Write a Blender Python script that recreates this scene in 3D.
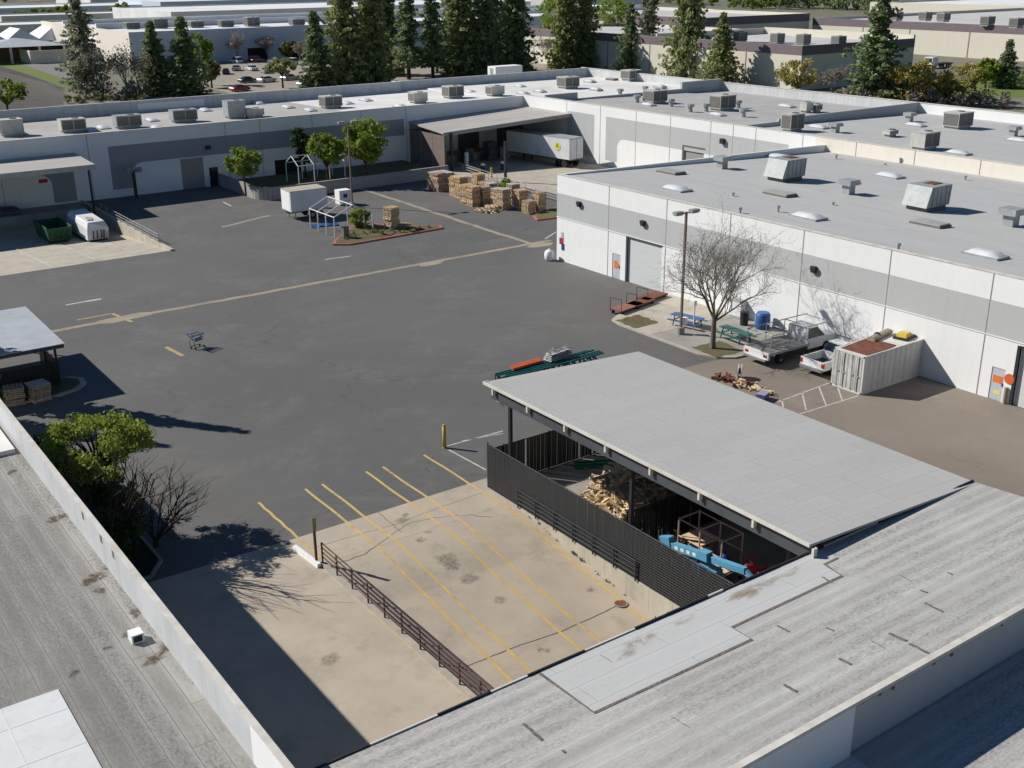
import bpy, math, random
import numpy as np
from mathutils import Vector, Matrix

for _o in list(bpy.data.objects):
    bpy.data.objects.remove(_o)
SC = bpy.context.scene
COL = SC.collection
PI = math.pi
R = math.radians

# ------------------------------------------------------------------ camera
CAM_H = 26.0
FOC = 1117.0
YAW, PITCH, ROLL = R(35.457), R(20.585), R(0.438)
def _axes():
    cy, sy, cp, sp = math.cos(YAW), math.sin(YAW), math.cos(PITCH), math.sin(PITCH)
    f = Vector((sy*cp, cy*cp, -sp)); r = Vector((cy, -sy, 0.0)); d = f.cross(r)
    cr, sr = math.cos(ROLL), math.sin(ROLL)
    return cr*r + sr*d, -sr*r + cr*d, f
CR, CD, CF = _axes()
cam_data = bpy.data.cameras.new('camera')
cam_data.sensor_width = 36.0
cam_data.lens = 36.0*FOC/1024.0
cam_data.clip_start = 0.5
cam_data.clip_end = 6000.0
cam = bpy.data.objects.new('camera', cam_data)
COL.objects.link(cam)
_m = Matrix(((CR.x, -CD.x, -CF.x, 0), (CR.y, -CD.y, -CF.y, 0), (CR.z, -CD.z, -CF.z, CAM_H), (0, 0, 0, 1)))
cam.matrix_world = _m
SC.camera = cam

# ------------------------------------------------------------------ light
SUN_EL, SUN_AZ = R(36.4), R(-53.0)          # az: direction the shadows run, from +X
sund = bpy.data.lights.new('sun', 'SUN')
sund.energy = 5.0
sund.angle = R(0.53)
sund.color = (1.0, 0.962, 0.90)
sun = bpy.data.objects.new('sun', sund)
COL.objects.link(sun)
sun_dir = Vector((math.cos(SUN_AZ)*math.cos(SUN_EL), math.sin(SUN_AZ)*math.cos(SUN_EL), -math.sin(SUN_EL)))
sun.rotation_euler = sun_dir.to_track_quat('-Z', 'Y').to_euler()
sun.location = (0, 0, 80)
world = bpy.data.worlds.new('World')
SC.world = world
world.use_nodes = True
wn, wl = world.node_tree.nodes, world.node_tree.links
wn.clear()
sky = wn.new('ShaderNodeTexSky'); sky.sky_type = 'NISHITA'; sky.sun_disc = False
sky.sun_elevation = SUN_EL
sky.sun_rotation = math.atan2(-sun_dir.x, -sun_dir.y)
sky.altitude = 30.0; sky.air_density = 1.35; sky.dust_density = 0.0; sky.ozone_density = 10.0
bgn = wn.new('ShaderNodeBackground'); bgn.inputs['Strength'].default_value = 0.05
won = wn.new('ShaderNodeOutputWorld')
wl.new(sky.outputs[0], bgn.inputs[0]); wl.new(bgn.outputs[0], won.inputs[0])
SC.view_settings.view_transform = 'Standard'
SC.view_settings.look = 'None'
SC.view_settings.exposure = 0.14
SC.view_settings.gamma = 1.0
SC.view_settings.use_curve_mapping = False
SC.render.engine = 'CYCLES'
SC.cycles.use_denoising = True
SC.cycles.max_bounces = 5
SC.cycles.diffuse_bounces = 3
SC.cycles.transparent_max_bounces = 4
SC.render.film_transparent = False

# ------------------------------------------------------------------ placing helpers
def ray(px, py):
    return CR*((px-512.0)/FOC) + CD*((py-384.0)/FOC) + CF
def at(px, py, z=0.0):
    d = ray(px, py); t = (z-CAM_H)/d.z
    return Vector((d.x*t, d.y*t, z))
def at_fn(px, py, fn):
    z = 0.0
    for _ in range(12):
        p = at(px, py, z); z = fn(p.x, p.y)
    return at(px, py, z)

# ------------------------------------------------------------------ materials
def _new(name):
    m = bpy.data.materials.new(name); m.use_nodes = True
    nt = m.node_tree; b = nt.nodes['Principled BSDF']
    return m, nt, b
def _c(c): return (c[0], c[1], c[2], 1.0)
def _pos(nt, coords):
    if coords == 'pos':
        return nt.nodes.new('ShaderNodeNewGeometry').outputs['Position']
    return nt.nodes.new('ShaderNodeTexCoord').outputs['Object']
def _map(nt, vec, scale=(1, 1, 1), rot=(0, 0, 0)):
    n = nt.nodes.new('ShaderNodeMapping'); nt.links.new(vec, n.inputs['Vector'])
    n.inputs['Scale'].default_value = scale; n.inputs['Rotation'].default_value = rot
    return n.outputs[0]
def _noise(nt, vec, scale, detail=4.0, rough=0.6, dist=0.0):
    n = nt.nodes.new('ShaderNodeTexNoise'); nt.links.new(vec, n.inputs['Vector'])
    n.inputs['Scale'].default_value = scale; n.inputs['Detail'].default_value = detail
    n.inputs['Roughness'].default_value = rough; n.inputs['Distortion'].default_value = dist
    return n.outputs['Fac']
def _ramp(nt, fac, a, b, lo=0.0, hi=1.0):
    n = nt.nodes.new('ShaderNodeMapRange'); nt.links.new(fac, n.inputs['Value'])
    n.inputs['From Min'].default_value = a; n.inputs['From Max'].default_value = b
    n.inputs['To Min'].default_value = lo; n.inputs['To Max'].default_value = hi
    return n.outputs[0]
def _mix(nt, fac, a, b, mode='MIX'):
    n = nt.nodes.new('ShaderNodeMix'); n.data_type = 'RGBA'; n.blend_type = mode
    for s, v in (('Factor', fac), ('A', a), ('B', b)):
        inp = [i for i in n.inputs if i.name == s and (s == 'Factor' and i.type == 'VALUE' or s != 'Factor' and i.type == 'RGBA')][0]
        if hasattr(v, 'links'): nt.links.new(v, inp)
        elif isinstance(v, (int, float)): inp.default_value = v
        else: inp.default_value = _c(v)
    return [o for o in n.outputs if o.type == 'RGBA'][0]
def _bump(nt, b, fac, strength, dist=0.05):
    n = nt.nodes.new('ShaderNodeBump'); n.inputs['Strength'].default_value = strength
    n.inputs['Distance'].default_value = dist
    nt.links.new(fac, n.inputs['Height']); nt.links.new(n.outputs[0], b.inputs['Normal'])

MATS = {}
def mat(name, c1, c2=None, rough=0.8, scale=1.0, stretch=(1, 1, 1), lo=0.35, hi=0.65, metal=0.0, coords='obj', bump=0.0, spec=0.35, dirt=None, dscale=0.3, damt=0.5):
    if name in MATS: return MATS[name]
    m, nt, b = _new(name)
    b.inputs['Roughness'].default_value = rough
    b.inputs['Metallic'].default_value = metal
    b.inputs['Specular IOR Level'].default_value = spec
    if c2 is None: c2 = tuple(x*0.82 for x in c1)
    v = _pos(nt, coords)
    f = _noise(nt, _map(nt, v, stretch), scale, 5.0, 0.65)
    col = _mix(nt, _ramp(nt, f, lo, hi), c1, c2)
    if dirt:
        d = _noise(nt, v, dscale, 6.0, 0.7)
        col = _mix(nt, _ramp(nt, d, 0.52, 0.72, 0.0, damt), col, dirt)
    nt.links.new(col, b.inputs['Base Color'])
    if bump: _bump(nt, b, f, bump)
    MATS[name] = m
    return m
def leaf_mat(name, c1, c2, c3=None, rough=0.6):
    m, nt, b = _new(name)
    b.inputs['Roughness'].default_value = rough
    b.inputs['Specular IOR Level'].default_value = 0.25
    v = _pos(nt, 'obj')
    f = _noise(nt, v, 0.9, 3.0, 0.7)
    col = _mix(nt, _ramp(nt, f, 0.35, 0.65), c1, c2)
    f2 = _noise(nt, v, 6.0, 2.0, 0.7)
    col = _mix(nt, _ramp(nt, f2, 0.45, 0.7, 0.0, 0.6), col, c3 or tuple(x*0.5 for x in c1))
    nt.links.new(col, b.inputs['Base Color'])
    t = nt.nodes.new('ShaderNodeBsdfTranslucent'); nt.links.new(col, t.inputs['Color'])
    ms = nt.nodes.new('ShaderNodeMixShader'); ms.inputs[0].default_value = 0.42
    nt.links.new(b.outputs[0], ms.inputs[1]); nt.links.new(t.outputs[0], ms.inputs[2])
    nt.links.new(ms.outputs[0], nt.nodes['Material Output'].inputs['Surface'])
    MATS[name] = m
    return m
def asphalt_mat(name, base, pale, dark, sc=1.0):
    m, nt, b = _new(name)
    b.inputs['Roughness'].default_value = 0.85
    b.inputs['Specular IOR Level'].default_value = 0.3
    v = _pos(nt, 'pos')
    big = _noise(nt, v, 0.05*sc, 6.0, 0.65, 0.3)
    mid = _noise(nt, _map(nt, v, (1.0, 1.0, 1), (0, 0, 0.4)), 0.16*sc, 10.0, 0.74, 0.2)
    sml = _noise(nt, v, 1.1, 7.0, 0.75)
    fine = _noise(nt, v, 11.0, 4.0, 0.8)
    col = _mix(nt, _ramp(nt, big, 0.40, 0.62), base, dark)
    pm = nt.nodes.new('ShaderNodeMath'); pm.operation = 'MULTIPLY'
    nt.links.new(_ramp(nt, mid, 0.50, 0.66), pm.inputs[0]); nt.links.new(_ramp(nt, sml, 0.36, 0.64, 0.1, 0.85), pm.inputs[1])
    col = _mix(nt, pm.outputs[0], col, pale)
    # faint tyre arcs, only in places
    wv = nt.nodes.new('ShaderNodeTexWave'); wv.wave_type = 'RINGS'; wv.rings_direction = 'Z'
    wv.inputs['Scale'].default_value = 0.16; wv.inputs['Distortion'].default_value = 2.2
    wv.inputs['Detail'].default_value = 2.0; wv.inputs['Detail Scale'].default_value = 0.25
    nt.links.new(_map(nt, v, (1, 1, 1)), wv.inputs['Vector'])
    m2 = _noise(nt, v, 0.07, 3.0, 0.5)
    tf = nt.nodes.new('ShaderNodeMath'); tf.operation = 'MULTIPLY'
    nt.links.new(_ramp(nt, wv.outputs['Fac'], 0.9, 1.0, 0, 0.10), tf.inputs[0]); nt.links.new(_ramp(nt, m2, 0.48, 0.62), tf.inputs[1])
    col = _mix(nt, tf.outputs[0], col, pale)
    vc = nt.nodes.new('ShaderNodeTexVoronoi'); vc.feature = 'DISTANCE_TO_EDGE'; vc.inputs['Scale'].default_value = 0.11
    wn_ = nt.nodes.new('ShaderNodeTexNoise'); wn_.inputs['Scale'].default_value = 0.5; wn_.inputs['Detail'].default_value = 6.0; nt.links.new(v, wn_.inputs['Vector'])
    va = nt.nodes.new('ShaderNodeVectorMath'); va.operation = 'MULTIPLY_ADD'; nt.links.new(wn_.outputs['Color'], va.inputs[0]); va.inputs[1].default_value = (3.0, 3.0, 0); nt.links.new(v, va.inputs[2])
    nt.links.new(va.outputs[0], vc.inputs['Vector'])
    ck = nt.nodes.new('ShaderNodeMath'); ck.operation = 'MULTIPLY'
    nt.links.new(_ramp(nt, vc.outputs['Distance'], 0.0, 0.006, 0.55, 0.0), ck.inputs[0]); nt.links.new(_ramp(nt, big, 0.45, 0.55), ck.inputs[1])
    col = _mix(nt, ck.outputs[0], col, tuple(x*0.5 for x in dark))
    spots = _noise(nt, v, 0.7, 3.0, 0.6)
    col = _mix(nt, _ramp(nt, spots, 0.64, 0.74, 0.0, 0.3), col, tuple(x*0.6 for x in dark))
    col = _mix(nt, _ramp(nt, fine, 0.3, 0.75, 0.0, 0.4), col, tuple(x*0.68 for x in base))
    nt.links.new(col, b.inputs['Base Color'])
    _bump(nt, b, fine, 0.25, 0.02)
    MATS[name] = m
    return m
def roof_mat(name, c1, c2, seam, along='x', row=1.0, length=8.0, dirt=(0.1, 0.1, 0.1), damt=0.5, mortar=0.02, streak=0.5, off=0.37, clean=None):
    m, nt, b = _new(name)
    b.inputs['Roughness'].default_value = 0.85
    b.inputs['Specular IOR Level'].default_value = 0.25
    v = _pos(nt, 'pos')
    rot = (0, 0, 0) if along == 'x' else (0, 0, PI/2)
    warp = nt.nodes.new('ShaderNodeTexNoise'); warp.inputs['Scale'].default_value = 0.25
    nt.links.new(v, warp.inputs['Vector'])
    vm = nt.nodes.new('ShaderNodeVectorMath'); vm.operation = 'MULTIPLY_ADD'
    nt.links.new(warp.outputs['Color'], vm.inputs[0]); vm.inputs[1].default_value = (0.12, 0.12, 0); nt.links.new(v, vm.inputs[2])
    u = _map(nt, vm.outputs[0], (1, 1, 1), rot)
    br = nt.nodes.new('ShaderNodeTexBrick'); nt.links.new(u, br.inputs['Vector'])
    br.offset = off; br.offset_frequency = 2; br.squash = 1.0
    br.inputs['Color1'].default_value = _c(c1); br.inputs['Color2'].default_value = _c(c2); br.inputs['Mortar'].default_value = _c(seam)
    br.inputs['Scale'].default_value = 1.0; br.inputs['Mortar Size'].default_value = mortar
    br.inputs['Mortar Smooth'].default_value = 0.6; br.inputs['Brick Width'].default_value = length; br.inputs['Row Height'].default_value = row
    col = br.outputs['Color']
    # each lap of sheet collects dirt towards its low side
    sp = nt.nodes.new('ShaderNodeSeparateXYZ'); nt.links.new(u, sp.inputs[0])
    dv = nt.nodes.new('ShaderNodeMath'); dv.operation = 'DIVIDE'; nt.links.new(sp.outputs['Y'], dv.inputs[0]); dv.inputs[1].default_value = row
    fr = nt.nodes.new('ShaderNodeMath'); fr.operation = 'FRACT'; nt.links.new(dv.outputs[0], fr.inputs[0])
    up_ = _ramp(nt, fr.outputs[0], 0.02, 0.35, 0.45, 1.0); dn_ = _ramp(nt, fr.outputs[0], 0.75, 1.0, 1.0, 0.4)
    rw = nt.nodes.new('ShaderNodeMath'); rw.operation = 'MULTIPLY'; nt.links.new(up_, rw.inputs[0]); nt.links.new(dn_, rw.inputs[1])
    s = _noise(nt, _map(nt, u, (0.22, 1.0, 1)), 0.8, 7.0, 0.75)
    mr = nt.nodes.new('ShaderNodeMath'); mr.operation = 'MULTIPLY'; nt.links.new(rw.outputs[0], mr.inputs[0]); nt.links.new(_ramp(nt, s, 0.30, 0.62, 0.1, streak), mr.inputs[1])
    col = _mix(nt, mr.outputs[0], col, dirt)
    bl = _noise(nt, _map(nt, u, (0.25, 0.9, 1)), 0.55, 6.0, 0.7)
    bl2 = _noise(nt, _map(nt, u, (0.7, 1.4, 1)), 8.0, 8.0, 0.85)
    mm = nt.nodes.new('ShaderNodeMath'); mm.operation = 'MULTIPLY'
    nt.links.new(_ramp(nt, bl, 0.34, 0.56), mm.inputs[0]); nt.links.new(_ramp(nt, bl2, 0.43, 0.60, 0, damt), mm.inputs[1])
    m3 = nt.nodes.new('ShaderNodeMath'); m3.operation = 'MULTIPLY'; nt.links.new(mm.outputs[0], m3.inputs[0]); nt.links.new(rw.outputs[0], m3.inputs[1])
    col = _mix(nt, m3.outputs[0], col, tuple(x*.8 for x in dirt))
    if clean:
        spx = nt.nodes.new('ShaderNodeSeparateXYZ'); nt.links.new(v, spx.inputs[0])
        wob_ = nt.nodes.new('ShaderNodeMath'); wob_.operation = 'MULTIPLY_ADD'; nt.links.new(bl, wob_.inputs[0]); wob_.inputs[1].default_value = 2.5; nt.links.new(spx.outputs['X'], wob_.inputs[2])
        gr = _noise(nt, _map(nt, u, (0.3, 1.2, 1)), 2.6, 8.0, 0.8)
        g2 = nt.nodes.new('ShaderNodeMath'); g2.operation = 'MULTIPLY'; nt.links.new(_ramp(nt, wob_.outputs[0], clean+1.6, clean+0.4, 0.0, 1.0), g2.inputs[0]); nt.links.new(_ramp(nt, gr, 0.32, 0.68, 0.15, 0.8), g2.inputs[1])
        col = _mix(nt, g2.outputs[0], col, tuple(x*1.15 for x in dirt))
    nt.links.new(col, b.inputs['Base Color'])
    _bump(nt, b, br.outputs['Fac'], 0.3, 0.03)
    MATS[name] = m
    return m
def wall_mat(name, c, stain, amt=0.25, rough=0.75):
    m, nt, b = _new(name)
    b.inputs['Roughness'].default_value = rough
    b.inputs['Specular IOR Level'].default_value = 0.25
    v = _pos(nt, 'pos')
    s = _noise(nt, _map(nt, v, (2.2, 2.2, 0.07)), 1.0, 5.0, 0.7)
    col = _mix(nt, _ramp(nt, s, 0.48, 0.75, 0.0, amt), c, stain)
    g = _noise(nt, v, 0.5, 5.0, 0.7)
    col = _mix(nt, _ramp(nt, g, 0.45, 0.75, 0.0, amt*0.7), col, stain)
    nt.links.new(col, b.inputs['Base Color'])
    _bump(nt, b, _noise(nt, v, 5.0, 3, 0.6), 0.1, 0.02)
    MATS[name] = m
    return m

M_ASPH = asphalt_mat('yard_asphalt', (0.135, 0.131, 0.124), (0.195, 0.186, 0.17), (0.116, 0.113, 0.108))
M_BROWN = asphalt_mat('worn_brown_asphalt', (0.25, 0.208, 0.166), (0.32, 0.272, 0.22), (0.205, 0.17, 0.137))
M_CONC = mat('ramp_concrete', (0.475, 0.402, 0.308), (0.395, 0.337, 0.265), 0.85, 0.35, coords='pos', bump=0.1, dirt=(0.17, 0.15, 0.125), dscale=0.5, damt=0.4)
M_CONC2 = mat('grey_concrete', (0.34, 0.32, 0.28), (0.26, 0.245, 0.215), 0.85, 0.5, coords='pos', bump=0.1, dirt=(0.14, 0.13, 0.11), dscale=0.7, damt=0.45)
M_PALEC = mat('pale_concrete', (0.47, 0.43, 0.35), (0.38, 0.34, 0.27), 0.85, 0.7, coords='pos', bump=0.1, dirt=(0.2, 0.18, 0.14), dscale=0.8, damt=0.4)
M_RETW = mat('retaining_concrete', (0.50, 0.46, 0.37), (0.40, 0.36, 0.28), 0.85, 0.9, (1, 1, 0.35), coords='pos', bump=0.1, dirt=(0.22, 0.2, 0.15), dscale=0.9, damt=0.45)
M_GROUND = mat('far_ground', (0.22, 0.195, 0.15), (0.12, 0.135, 0.07), 0.95, 0.02, coords='pos', dirt=(0.13, 0.125, 0.12), dscale=0.01, damt=0.8)
M_LOT = mat('car_park_surface', (0.34, 0.295, 0.24), (0.28, 0.245, 0.2), 0.9, 0.08, coords='pos', dirt=(0.12, 0.11, 0.1), dscale=0.15, damt=0.4)
M_SOIL = mat('dry_soil', (0.14, 0.10, 0.055), (0.10, 0.105, 0.035), 0.95, 0.9, coords='pos', bump=0.3, dirt=(0.05, 0.045, 0.025), dscale=1.5, damt=0.6)
M_GRASS = mat('lawn_grass', (0.11, 0.17, 0.025), (0.16, 0.18, 0.04), 0.95, 0.35, coords='pos', bump=0.3, dirt=(0.05, 0.07, 0.015), dscale=0.8, damt=0.5)
M_FIELD = mat('dark_field', (0.075, 0.068, 0.06), (0.045, 0.042, 0.038), 0.95, 0.6, (1, 0.08, 1), coords='pos')
M_KERB = mat('kerb_concrete', (0.42, 0.38, 0.31), (0.33, 0.30, 0.24), 0.85, 1.5, coords='pos')
M_REDK = mat('red_kerb_paint', (0.42, 0.085, 0.07), (0.36, 0.17, 0.14), 0.8, 1.2, coords='pos')
M_YEL = mat('yellow_line_paint', (0.62, 0.43, 0.13), (0.50, 0.36, 0.15), 0.8, 2.5, coords='pos', dirt=(0.34, 0.28, 0.2), dscale=1.1, damt=0.9)
M_WHL = mat('white_line_paint', (0.62, 0.60, 0.55), (0.40, 0.38, 0.34), 0.8, 2.0, coords='pos', dirt=(0.2, 0.19, 0.17), dscale=1.4, damt=0.7)
M_GUT = mat('gutter_concrete', (0.36, 0.30, 0.215), (0.28, 0.24, 0.175), 0.85, 0.6, coords='pos', dirt=(0.16, 0.145, 0.12), dscale=0.35, damt=0.8)
M_CRACK = mat('crack_tar', (0.11, 0.095, 0.075), (0.2, 0.17, 0.13), 0.9, 3.0, coords='pos')
M_OIL = mat('oil_stain', (0.20, 0.17, 0.135), (0.29, 0.25, 0.2), 0.8, 2.5, coords='pos')
M_WHITE = wall_mat('white_wall_paint', (0.80, 0.80, 0.785), (0.66, 0.65, 0.62), 0.28)
M_GREYB = wall_mat('grey_band_paint', (0.47, 0.475, 0.47), (0.40, 0.40, 0.39), 0.4)
M_GREYD = wall_mat('dark_band_paint', (0.30, 0.315, 0.33), (0.24, 0.25, 0.26), 0.4)
M_CREAMW = wall_mat('cream_parapet_paint', (0.78, 0.725, 0.63), (0.66, 0.6, 0.5), 0.4)
M_PARA = wall_mat('parapet_paint', (0.56, 0.57, 0.575), (0.40, 0.40, 0.395), 0.75)
M_COPING = mat('coping', (0.66, 0.63, 0.57), (0.50, 0.47, 0.41), 0.8, 1.4, coords='pos')
M_BEIGE = wall_mat('beige_wall_paint', (0.66, 0.62, 0.52), (0.55, 0.51, 0.42), 0.4)
M_PURP = mat('purple_stripe_paint', (0.20, 0.155, 0.17), (0.17, 0.135, 0.15), 0.8, 0.4, coords='pos')
M_BLUEW = wall_mat('blue_grey_wall', (0.56, 0.62, 0.70), (0.46, 0.51, 0.58), 0.4)
M_JOINT = mat('panel_joint', (0.27, 0.26, 0.24), None, 0.9, 1.0)
M_ROOFR = roof_mat('grey_cap_sheet_roof', (0.50, 0.495, 0.475), (0.475, 0.47, 0.455), (0.38, 0.375, 0.36), 'y', 1.0, 10.0, (0.34, 0.335, 0.32), 0.4, 0.012, 0.3)
M_ROOFN = roof_mat('old_front_roof', (0.56, 0.55, 0.52), (0.48, 0.47, 0.445), (0.24, 0.23, 0.21), 'x', 0.62, 7.5, (0.22, 0.212, 0.196), .8, 0.008, 0.5)
M_ROOFL = roof_mat('old_side_roof', (0.47, 0.455, 0.42), (0.385, 0.37, 0.34), (0.17, 0.16, 0.145), 'y', 0.66, 5.0, (0.165, 0.157, 0.143), 1.0, 0.016, 0.62, 0.37, 7.0)
M_SHEDR = roof_mat('shed_cap_sheet', (0.455, 0.45, 0.425), (0.43, 0.425, 0.40), (0.27, 0.265, 0.25), 'x', 1.0, 3.4, (0.35, 0.345, 0.325), 0.3, 0.012, 0.08, 0.43)
M_PATCH = roof_mat('new_patch_sheet', (0.50, 0.505, 0.50), (0.48, 0.485, 0.48), (0.27, 0.265, 0.26), 'x', 1.0, 6.0, (0.37, 0.34, 0.29), 0.3, 0.012, 0.2)
M_PATCHW = mat('white_roof_coating', (0.70, 0.70, 0.69), (0.62, 0.62, 0.61), 0.7, 0.5, coords='pos', dirt=(0.5, 0.5, 0.49), dscale=1.2, damt=0.5)
M_RUST = mat('rust_stain', (0.36, 0.26, 0.16), (0.44, 0.38, 0.30), 0.9, 1.2, coords='pos')
M_ROOFW = mat('white_membrane', (0.78, 0.76, 0.72), (0.66, 0.64, 0.60), 0.7, 0.12, coords='pos', dirt=(0.42, 0.40, 0.37), dscale=0.09, damt=0.45)
M_ROOFD = mat('dirty_grey_membrane', (0.44, 0.42, 0.385), (0.36, 0.345, 0.32), 0.8, 0.2, coords='pos', dirt=(0.66, 0.63, 0.58), dscale=0.1, damt=0.5)
M_ROOFG = mat('weathered_grey_roof', (0.44, 0.43, 0.41), (0.375, 0.365, 0.35), 0.85, 0.15, (1, 3, 1), coords='pos', dirt=(0.29, 0.28, 0.265), dscale=0.25, damt=0.5)
M_TAR = mat('roof_tar', (0.095, 0.08, 0.068), (0.2, 0.175, 0.15), 0.9, 9.0, coords='pos')
M_DOME = mat('skylight_plastic', (0.66, 0.67, 0.68), (0.54, 0.55, 0.56), 0.35, 1.0)
M_GLASSG = mat('grey_skylight', (0.40, 0.40, 0.38), (0.33, 0.33, 0.31), 0.45, 1.0)
M_GALV = mat('galvanised_steel', (0.40, 0.425, 0.42), (0.32, 0.34, 0.335), 0.55, 1.5, metal=0.25, dirt=(0.3, 0.27, 0.22), dscale=2.0, damt=0.4)
M_HVAC = mat('cooler_cabinet', (0.56, 0.55, 0.50), (0.47, 0.46, 0.415), 0.6, 1.2, dirt=(0.25, 0.22, 0.17), dscale=1.5, damt=0.4)
M_LOUV = mat('dark_louvre', (0.19, 0.18, 0.16), (0.115, 0.11, 0.10), 0.6, 12.0, (0.3, 0.3, 1))
M_RUSTY = mat('rusty_metal', (0.19, 0.065, 0.036), (0.12, 0.042, 0.026), 0.85, 2.0, dirt=(0.3, 0.17, 0.1), dscale=1.5, damt=0.5)
M_DARK = mat('dark_metal', (0.035, 0.035, 0.037), (0.022, 0.022, 0.024), 0.55, 3.0)
M_FASC = mat('charcoal_fascia', (0.075, 0.08, 0.09), (0.06, 0.064, 0.072), 0.6, 1.0)
M_SLAT = mat('black_slat', (0.019, 0.020, 0.022), (0.011, 0.012, 0.013), 0.45, 16.0, (0.15, 0.15, 1), lo=0.4, hi=0.6)
M_TRIM = mat('off_white_trim', (0.66, 0.63, 0.56), (0.56, 0.53, 0.46), 0.7, 1.5)
M_STEEL = mat('painted_steel_pole', (0.20, 0.135, 0.105), (0.15, 0.105, 0.085), 0.6, 2.0)
M_LAMP = mat('lamp_housing', (0.34, 0.34, 0.32), (0.27, 0.27, 0.25), 0.5, 3.0)
M_BLACK = mat('black_opening', (0.012, 0.012, 0.013), None, 0.7, 1.0)
M_RUBBER = mat('rubber', (0.022, 0.022, 0.023), None, 0.8, 4.0)
M_RIM = mat('wheel_rim', (0.42, 0.43, 0.44), None, 0.35, 3.0, metal=0.6)
M_GLASS = mat('dark_glass', (0.025, 0.032, 0.038), (0.018, 0.022, 0.026), 0.08, 1.0, spec=0.7)
M_CARW = mat('white_car_paint', (0.76, 0.76, 0.75), (0.70, 0.70, 0.69), 0.3, 0.8, spec=0.5)
M_CARS = mat('silver_car_paint', (0.42, 0.44, 0.46), None, 0.3, 0.8, metal=0.3, spec=0.5)
M_CARR = mat('red_car_paint', (0.42, 0.02, 0.025), None, 0.3, 0.8, spec=0.5)
M_CARB = mat('blue_black_car_paint', (0.02, 0.035, 0.055), None, 0.3, 0.8, spec=0.5)
M_TAIL = mat('tail_lamp_red', (0.45, 0.02, 0.015), None, 0.3, 1.0)
M_TRAIL = mat('trailer_white', (0.74, 0.75, 0.76), (0.64, 0.65, 0.66), 0.5, 0.7, dirt=(0.45, 0.42, 0.38), dscale=0.8, damt=0.35)
M_CONT = mat('container_paint', (0.66, 0.65, 0.61), (0.56, 0.55, 0.51), 0.6, 1.0, (1, 1, 0.3), dirt=(0.38, 0.30, 0.22), dscale=1.3, damt=0.4)
M_GREEN = mat('dumpster_green', (0.022, 0.105, 0.05), (0.016, 0.075, 0.036), 0.6, 1.2, dirt=(0.07, 0.06, 0.04), dscale=1.5, damt=0.4)
M_TEAL = mat('teal_steel', (0.015, 0.125, 0.115), (0.01, 0.085, 0.08), 0.5, 2.0)
M_ORANGE = mat('orange_steel', (0.66, 0.13, 0.035), (0.52, 0.11, 0.035), 0.55, 2.0)
M_BLUE = mat('blue_plastic', (0.035, 0.12, 0.33), (0.028, 0.09, 0.26), 0.45, 2.0)
M_LIFT = mat('lift_blue', (0.13, 0.38, 0.56), (0.10, 0.31, 0.47), 0.4, 1.5)
M_WOOD = mat('pallet_wood', (0.66, 0.46, 0.26), (0.50, 0.34, 0.185), 0.85, 3.0, dirt=(0.2, 0.13, 0.075), dscale=4.0, damt=0.6)
M_WOODG = mat('weathered_pallet_wood', (0.48, 0.39, 0.28), (0.35, 0.28, 0.20), 0.85, 3.0, dirt=(0.16, 0.12, 0.085), dscale=4.0, damt=0.6)
M_LUMB = mat('fresh_lumber', (0.74, 0.59, 0.37), (0.62, 0.46, 0.27), 0.8, 2.0, dirt=(0.34, 0.22, 0.12), dscale=3.0, damt=0.6)
M_WRAP = mat('pale_wrapped_top', (0.52, 0.48, 0.44), (0.42, 0.38, 0.34), 0.5, 1.5)
M_PVC = mat('white_pipe', (0.74, 0.75, 0.74), None, 0.5, 2.0)
M_YPOST = mat('bollard_yellow', (0.60, 0.42, 0.045), (0.52, 0.36, 0.05), 0.55, 2.0)
M_BARK = mat('grey_bark', (0.19, 0.165, 0.135), (0.125, 0.105, 0.085), 0.95, 4.0, (1, 1, 0.3), bump=0.4)
M_TWIG = mat('bare_twigs', (0.31, 0.285, 0.25), (0.23, 0.21, 0.18), 0.95, 2.0)
M_BARKD = mat('dark_bark', (0.06, 0.048, 0.038), (0.04, 0.032, 0.026), 0.95, 4.0)
M_ORSIGN = mat('orange_sign', (0.75, 0.20, 0.04), None, 0.5, 2.0)
M_RSIGN = mat('red_sign', (0.50, 0.03, 0.05), None, 0.5, 2.0)
M_BSIGN = mat('navy_sign', (0.03, 0.05, 0.2), None, 0.5, 2.0)
M_YSIGN = mat('yellow_sign', (0.80, 0.72, 0.10), None, 0.5, 2.0)
M_DOOR = mat('pale_grey_door', (0.50, 0.53, 0.56), (0.42, 0.45, 0.48), 0.6, 1.5)
M_RDOOR = mat('roll_door_grey', (0.60, 0.62, 0.61), (0.54, 0.56, 0.55), 0.55, 14.0, (0.05, 0.05, 1))
M_RDOORD = mat('roll_door_tan', (0.34, 0.325, 0.30), (0.28, 0.27, 0.25), 0.6, 14.0, (0.05, 0.05, 1))
M_BROWNB = mat('brown_rail', (0.10, 0.055, 0.04), (0.065, 0.038, 0.03), 0.6, 2.0)
M_RED = mat('red_jacket', (0.50, 0.02, 0.03), (0.40, 0.015, 0.025), 0.8, 6.0)
M_SKIN = mat('skin', (0.50, 0.29, 0.20), None, 0.6, 4.0)
M_DENIM = mat('dark_denim', (0.04, 0.05, 0.08), None, 0.9, 6.0)
M_HAIR = mat('dark_hair', (0.02, 0.014, 0.01), None, 0.7, 6.0)
M_CORR = mat('pale_corrugated_roof', (0.50, 0.53, 0.55), (0.43, 0.455, 0.47), 0.6, 0.6, metal=0.1, dirt=(0.42, 0.33, 0.22), dscale=0.35, damt=0.4)
M_CANOPY = mat('canopy_top', (0.45, 0.425, 0.39), (0.38, 0.36, 0.33), 0.8, 0.4, (0.3, 2, 1), coords='pos')
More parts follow.
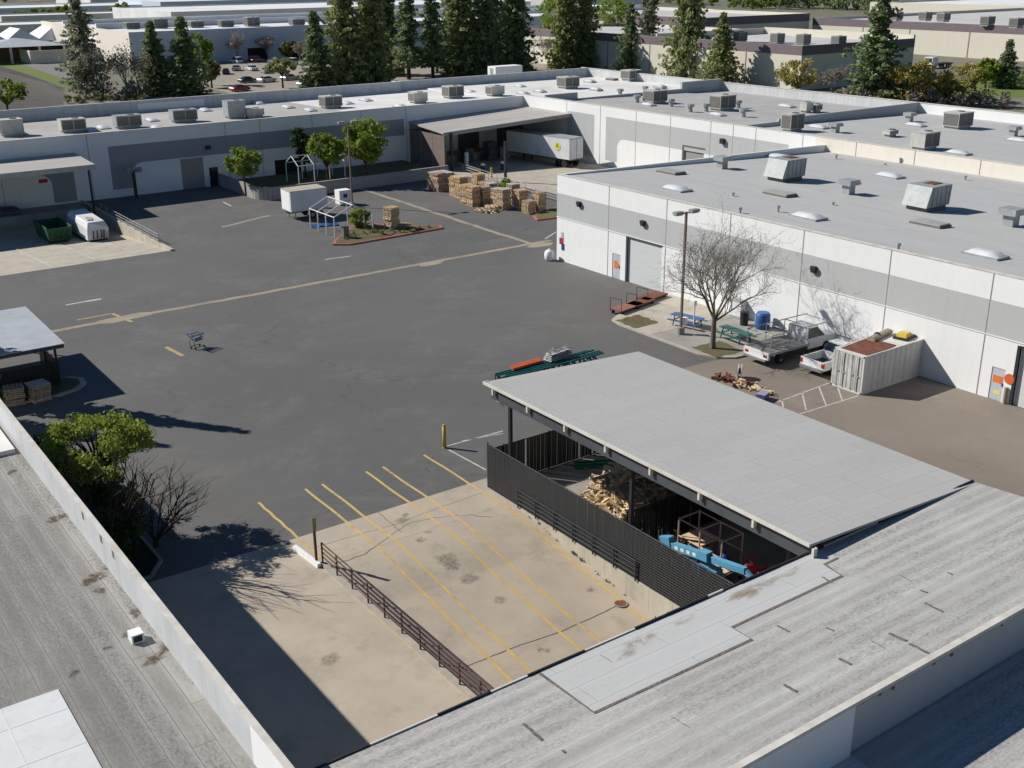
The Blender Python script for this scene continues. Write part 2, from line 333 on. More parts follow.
M_TENT = mat('white_tent_fabric', (0.74, 0.75, 0.77), (0.66, 0.67, 0.69), 0.8, 0.3)
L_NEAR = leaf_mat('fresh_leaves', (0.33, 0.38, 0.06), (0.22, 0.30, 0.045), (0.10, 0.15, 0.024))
L_MID = leaf_mat('bright_leaves', (0.28, 0.35, 0.045), (0.2, 0.28, 0.036), (0.1, 0.16, 0.022))
L_DARK = leaf_mat('conifer_needles', (0.28, 0.34, 0.155), (0.2, 0.255, 0.12), (0.12, 0.155, 0.075))
L_OLIVE = leaf_mat('olive_conifer_needles', (0.36, 0.39, 0.15), (0.26, 0.30, 0.12), (0.14, 0.17, 0.07))
L_GREY = leaf_mat('grey_pine_needles', (0.36, 0.38, 0.24), (0.26, 0.28, 0.175), (0.14, 0.16, 0.10))
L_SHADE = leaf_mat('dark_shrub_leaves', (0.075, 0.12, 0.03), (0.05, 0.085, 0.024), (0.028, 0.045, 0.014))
L_YELL = leaf_mat('yellow_willow_leaves', (0.52, 0.42, 0.11), (0.37, 0.33, 0.09), (0.22, 0.20, 0.065))
L_BROWN = leaf_mat('bare_twig_haze', (0.36, 0.31, 0.255), (0.27, 0.23, 0.19), (0.17, 0.145, 0.12))
L_WEED = leaf_mat('weed_leaves', (0.22, 0.26, 0.07), (0.17, 0.17, 0.06), (0.05, 0.06, 0.02))

# ------------------------------------------------------------------ mesh builder
class MB:
    def __init__(s): s.v = []; s.f = []; s.fm = []; s.m = 0
    def add(s, vs, fs):
        n = len(s.v); s.v.extend([tuple(x) for x in vs])
        for f in fs: s.f.append(tuple(i+n for i in f)); s.fm.append(s.m)
        return s
    def box(s, x0, x1, y0, y1, z0, z1):
        if x0 > x1: x0, x1 = x1, x0
        if y0 > y1: y0, y1 = y1, y0
        if z0 > z1: z0, z1 = z1, z0
        return s.add([(x0,y0,z0),(x1,y0,z0),(x1,y1,z0),(x0,y1,z0),(x0,y0,z1),(x1,y0,z1),(x1,y1,z1),(x0,y1,z1)],
                     [(0,3,2,1),(4,5,6,7),(0,1,5,4),(1,2,6,5),(2,3,7,6),(3,0,4,7)])
    def cbox(s, c, size, rz=0.0, ry=0.0, rx=0.0):
        m = Matrix.Translation(c) @ Matrix.Rotation(rz, 4, 'Z') @ Matrix.Rotation(ry, 4, 'Y') @ Matrix.Rotation(rx, 4, 'X')
        a, b, d = size[0]/2, size[1]/2, size[2]/2
        p = [(-a,-b,-d),(a,-b,-d),(a,b,-d),(-a,b,-d),(-a,-b,d),(a,-b,d),(a,b,d),(-a,b,d)]
        return s.add([m @ Vector(q) for q in p], [(0,3,2,1),(4,5,6,7),(0,1,5,4),(1,2,6,5),(2,3,7,6),(3,0,4,7)])
    def bar(s, p0, p1, w=0.05, h=None):
        p0 = Vector(p0); p1 = Vector(p1); h = h or w
        d = (p1-p0).normalized(); up = Vector((0,0,1)) if abs(d.z) < 0.95 else Vector((1,0,0))
        a = d.cross(up).normalized()*w/2; b = a.cross(d).normalized()*h/2
        vs = [p0-a-b, p0+a-b, p0+a+b, p0-a+b, p1-a-b, p1+a-b, p1+a+b, p1-a+b]
        return s.add(vs, [(0,1,2,3),(4,7,6,5),(0,4,5,1),(1,5,6,2),(2,6,7,3),(3,7,4,0)])
    def tube(s, p0, p1, r0, r1=None, n=8, caps=True):
        p0 = Vector(p0); p1 = Vector(p1); r1 = r0 if r1 is None else r1
        d = (p1-p0).normalized(); up = Vector((0,0,1)) if abs(d.z) < 0.95 else Vector((1,0,0))
        a = d.cross(up).normalized(); b = d.cross(a)
        vs = []
        for p, r in ((p0, r0), (p1, r1)):
            for k in range(n):
                t = 2*PI*k/n; vs.append(p + a*(math.cos(t)*r) + b*(math.sin(t)*r))
        fs = [(k, (k+1) % n, n+(k+1) % n, n+k) for k in range(n)]
        if caps: fs += [tuple(range(n-1, -1, -1)), tuple(range(n, 2*n))]
        return s.add(vs, fs)
    def path(s, pts, r, n=6):
        for a, b in zip(pts[:-1], pts[1:]): s.tube(a, b, r, r, n)
        return s
    def prism(s, poly, z0, z1):
        n = len(poly)
        area = sum(poly[i][0]*poly[(i+1) % n][1]-poly[(i+1) % n][0]*poly[i][1] for i in range(n))
        if area < 0: poly = poly[::-1]
        vs = [(p[0], p[1], z0) for p in poly] + [(p[0], p[1], z1) for p in poly]
        return s.add(vs, [tuple(range(n-1, -1, -1)), tuple(range(n, 2*n))] + [(i, (i+1) % n, n+(i+1) % n, n+i) for i in range(n)])
    def extr_x(s, prof, x0, x1):            # profile in (y, z)
        n = len(prof)
        vs = [(x0, p[0], p[1]) for p in prof] + [(x1, p[0], p[1]) for p in prof]
        return s.add(vs, [tuple(range(n-1, -1, -1)), tuple(range(n, 2*n))] + [(i, (i+1) % n, n+(i+1) % n, n+i) for i in range(n)])
    def extr_y(s, prof, y0, y1):            # profile in (x, z)
        n = len(prof)
        vs = [(p[0], y0, p[1]) for p in prof] + [(p[0], y1, p[1]) for p in prof]
        return s.add(vs, [tuple(range(n)), tuple(range(2*n-1, n-1, -1))] + [(i, n+i, n+(i+1) % n, (i+1) % n) for i in range(n)])
    def loft(s, rings, caps=True):
        n = len(rings[0]); vs = [p for r in rings for p in r]; fs = []
        for k in range(len(rings)-1):
            for i in range(n): fs.append((k*n+i, k*n+(i+1) % n, (k+1)*n+(i+1) % n, (k+1)*n+i))
        if caps: fs += [tuple(range(n-1, -1, -1)), tuple(range((len(rings)-1)*n, len(rings)*n))]
        return s.add(vs, fs)
    def dome(s, cx, cy, z, lx, ly, h):      # rectangular pillow skylight
        N = 6; vs = []; fs = []
        for i in range(N+1):
            for j in range(N+1):
                u = -1+2*i/N; v = -1+2*j/N
                vs.append((cx+u*lx/2, cy+v*ly/2, z+h*((1-u**4)*(1-v**4))**0.6))
        for i in range(N):
            for j in range(N): fs.append((i*(N+1)+j, (i+1)*(N+1)+j, (i+1)*(N+1)+j+1, i*(N+1)+j+1))
        return s.add(vs, fs)
    def build(s, name, material, parent=None, smooth=False):
        me = bpy.data.meshes.new(name)
        off = WOFF.get(parent.name, Vector((0, 0, 0))) if parent else Vector((0, 0, 0))
        vs = [(x-off.x, y-off.y, z-off.z) for x, y, z in s.v] if off.length else s.v
        me.from_pydata(vs, [], s.f)
        for mm in (material if isinstance(material, (list, tuple)) else [material]): me.materials.append(mm)
        if any(s.fm): me.polygons.foreach_set('material_index', s.fm)
        if smooth: me.polygons.foreach_set('use_smooth', [True]*len(s.f))
        me.update()
        o = bpy.data.objects.new(name, me); COL.objects.link(o)
        if parent:
            o.parent = parent
            WOFF[o.name] = off
        return o

def stain_mat(name, c, amt=0.8, sc=3.0):
    m, nt, b = _new(name)
    b.inputs['Roughness'].default_value = 0.85; b.inputs['Base Color'].default_value = _c(c); b.inputs['Specular IOR Level'].default_value = 0.2
    at_ = nt.nodes.new('ShaderNodeAttribute'); at_.attribute_name = 'fade'
    f = _noise(nt, _pos(nt, 'pos'), sc, 6.0, 0.75)
    mm = nt.nodes.new('ShaderNodeMath'); mm.operation = 'MULTIPLY'; nt.links.new(at_.outputs['Fac'], mm.inputs[0]); nt.links.new(_ramp(nt, f, 0.36, 0.62, 0.0, amt), mm.inputs[1])
    mm.use_clamp = True
    nt.links.new(mm.outputs[0], b.inputs['Alpha'])
    MATS[name] = m
    return m
class Stains:
    def __init__(s): s.mb = MB(); s.a = []; s.k = 0
    def add(s, x, y, rx, ry, zf, rot=0.0, seed=0, strength=1.0):
        r_ = random.Random(seed*31+s.k); n = 18; c, q = math.cos(rot), math.sin(rot); s.k += 1; dz_ = 0.0004*(s.k % 12)
        ring = lambda f: [(x+(rx*f*math.cos(2*PI*i/n)*w*c-ry*f*math.sin(2*PI*i/n)*w*q), y+(rx*f*math.cos(2*PI*i/n)*w*q+ry*f*math.sin(2*PI*i/n)*w*c)) for i in range(n) for w in (W[i],)]
        W = [r_.uniform(.65, 1.2) for _ in range(n)]; p = [(x, y)]+ring(.55)+ring(1.0)
        s.mb.add([(a, b, zf(a, b)+dz_) for a, b in p], [(0, 1+i, 1+(i+1) % n) for i in range(n)]+[(1+i, 1+n+i, 1+n+(i+1) % n, 1+(i+1) % n) for i in range(n)])
        s.a += [strength]*(1)+[strength*.85]*n+[0.0]*n
    def build(s, name, m, parent=None):
        o = s.mb.build(name, m, parent); at_ = o.data.attributes.new('fade', 'FLOAT', 'POINT'); at_.data.foreach_set('value', s.a); return o
WOFF = {}                                   # world offset of things whose parts are written in world coordinates
def tag(o, label=None, cat=None, group=None, kind=None):
    if label: o['label'] = label
    if cat: o['category'] = cat
    if group: o['group'] = group
    if kind: o['kind'] = kind
    return o
def thing(name, label, cat, loc=(0, 0, 0), rz=0.0, group=None, world_coords=False):
    o = bpy.data.objects.new(name, None); COL.objects.link(o)
    o.empty_display_size = 0.5
    o.location = loc; o.rotation_euler = (0, 0, rz)
    if world_coords: WOFF[o.name] = Vector(loc)
    return tag(o, label, cat, group)
def copy_tree(o, loc=None, rz=None, sc=None, label=None, group=None, parent=None):
    c = o.copy(); COL.objects.link(c)
    if parent: c.parent = parent
    if loc is not None: c.location = loc
    if rz is not None: c.rotation_euler = (0, 0, rz)
    if sc is not None: c.scale = sc if isinstance(sc, (tuple, list)) else (sc, sc, sc)
    if label: c['label'] = label
    if group: c['group'] = group
    for ch in list(o.children): copy_tree(ch, parent=c)
    return c
def struct(name, mb, m):
    o = mb.build(name, m); o['kind'] = 'structure'; return o
def cells(x0, x1, y0, y1, holes, zfn, extra_y=()):
    xs = sorted({x0, x1, *[h[0] for h in holes], *[h[1] for h in holes]})
    ys = sorted({y0, y1, *[h[2] for h in holes], *[h[3] for h in holes], *extra_y})
    mb = MB()
    for a, b in zip(xs[:-1], xs[1:]):
        for c, d in zip(ys[:-1], ys[1:]):
            mx, my = (a+b)/2, (c+d)/2
            if any(h[0] < mx < h[1] and h[2] < my < h[3] for h in holes) or not (x0 < mx < x1 and y0 < my < y1): continue
            mb.add([(a, c, zfn(a, c)), (b, c, zfn(b, c)), (b, d, zfn(b, d)), (a, d, zfn(a, d))], [(0, 1, 2, 3)])
    return mb
def sheet(poly, z):
    mb = MB(); n = len(poly)
    area = sum(poly[i][0]*poly[(i+1) % n][1]-poly[(i+1) % n][0]*poly[i][1] for i in range(n))
    if area < 0: poly = poly[::-1]
    return mb.add([(p[0], p[1], z) for p in poly], [tuple(range(n))])
def strip(mb, pts, w, z=None, zfn=None):
    """a flat painted band along pts (x, y)"""
    pts = [Vector((p[0], p[1], 0)) for p in pts]; L = []; Rr = []
    for i, p in enumerate(pts):
        d = (pts[min(i+1, len(pts)-1)]-pts[max(i-1, 0)]).normalized(); n = Vector((-d.y, d.x, 0))*w/2
        a, b = p+n, p-n
        L.append((a.x, a.y, z if zfn is None else zfn(a.x, a.y))); Rr.append((b.x, b.y, z if zfn is None else zfn(b.x, b.y)))
    k = len(pts)
    mb.add(L+Rr, [(i, k+i, k+i+1, i+1) for i in range(k-1)])
    return mb
def wall_x(mb, x, y0, y1, z0, z1, th, ops=()):
    """wall across X at x..x+th with rectangular openings (y0, y1, z0, z1)"""
    c = y0
    for a, b, p, q in sorted(ops):
        if a > c: mb.box(x, x+th, c, a, z0, z1)
        if p > z0: mb.box(x, x+th, a, b, z0, p)
        if q < z1: mb.box(x, x+th, a, b, q, z1)
        c = b
    if c < y1: mb.box(x, x+th, c, y1, z0, z1)
def wall_y(mb, y, x0, x1, z0, z1, th, ops=()):
    c = x0
    for a, b, p, q in sorted(ops):
        if a > c: mb.box(c, a, y, y+th, z0, z1)
        if p > z0: mb.box(a, b, y, y+th, z0, p)
        if q < z1: mb.box(a, b, y, y+th, q, z1)
        c = b
    if c < x1: mb.box(c, x1, y, y+th, z0, z1)

def onx(px, py, x):
    d = ray(px, py); t = x/d.x
    return Vector((x, d.y*t, CAM_H+d.z*t))
def ony(px, py, y):
    d = ray(px, py); t = y/d.y
    return Vector((d.x*t, y, CAM_H+d.z*t))

# ================================================================== GROUND
RX0, RX1, RY1 = 19.4, 30.05, 42.3
def ramp_z(x, y):
    if y >= RY1 or not (RX0-0.01 <= x <= RX1+0.01): return 0.0
    t = RY1-y
    return -min(0.118*t*min(1.0, 0.35+t*0.16), 1.42)
def dock_z(x, y):
    if y <= 106.6: return 0.0
    return -min((y-106.6)*0.08, 1.2)
YX0, YX1, YY0, YY1 = -60.0, 140.0, -60.0, 164.0
struct('ground', cells(-1500, 3000, -600, 4200, [(YX0, YX1, YY0, YY1)], lambda x, y: 0.0), M_GROUND)
struct('asphalt_yard', cells(YX0, YX1, YY0, YY1, [(RX0, RX1, 16.5, RY1), (4.0, 34.9, 106.6, 137.0)], lambda x, y: 0.0), M_ASPH)
ramp = MB()
ys = [16.5+0.6*i for i in range(43)]+[RY1]
for a, b in zip(ys[:-1], ys[1:]):
    for c, d in ((RX0, 25.0), (25.0, RX1)):
        ramp.add([(c, a, ramp_z(c, a)), (d, a, ramp_z(d, a)), (d, b, ramp_z(d, b)), (c, b, ramp_z(c, b))], [(0, 1, 2, 3)])
struct('concrete_ramp', ramp, M_CONC)
mb = sheet([(8.45, 16.5), (RX0, 16.5), (RX0, 45.35), (8.45, 45.5)], 0.004)
mb.add([(RX0, RY1, 0.004), (RX1+0.1, RY1, 0.004), (RX1+0.55, 45.45, 0.004), (RX0, 45.35, 0.004)], [(0, 1, 2, 3)])
struct('concrete_pad', mb, M_CONC)
mb = MB()
for a, b in ((106.6, 114.1), (114.1, 121.6), (121.6, 137.0)):
    mb.add([(4, a, dock_z(0, a)), (34.9, a, dock_z(0, a)), (34.9, b, dock_z(0, b)), (4, b, dock_z(0, b))], [(0, 1, 2, 3)])
struct('loading_dock_ramp', mb, M_PALEC)
mb = MB(); mb.box(34.9, 35.25, 106.4, 137, -1.4, .16); struct('dock_kerb', mb, M_RETW)
mb = MB()
for x in (24.0, 28.1, 32.0): strip(mb, [(x, 107.5+3*i) for i in range(8)], 0.14, zfn=lambda a, b: dock_z(a, b)+0.006)
struct('dock_road_markings', mb, M_WHL)
struct('brown_asphalt', sheet([(41.5, -60), (62.96, -60), (62.96, 51.3), (53.0, 51.8), (41.5, 52.3)], 0.004), M_BROWN)
struct('dock_apron', sheet([(80.2, 126.5), (82.5, 106.5), (100, 104.0), (100, 137), (80.2, 137)], 0.004), M_PALEC)
struct('shed_floor', sheet([(RX1+0.3, 23.2), (41.4, 23.2), (41.4, 44.4), (RX1+0.3, 44.4)], 0.008), M_CONC2)
struct('car_park', sheet([(96, 236), (180, 214), (250, 280), (150, 324), (100, 324)], 0.01), M_LOT)
P_ = lambda L: [tuple(at(*q)[:2]) for q in L]
struct('field', sheet(P_([(-40, 62), (0, 66), (30, 75), (64, 88), (62, 104), (30, 112), (-60, 118)]), .012), M_FIELD)
_r = MB()
for i in range(22):
    t_ = i/21; strip(_r, [tuple(at(-40+(104)*k/8, 62+t_*50+(26*(1-t_)-6*t_)*k/8)[:2]) for k in range(9)], .9, .02)
struct('field_row_strips', _r, mat('field_rows', (0.14, 0.125, 0.105), (0.09, 0.085, 0.07), .95, 1.0, coords='pos'))
struct('grass', sheet(P_([(-30, 54), (0, 60), (20, 64.5), (75, 82.5), (72, 88), (64, 88), (30, 75), (0, 66), (-40, 62)]), .016), M_GRASS)
struct('paved_lot', sheet(P_([(22, 58), (75, 58), (100, 75), (100, 90), (75, 82.5), (22, 64)]), .018), mat('grey_lot', (0.22, 0.21, 0.195), (0.18, 0.17, 0.16), .9, .1, coords='pos'))
g = struct('grass_strip', sheet([(80, 460), (150, 440), (130, 400), (95, 425)], 0.016), M_GRASS)
struct('lawn', sheet([(190, 150), (240, 115), (330, 125), (320, 160), (240, 158)], 0.016), M_GRASS)
struct('road', sheet([(230, 175), (420, 60), (420, 90), (238, 196)], 0.012), mat('grey_road', (0.17, 0.16, 0.15), (0.13, 0.125, 0.12), 0.9, 0.2, coords='pos'))

# painted lines, gutters, cracks -------------------------------------------------
mb = MB()
for x in (19.45, 22.12, 23.12, 25.75, 26.8, 29.5):
    y1 = 50.05; y0 = 23.5 if x > 20 else 42.9
    n = 40; rr = random.Random(int(x*100))
    pts = [(x+0.02*math.sin(i*0.9+x), y1-(y1-y0)*i/n) for i in range(n+1)]
    strip(mb, pts, 0.145, zfn=lambda a, b: ramp_z(min(max(a, RX0), RX1), b)+0.009)
struct('yellow_road_markings', mb, M_YEL)
mb = MB()
for a, b, w in (((77, 320), (112, 313.5), 0.22), ((112, 313.5), (132, 322), 0.3), ((166, 347), (183, 356), 0.32)):
    strip(mb, [at(*a)[:2], at(*b)[:2]], w, 0.006)
struct('worn_yellow_road_markings', mb, mat('worn_yellow', (0.50, 0.36, 0.15), (0.30, 0.25, 0.16), 0.8, 2.0, coords='pos'))
mb = MB()
for a, b, w in (((66, 305), (86, 301.5), 0.25), ((86, 301.5), (101, 299), 0.4), ((325, 259.5), (351, 256), 0.22),
                ((447, 446), (503, 431), 0.10), ((449, 450), (486, 470), 0.10), ((462, 441), (503, 433.5), 0.07), ((223, 202), (231, 206), 0.2),
                ((545, 214), (556, 216), 0.2), ((556, 232), (545, 239), 0.18)):
    strip(mb, [at(*a)[:2], at(*b)[:2]], w, 0.006)
struct('white_road_markings', mb, M_WHL)
mb = MB()
for a, b in (((778, 402), (829, 383)), ((800, 414), (858, 396)), ((782, 400), (784, 412)), ((802, 392), (806, 410)), ((819, 387), (826, 405)), ((838, 388), (842, 400))):
    strip(mb, [at(*a)[:2], at(*b)[:2]], 0.1, 0.009)
struct('hatched_road_markings', mb, M_WHL)
mb = MB(); rr = random.Random(4)
def wob(p0, p1, n, amp): return [(p0[0]+(p1[0]-p0[0])*i/n+rr.uniform(-amp, amp), p0[1]+(p1[1]-p0[1])*i/n+rr.uniform(-amp, amp)) for i in range(n+1)]
strip(mb, wob((17.5, 86.7), (67.3, 87.5), 40, 0.07), 0.6, 0.005)
strip(mb, wob((65.4, 125.4), (64.7, 87.8), 30, 0.07), 0.6, 0.007)
strip(mb, wob((49.6, 116.0), (43.0, 113.5), 6, 0.1), 0.5, 0.005)
mb.m = 0
for px, py, rx, ry in ((205-80, 318, 2.4, 0.9), (430, 263.5, 1.6, 0.8), (540, 245, 1.6, 0.9)):
    c = at(px, py); k = 12
    mb.add([(c.x+rx*math.cos(2*PI*i/k)*rr.uniform(.7, 1.1), c.y+ry*math.sin(2*PI*i/k)*rr.uniform(.7, 1.1), 0.008) for i in range(k)], [tuple(range(k))])
struct('concrete_gutter_pavement', mb, M_GUT)
mb = MB()
def crack(pix, w, amp=0.6, sub=6):
    pts = []
    for a, b in zip(pix[:-1], pix[1:]):
        for i in range(sub):
            t = i/sub; pts.append((a[0]+(b[0]-a[0])*t+rr.uniform(-amp, amp), a[1]+(b[1]-a[1])*t+rr.uniform(-amp, amp)))
    pts.append(pix[-1])
    w3 = [at_fn(x, y, ramp_z) for x, y in pts]
    strip(mb, [p[:2] for p in w3], w, zfn=lambda a, b: ramp_z(min(max(a, RX0), RX1), b)+0.007)
crack([(334, 565), (365, 554), (395, 532), (410, 523), (440, 517), (470, 515), (492, 517)], 0.04)
crack([(377, 511), (388, 521), (401, 532)], 0.04)
crack([(316, 547), (350, 537), (400, 523), (440, 507), (482, 493)], 0.03, 0.3)
crack([(462, 668), (480, 661), (520, 645), (560, 632), (600, 614), (616, 606)], 0.05, 0.3)
crack([(240, 700), (300, 670), (340, 655), (420, 636)], 0.02, 0.4)
struct('cracked_ground_line', mb, M_CRACK)
st = Stains()
for px, py, r_ in ((446, 559, .8), (452, 566, .5), (470, 579, .55), (402, 520, .5), (420, 540, .35), (428, 532, .25), (540, 650, .25), (548, 651, .2), (500, 600, .4), (590, 590, .3), (405, 515, .3), (330, 660, .6)):
    c = at_fn(px, py, ramp_z); st.add(c.x, c.y, r_, r_*.8, lambda a, b: ramp_z(min(max(a, RX0), RX1) if px > 340 else 0, b)+.012, 0, px, 1.0)
st.build('oil_stains_on_ground', stain_mat('oil_fade', (0.15, 0.14, 0.12), .55, 9.0))['kind'] = 'structure'
st = Stains()
for px, py, rx, ry, rot in ((470, 312, 3.2, 1.0, -.6), (500, 325, 3.0, .9, -.5), (445, 300, 2.5, .8, -.5), (520, 318, 2.5, .9, -.8), (200, 470, .9, .5, 0), (213, 478, .7, .5, 0), (185, 455, 1.4, .5, -.8), (240, 455, 1.5, .6, -.8), (415, 420, .7, .3, 0), (370, 395, .5, .3, 0), (505, 405, 1.5, .5, .2), (480, 410, .9, .4, .3),
                            (90, 265, 3.5, 1.2, 1.2), (160, 240, 3.0, 1.6, 1.4), (420, 225, 5, 1.2, -1.2), (60, 315, 2.5, 1.2, 0), (330, 300, 5, 1.4, .3), (560, 330, 3.5, 1.2, -.9), (640, 345, 2.6, .8, -.9), (400, 470, 1.5, .5, .3), (380, 355, 4, 1.2, .4), (250, 385, 3, 1.0, .2)):
    c = at(px, py); st.add(c.x, c.y, rx, ry, lambda a, b: .006, rot, px, .8)
st.build('dusty_asphalt', stain_mat('dust_fade', (0.235, 0.222, 0.2), .5, 2.2))['kind'] = 'structure'
mb = MB()
mb.box(19.12, 19.4, 16.6, 42.4, -1.6, 0.10)
struct('ramp_kerb', mb, M_KERB)

# ================================================================== BUILDINGS
# ---- the long low block in front, whose roof fills the bottom of the picture
def nroof_z(x, y): return 5.5+0.078*(23.35-y)
w = thing('warehouse', 'low block with stained grey striped roof running across the bottom of the picture', 'building', (24, 20, 0), world_coords=True)
mb = MB()
mb.add([(8.6, 16.25, 6.05), (40.43, 16.25, 6.05), (40.43, 23.35, 5.5), (8.6, 23.35, 5.5), (8.6, 16.25, 5.75), (40.43, 16.25, 5.75), (40.43, 23.35, 5.2), (8.6, 23.35, 5.2)],
       [(0, 1, 2, 3), (7, 6, 5, 4), (0, 4, 5, 1), (1, 5, 6, 2), (2, 6, 7, 3), (3, 7, 4, 0)])
nr = mb.build('roof', M_ROOFN, w)
mb = MB(); mb.box(8.7, 40.3, 22.7, 23.0, -1.6, 5.2); mb.box(40.0, 40.3, 16.6, 22.7, 0, 5.4)
mb.build('wall', M_RETW, w)
mb = MB(); mb.box(23.65, 60, 16.3, 16.6, 0, 5.74); mb.box(-10, 23.65, 16.28, 16.6, 0, 5.74)
mb2 = MB(); mb2.box(23.65, 40.4, 16.27, 16.3, 4.1, 5.9)
mb.build('wall', M_GREYB, w)
mb = MB(); mb.box(8.6, 23.65, 16.2, 16.27, 4.1, 5.9); mb.build('wall', M_WHITE, w)
mb = MB(); mb.box(8.6, 40.43, 16.1, 16.32, 5.98, 6.11); mb.build('coping', M_COPING, w)
mb = MB(); mb.box(-20, 62, -30, 16.28, 3.8, 4.1); lr = mb.build('roof', M_ROOFN, w)
mb = MB()
mb.add([(8.6, 14.0, 4.104), (23.7, 14.0, 4.104), (23.7, 16.2, 4.104), (8.6, 16.2, 4.104)], [(0, 1, 2, 3)])
mb.build('roof_patch', M_PATCH, lr)
# metal drip edge with broken pale paint
mb = MB(); rr = random.Random(8); x = 8.6
while x < 40.4:
    l = rr.uniform(0.6, 2.6); mb.m = rr.choice((0, 0, 1)); mb.box(x, min(x+l, 40.43), 23.352, 23.41, 5.34, 5.56+rr.uniform(-.02, .03)); x += l
mb.build('roof_edge', [M_DARK, M_TRIM], w)
# newer pale sheet along the edge, with its tar border
def on_nroof(px, py, dz=0.004):
    p = at_fn(px, py, nroof_z); return Vector((p.x, p.y, nroof_z(p.x, p.y)+dz))
PPX = [(542, 675), (594.5, 713), (752, 639.5), (732, 627.5), (842, 576), (824.5, 564.5), (838, 558)]
pp = [on_nroof(*p, 0.006) for p in PPX]
poly = [(pp[0].x, 23.34), (pp[1].x, pp[1].y), (pp[2].x, pp[2].y), (pp[3].x, pp[3].y), (pp[4].x, pp[4].y), (pp[5].x, pp[5].y), (pp[6].x, pp[6].y), (pp[6].x+.1, 23.34)]
mb = MB(); mb.add([(x, y, nroof_z(x, y)+0.006) for x, y in poly], [tuple(range(len(poly)))])
mb.build('roof_patch', M_PATCH, nr)
mb = MB(); strip(mb, poly[:-1], 0.12, zfn=lambda a, b: nroof_z(a, b)+0.011); 
mb.build('roof_seal', M_TAR, nr)
rr = random.Random(12); RFM = stain_mat('rust_stain_fade', (0.37, 0.305, 0.225), .7, 1.2)
for px, py, rx, ry in ((640, 641, .7, .26), (636, 645, 1.0, .4), (626, 655, .5, .2), (685, 620, .6, .2), (762, 585, 1.0, .3), (752, 590, 1.3, .4), (736, 597, .7, .22), (790, 573, .8, .22)):
    c = on_nroof(px, py); st = Stains(); st.k = px % 7; st.add(c.x, c.y, rx, ry, lambda a, b: nroof_z(a, b)+.010, .1, px, .9); st.build('rust_stain', RFM, nr)
mb = MB()
for a, b, wd in (((925, 603), (943, 612), .12), ((889, 633), (906, 641), .16), ((910, 644), (928, 653), .14), ((838, 658), (852, 665), .15), ((784, 685), (797, 692), .15), ((778, 626), (790, 632), .1), ((920, 590), (928, 593), .12),
                 ((524, 724), (542, 740), .14), ((822, 577), (832, 583), .1), ((948, 572.5), (953, 575), .1), ((562, 750), (566, 753), .12), ((826, 628), (834, 631), .08), ((870, 640), (884, 648), .03), ((672, 717), (690, 728), .03), ((900, 575), (912, 582), .03), ((600, 655), (612, 662), .03)):
    p, q = on_nroof(*a), on_nroof(*b); strip(mb, [(p.x+(q.x-p.x)*k/5+rr.uniform(-.02, .02), p.y+(q.y-p.y)*k/5+rr.uniform(-.03, .03)) for k in range(6)], wd*.75, zfn=lambda a, b: nroof_z(a, b)+0.012); mb.build('tar_mark', M_TAR, nr); mb = MB()
mb = MB()
for i, (px, py) in enumerate(((868, 672), (885, 661), (899, 651), (920, 640), (940, 629), (958, 619), (985, 604), (1008, 592))):
    p = ony(px, py, 16.26); mb.box(p.x-.07, p.x+.05, 16.262, 16.269, 5.72-.06*(i % 3), 5.93)
mb.build('scupper_stains', M_TAR, w)

# ---- the block on the left, its roof behind a pale parapet
w = thing('warehouse', 'flat roofed block with long pale parapet in the lower left corner', 'building', (-5, 35, 0), world_coords=True)
mb = MB(); mb.box(-60, 8.29, 0, 64, 6.2, 6.5); lroof = mb.build('roof', M_ROOFL, w)
mb = MB(); mb.box(8.15, 8.45, 16.7, 64, 0, 6.3); mb.box(-60, 8.15, 63.7, 64, 0, 6.3); mb.build('wall', M_WHITE, w)
mb = MB(); mb.box(8.29, 8.45, 23.4, 64, 6.3, 7.76); mb.build('parapet', M_PARA, w)
mb = MB(); mb.box(8.285, 8.452, 0, 23.4, 6.3, 7.76); mb.build('parapet', M_WHITE, w)
mb = MB(); mb.box(8.27, 8.47, 0, 64, 7.762, 7.8); mb.build('coping', M_COPING, w)
mb = MB(); mb.box(-9, 5.0, 5, 29.7, 6.502, 6.54)
for x in (0.6, 2.0, 3.4): mb.box(x, x+.05, 5, 29.68, 6.54, 6.545)
for y in (26.8, 28.6): mb.box(-9, 4.98, y, y+.05, 6.54, 6.546)
mb.build('roof_patch', M_PATCHW, lroof)
mb = MB(); mb.box(3.5, 8.1, 48.2, 56, 6.502, 6.7); mb.build('roof_patch', M_ROOFW, lroof)
p = at(137, 640, 6.5)
mb = MB(); mb.box(p.x-.2, p.x+.18, p.y-.2, p.y+.22, 6.5, 6.8); mb.build('roof_vent', M_WHITE, lroof)
mb = MB(); mb.box(p.x-.15, p.x+.12, p.y-.212, p.y-.202, 6.55, 6.76); mb.build('vent_grille', M_DARK, lroof)
st = Stains(); rr = random.Random(22)
for px, py, r_ in ((97, 577, .45), (88, 582, .35), (60, 517, .4), (53, 521, .25), (12, 472, .3), (155, 659, .4), (100, 591, .3), (137, 612, .35), (107, 648, .15), (75, 673, .2), (130, 634, .3), (170, 645, .5), (205, 680, .5), (118, 566, .6)):
    c = at(px, py, 6.5); st.add(c.x, c.y, r_*1.2, r_*.8, lambda a, b: 6.506, rr.uniform(0, 3), px, 1.0)
st.build('leaf_litter', stain_mat('leaf_litter_fade', (0.12, 0.075, 0.04), 1.0, 6.0), lroof)['kind'] = 'stuff'
mb = MB()
for px, py in ((100, 532), (112, 547), (82, 510)):
    q = onx(px, py, 8.29); mb.box(8.28, 8.2885, q.y-.1, q.y+.1, 7.38, 7.66)
mb.build('wall_stains', M_TAR, w)

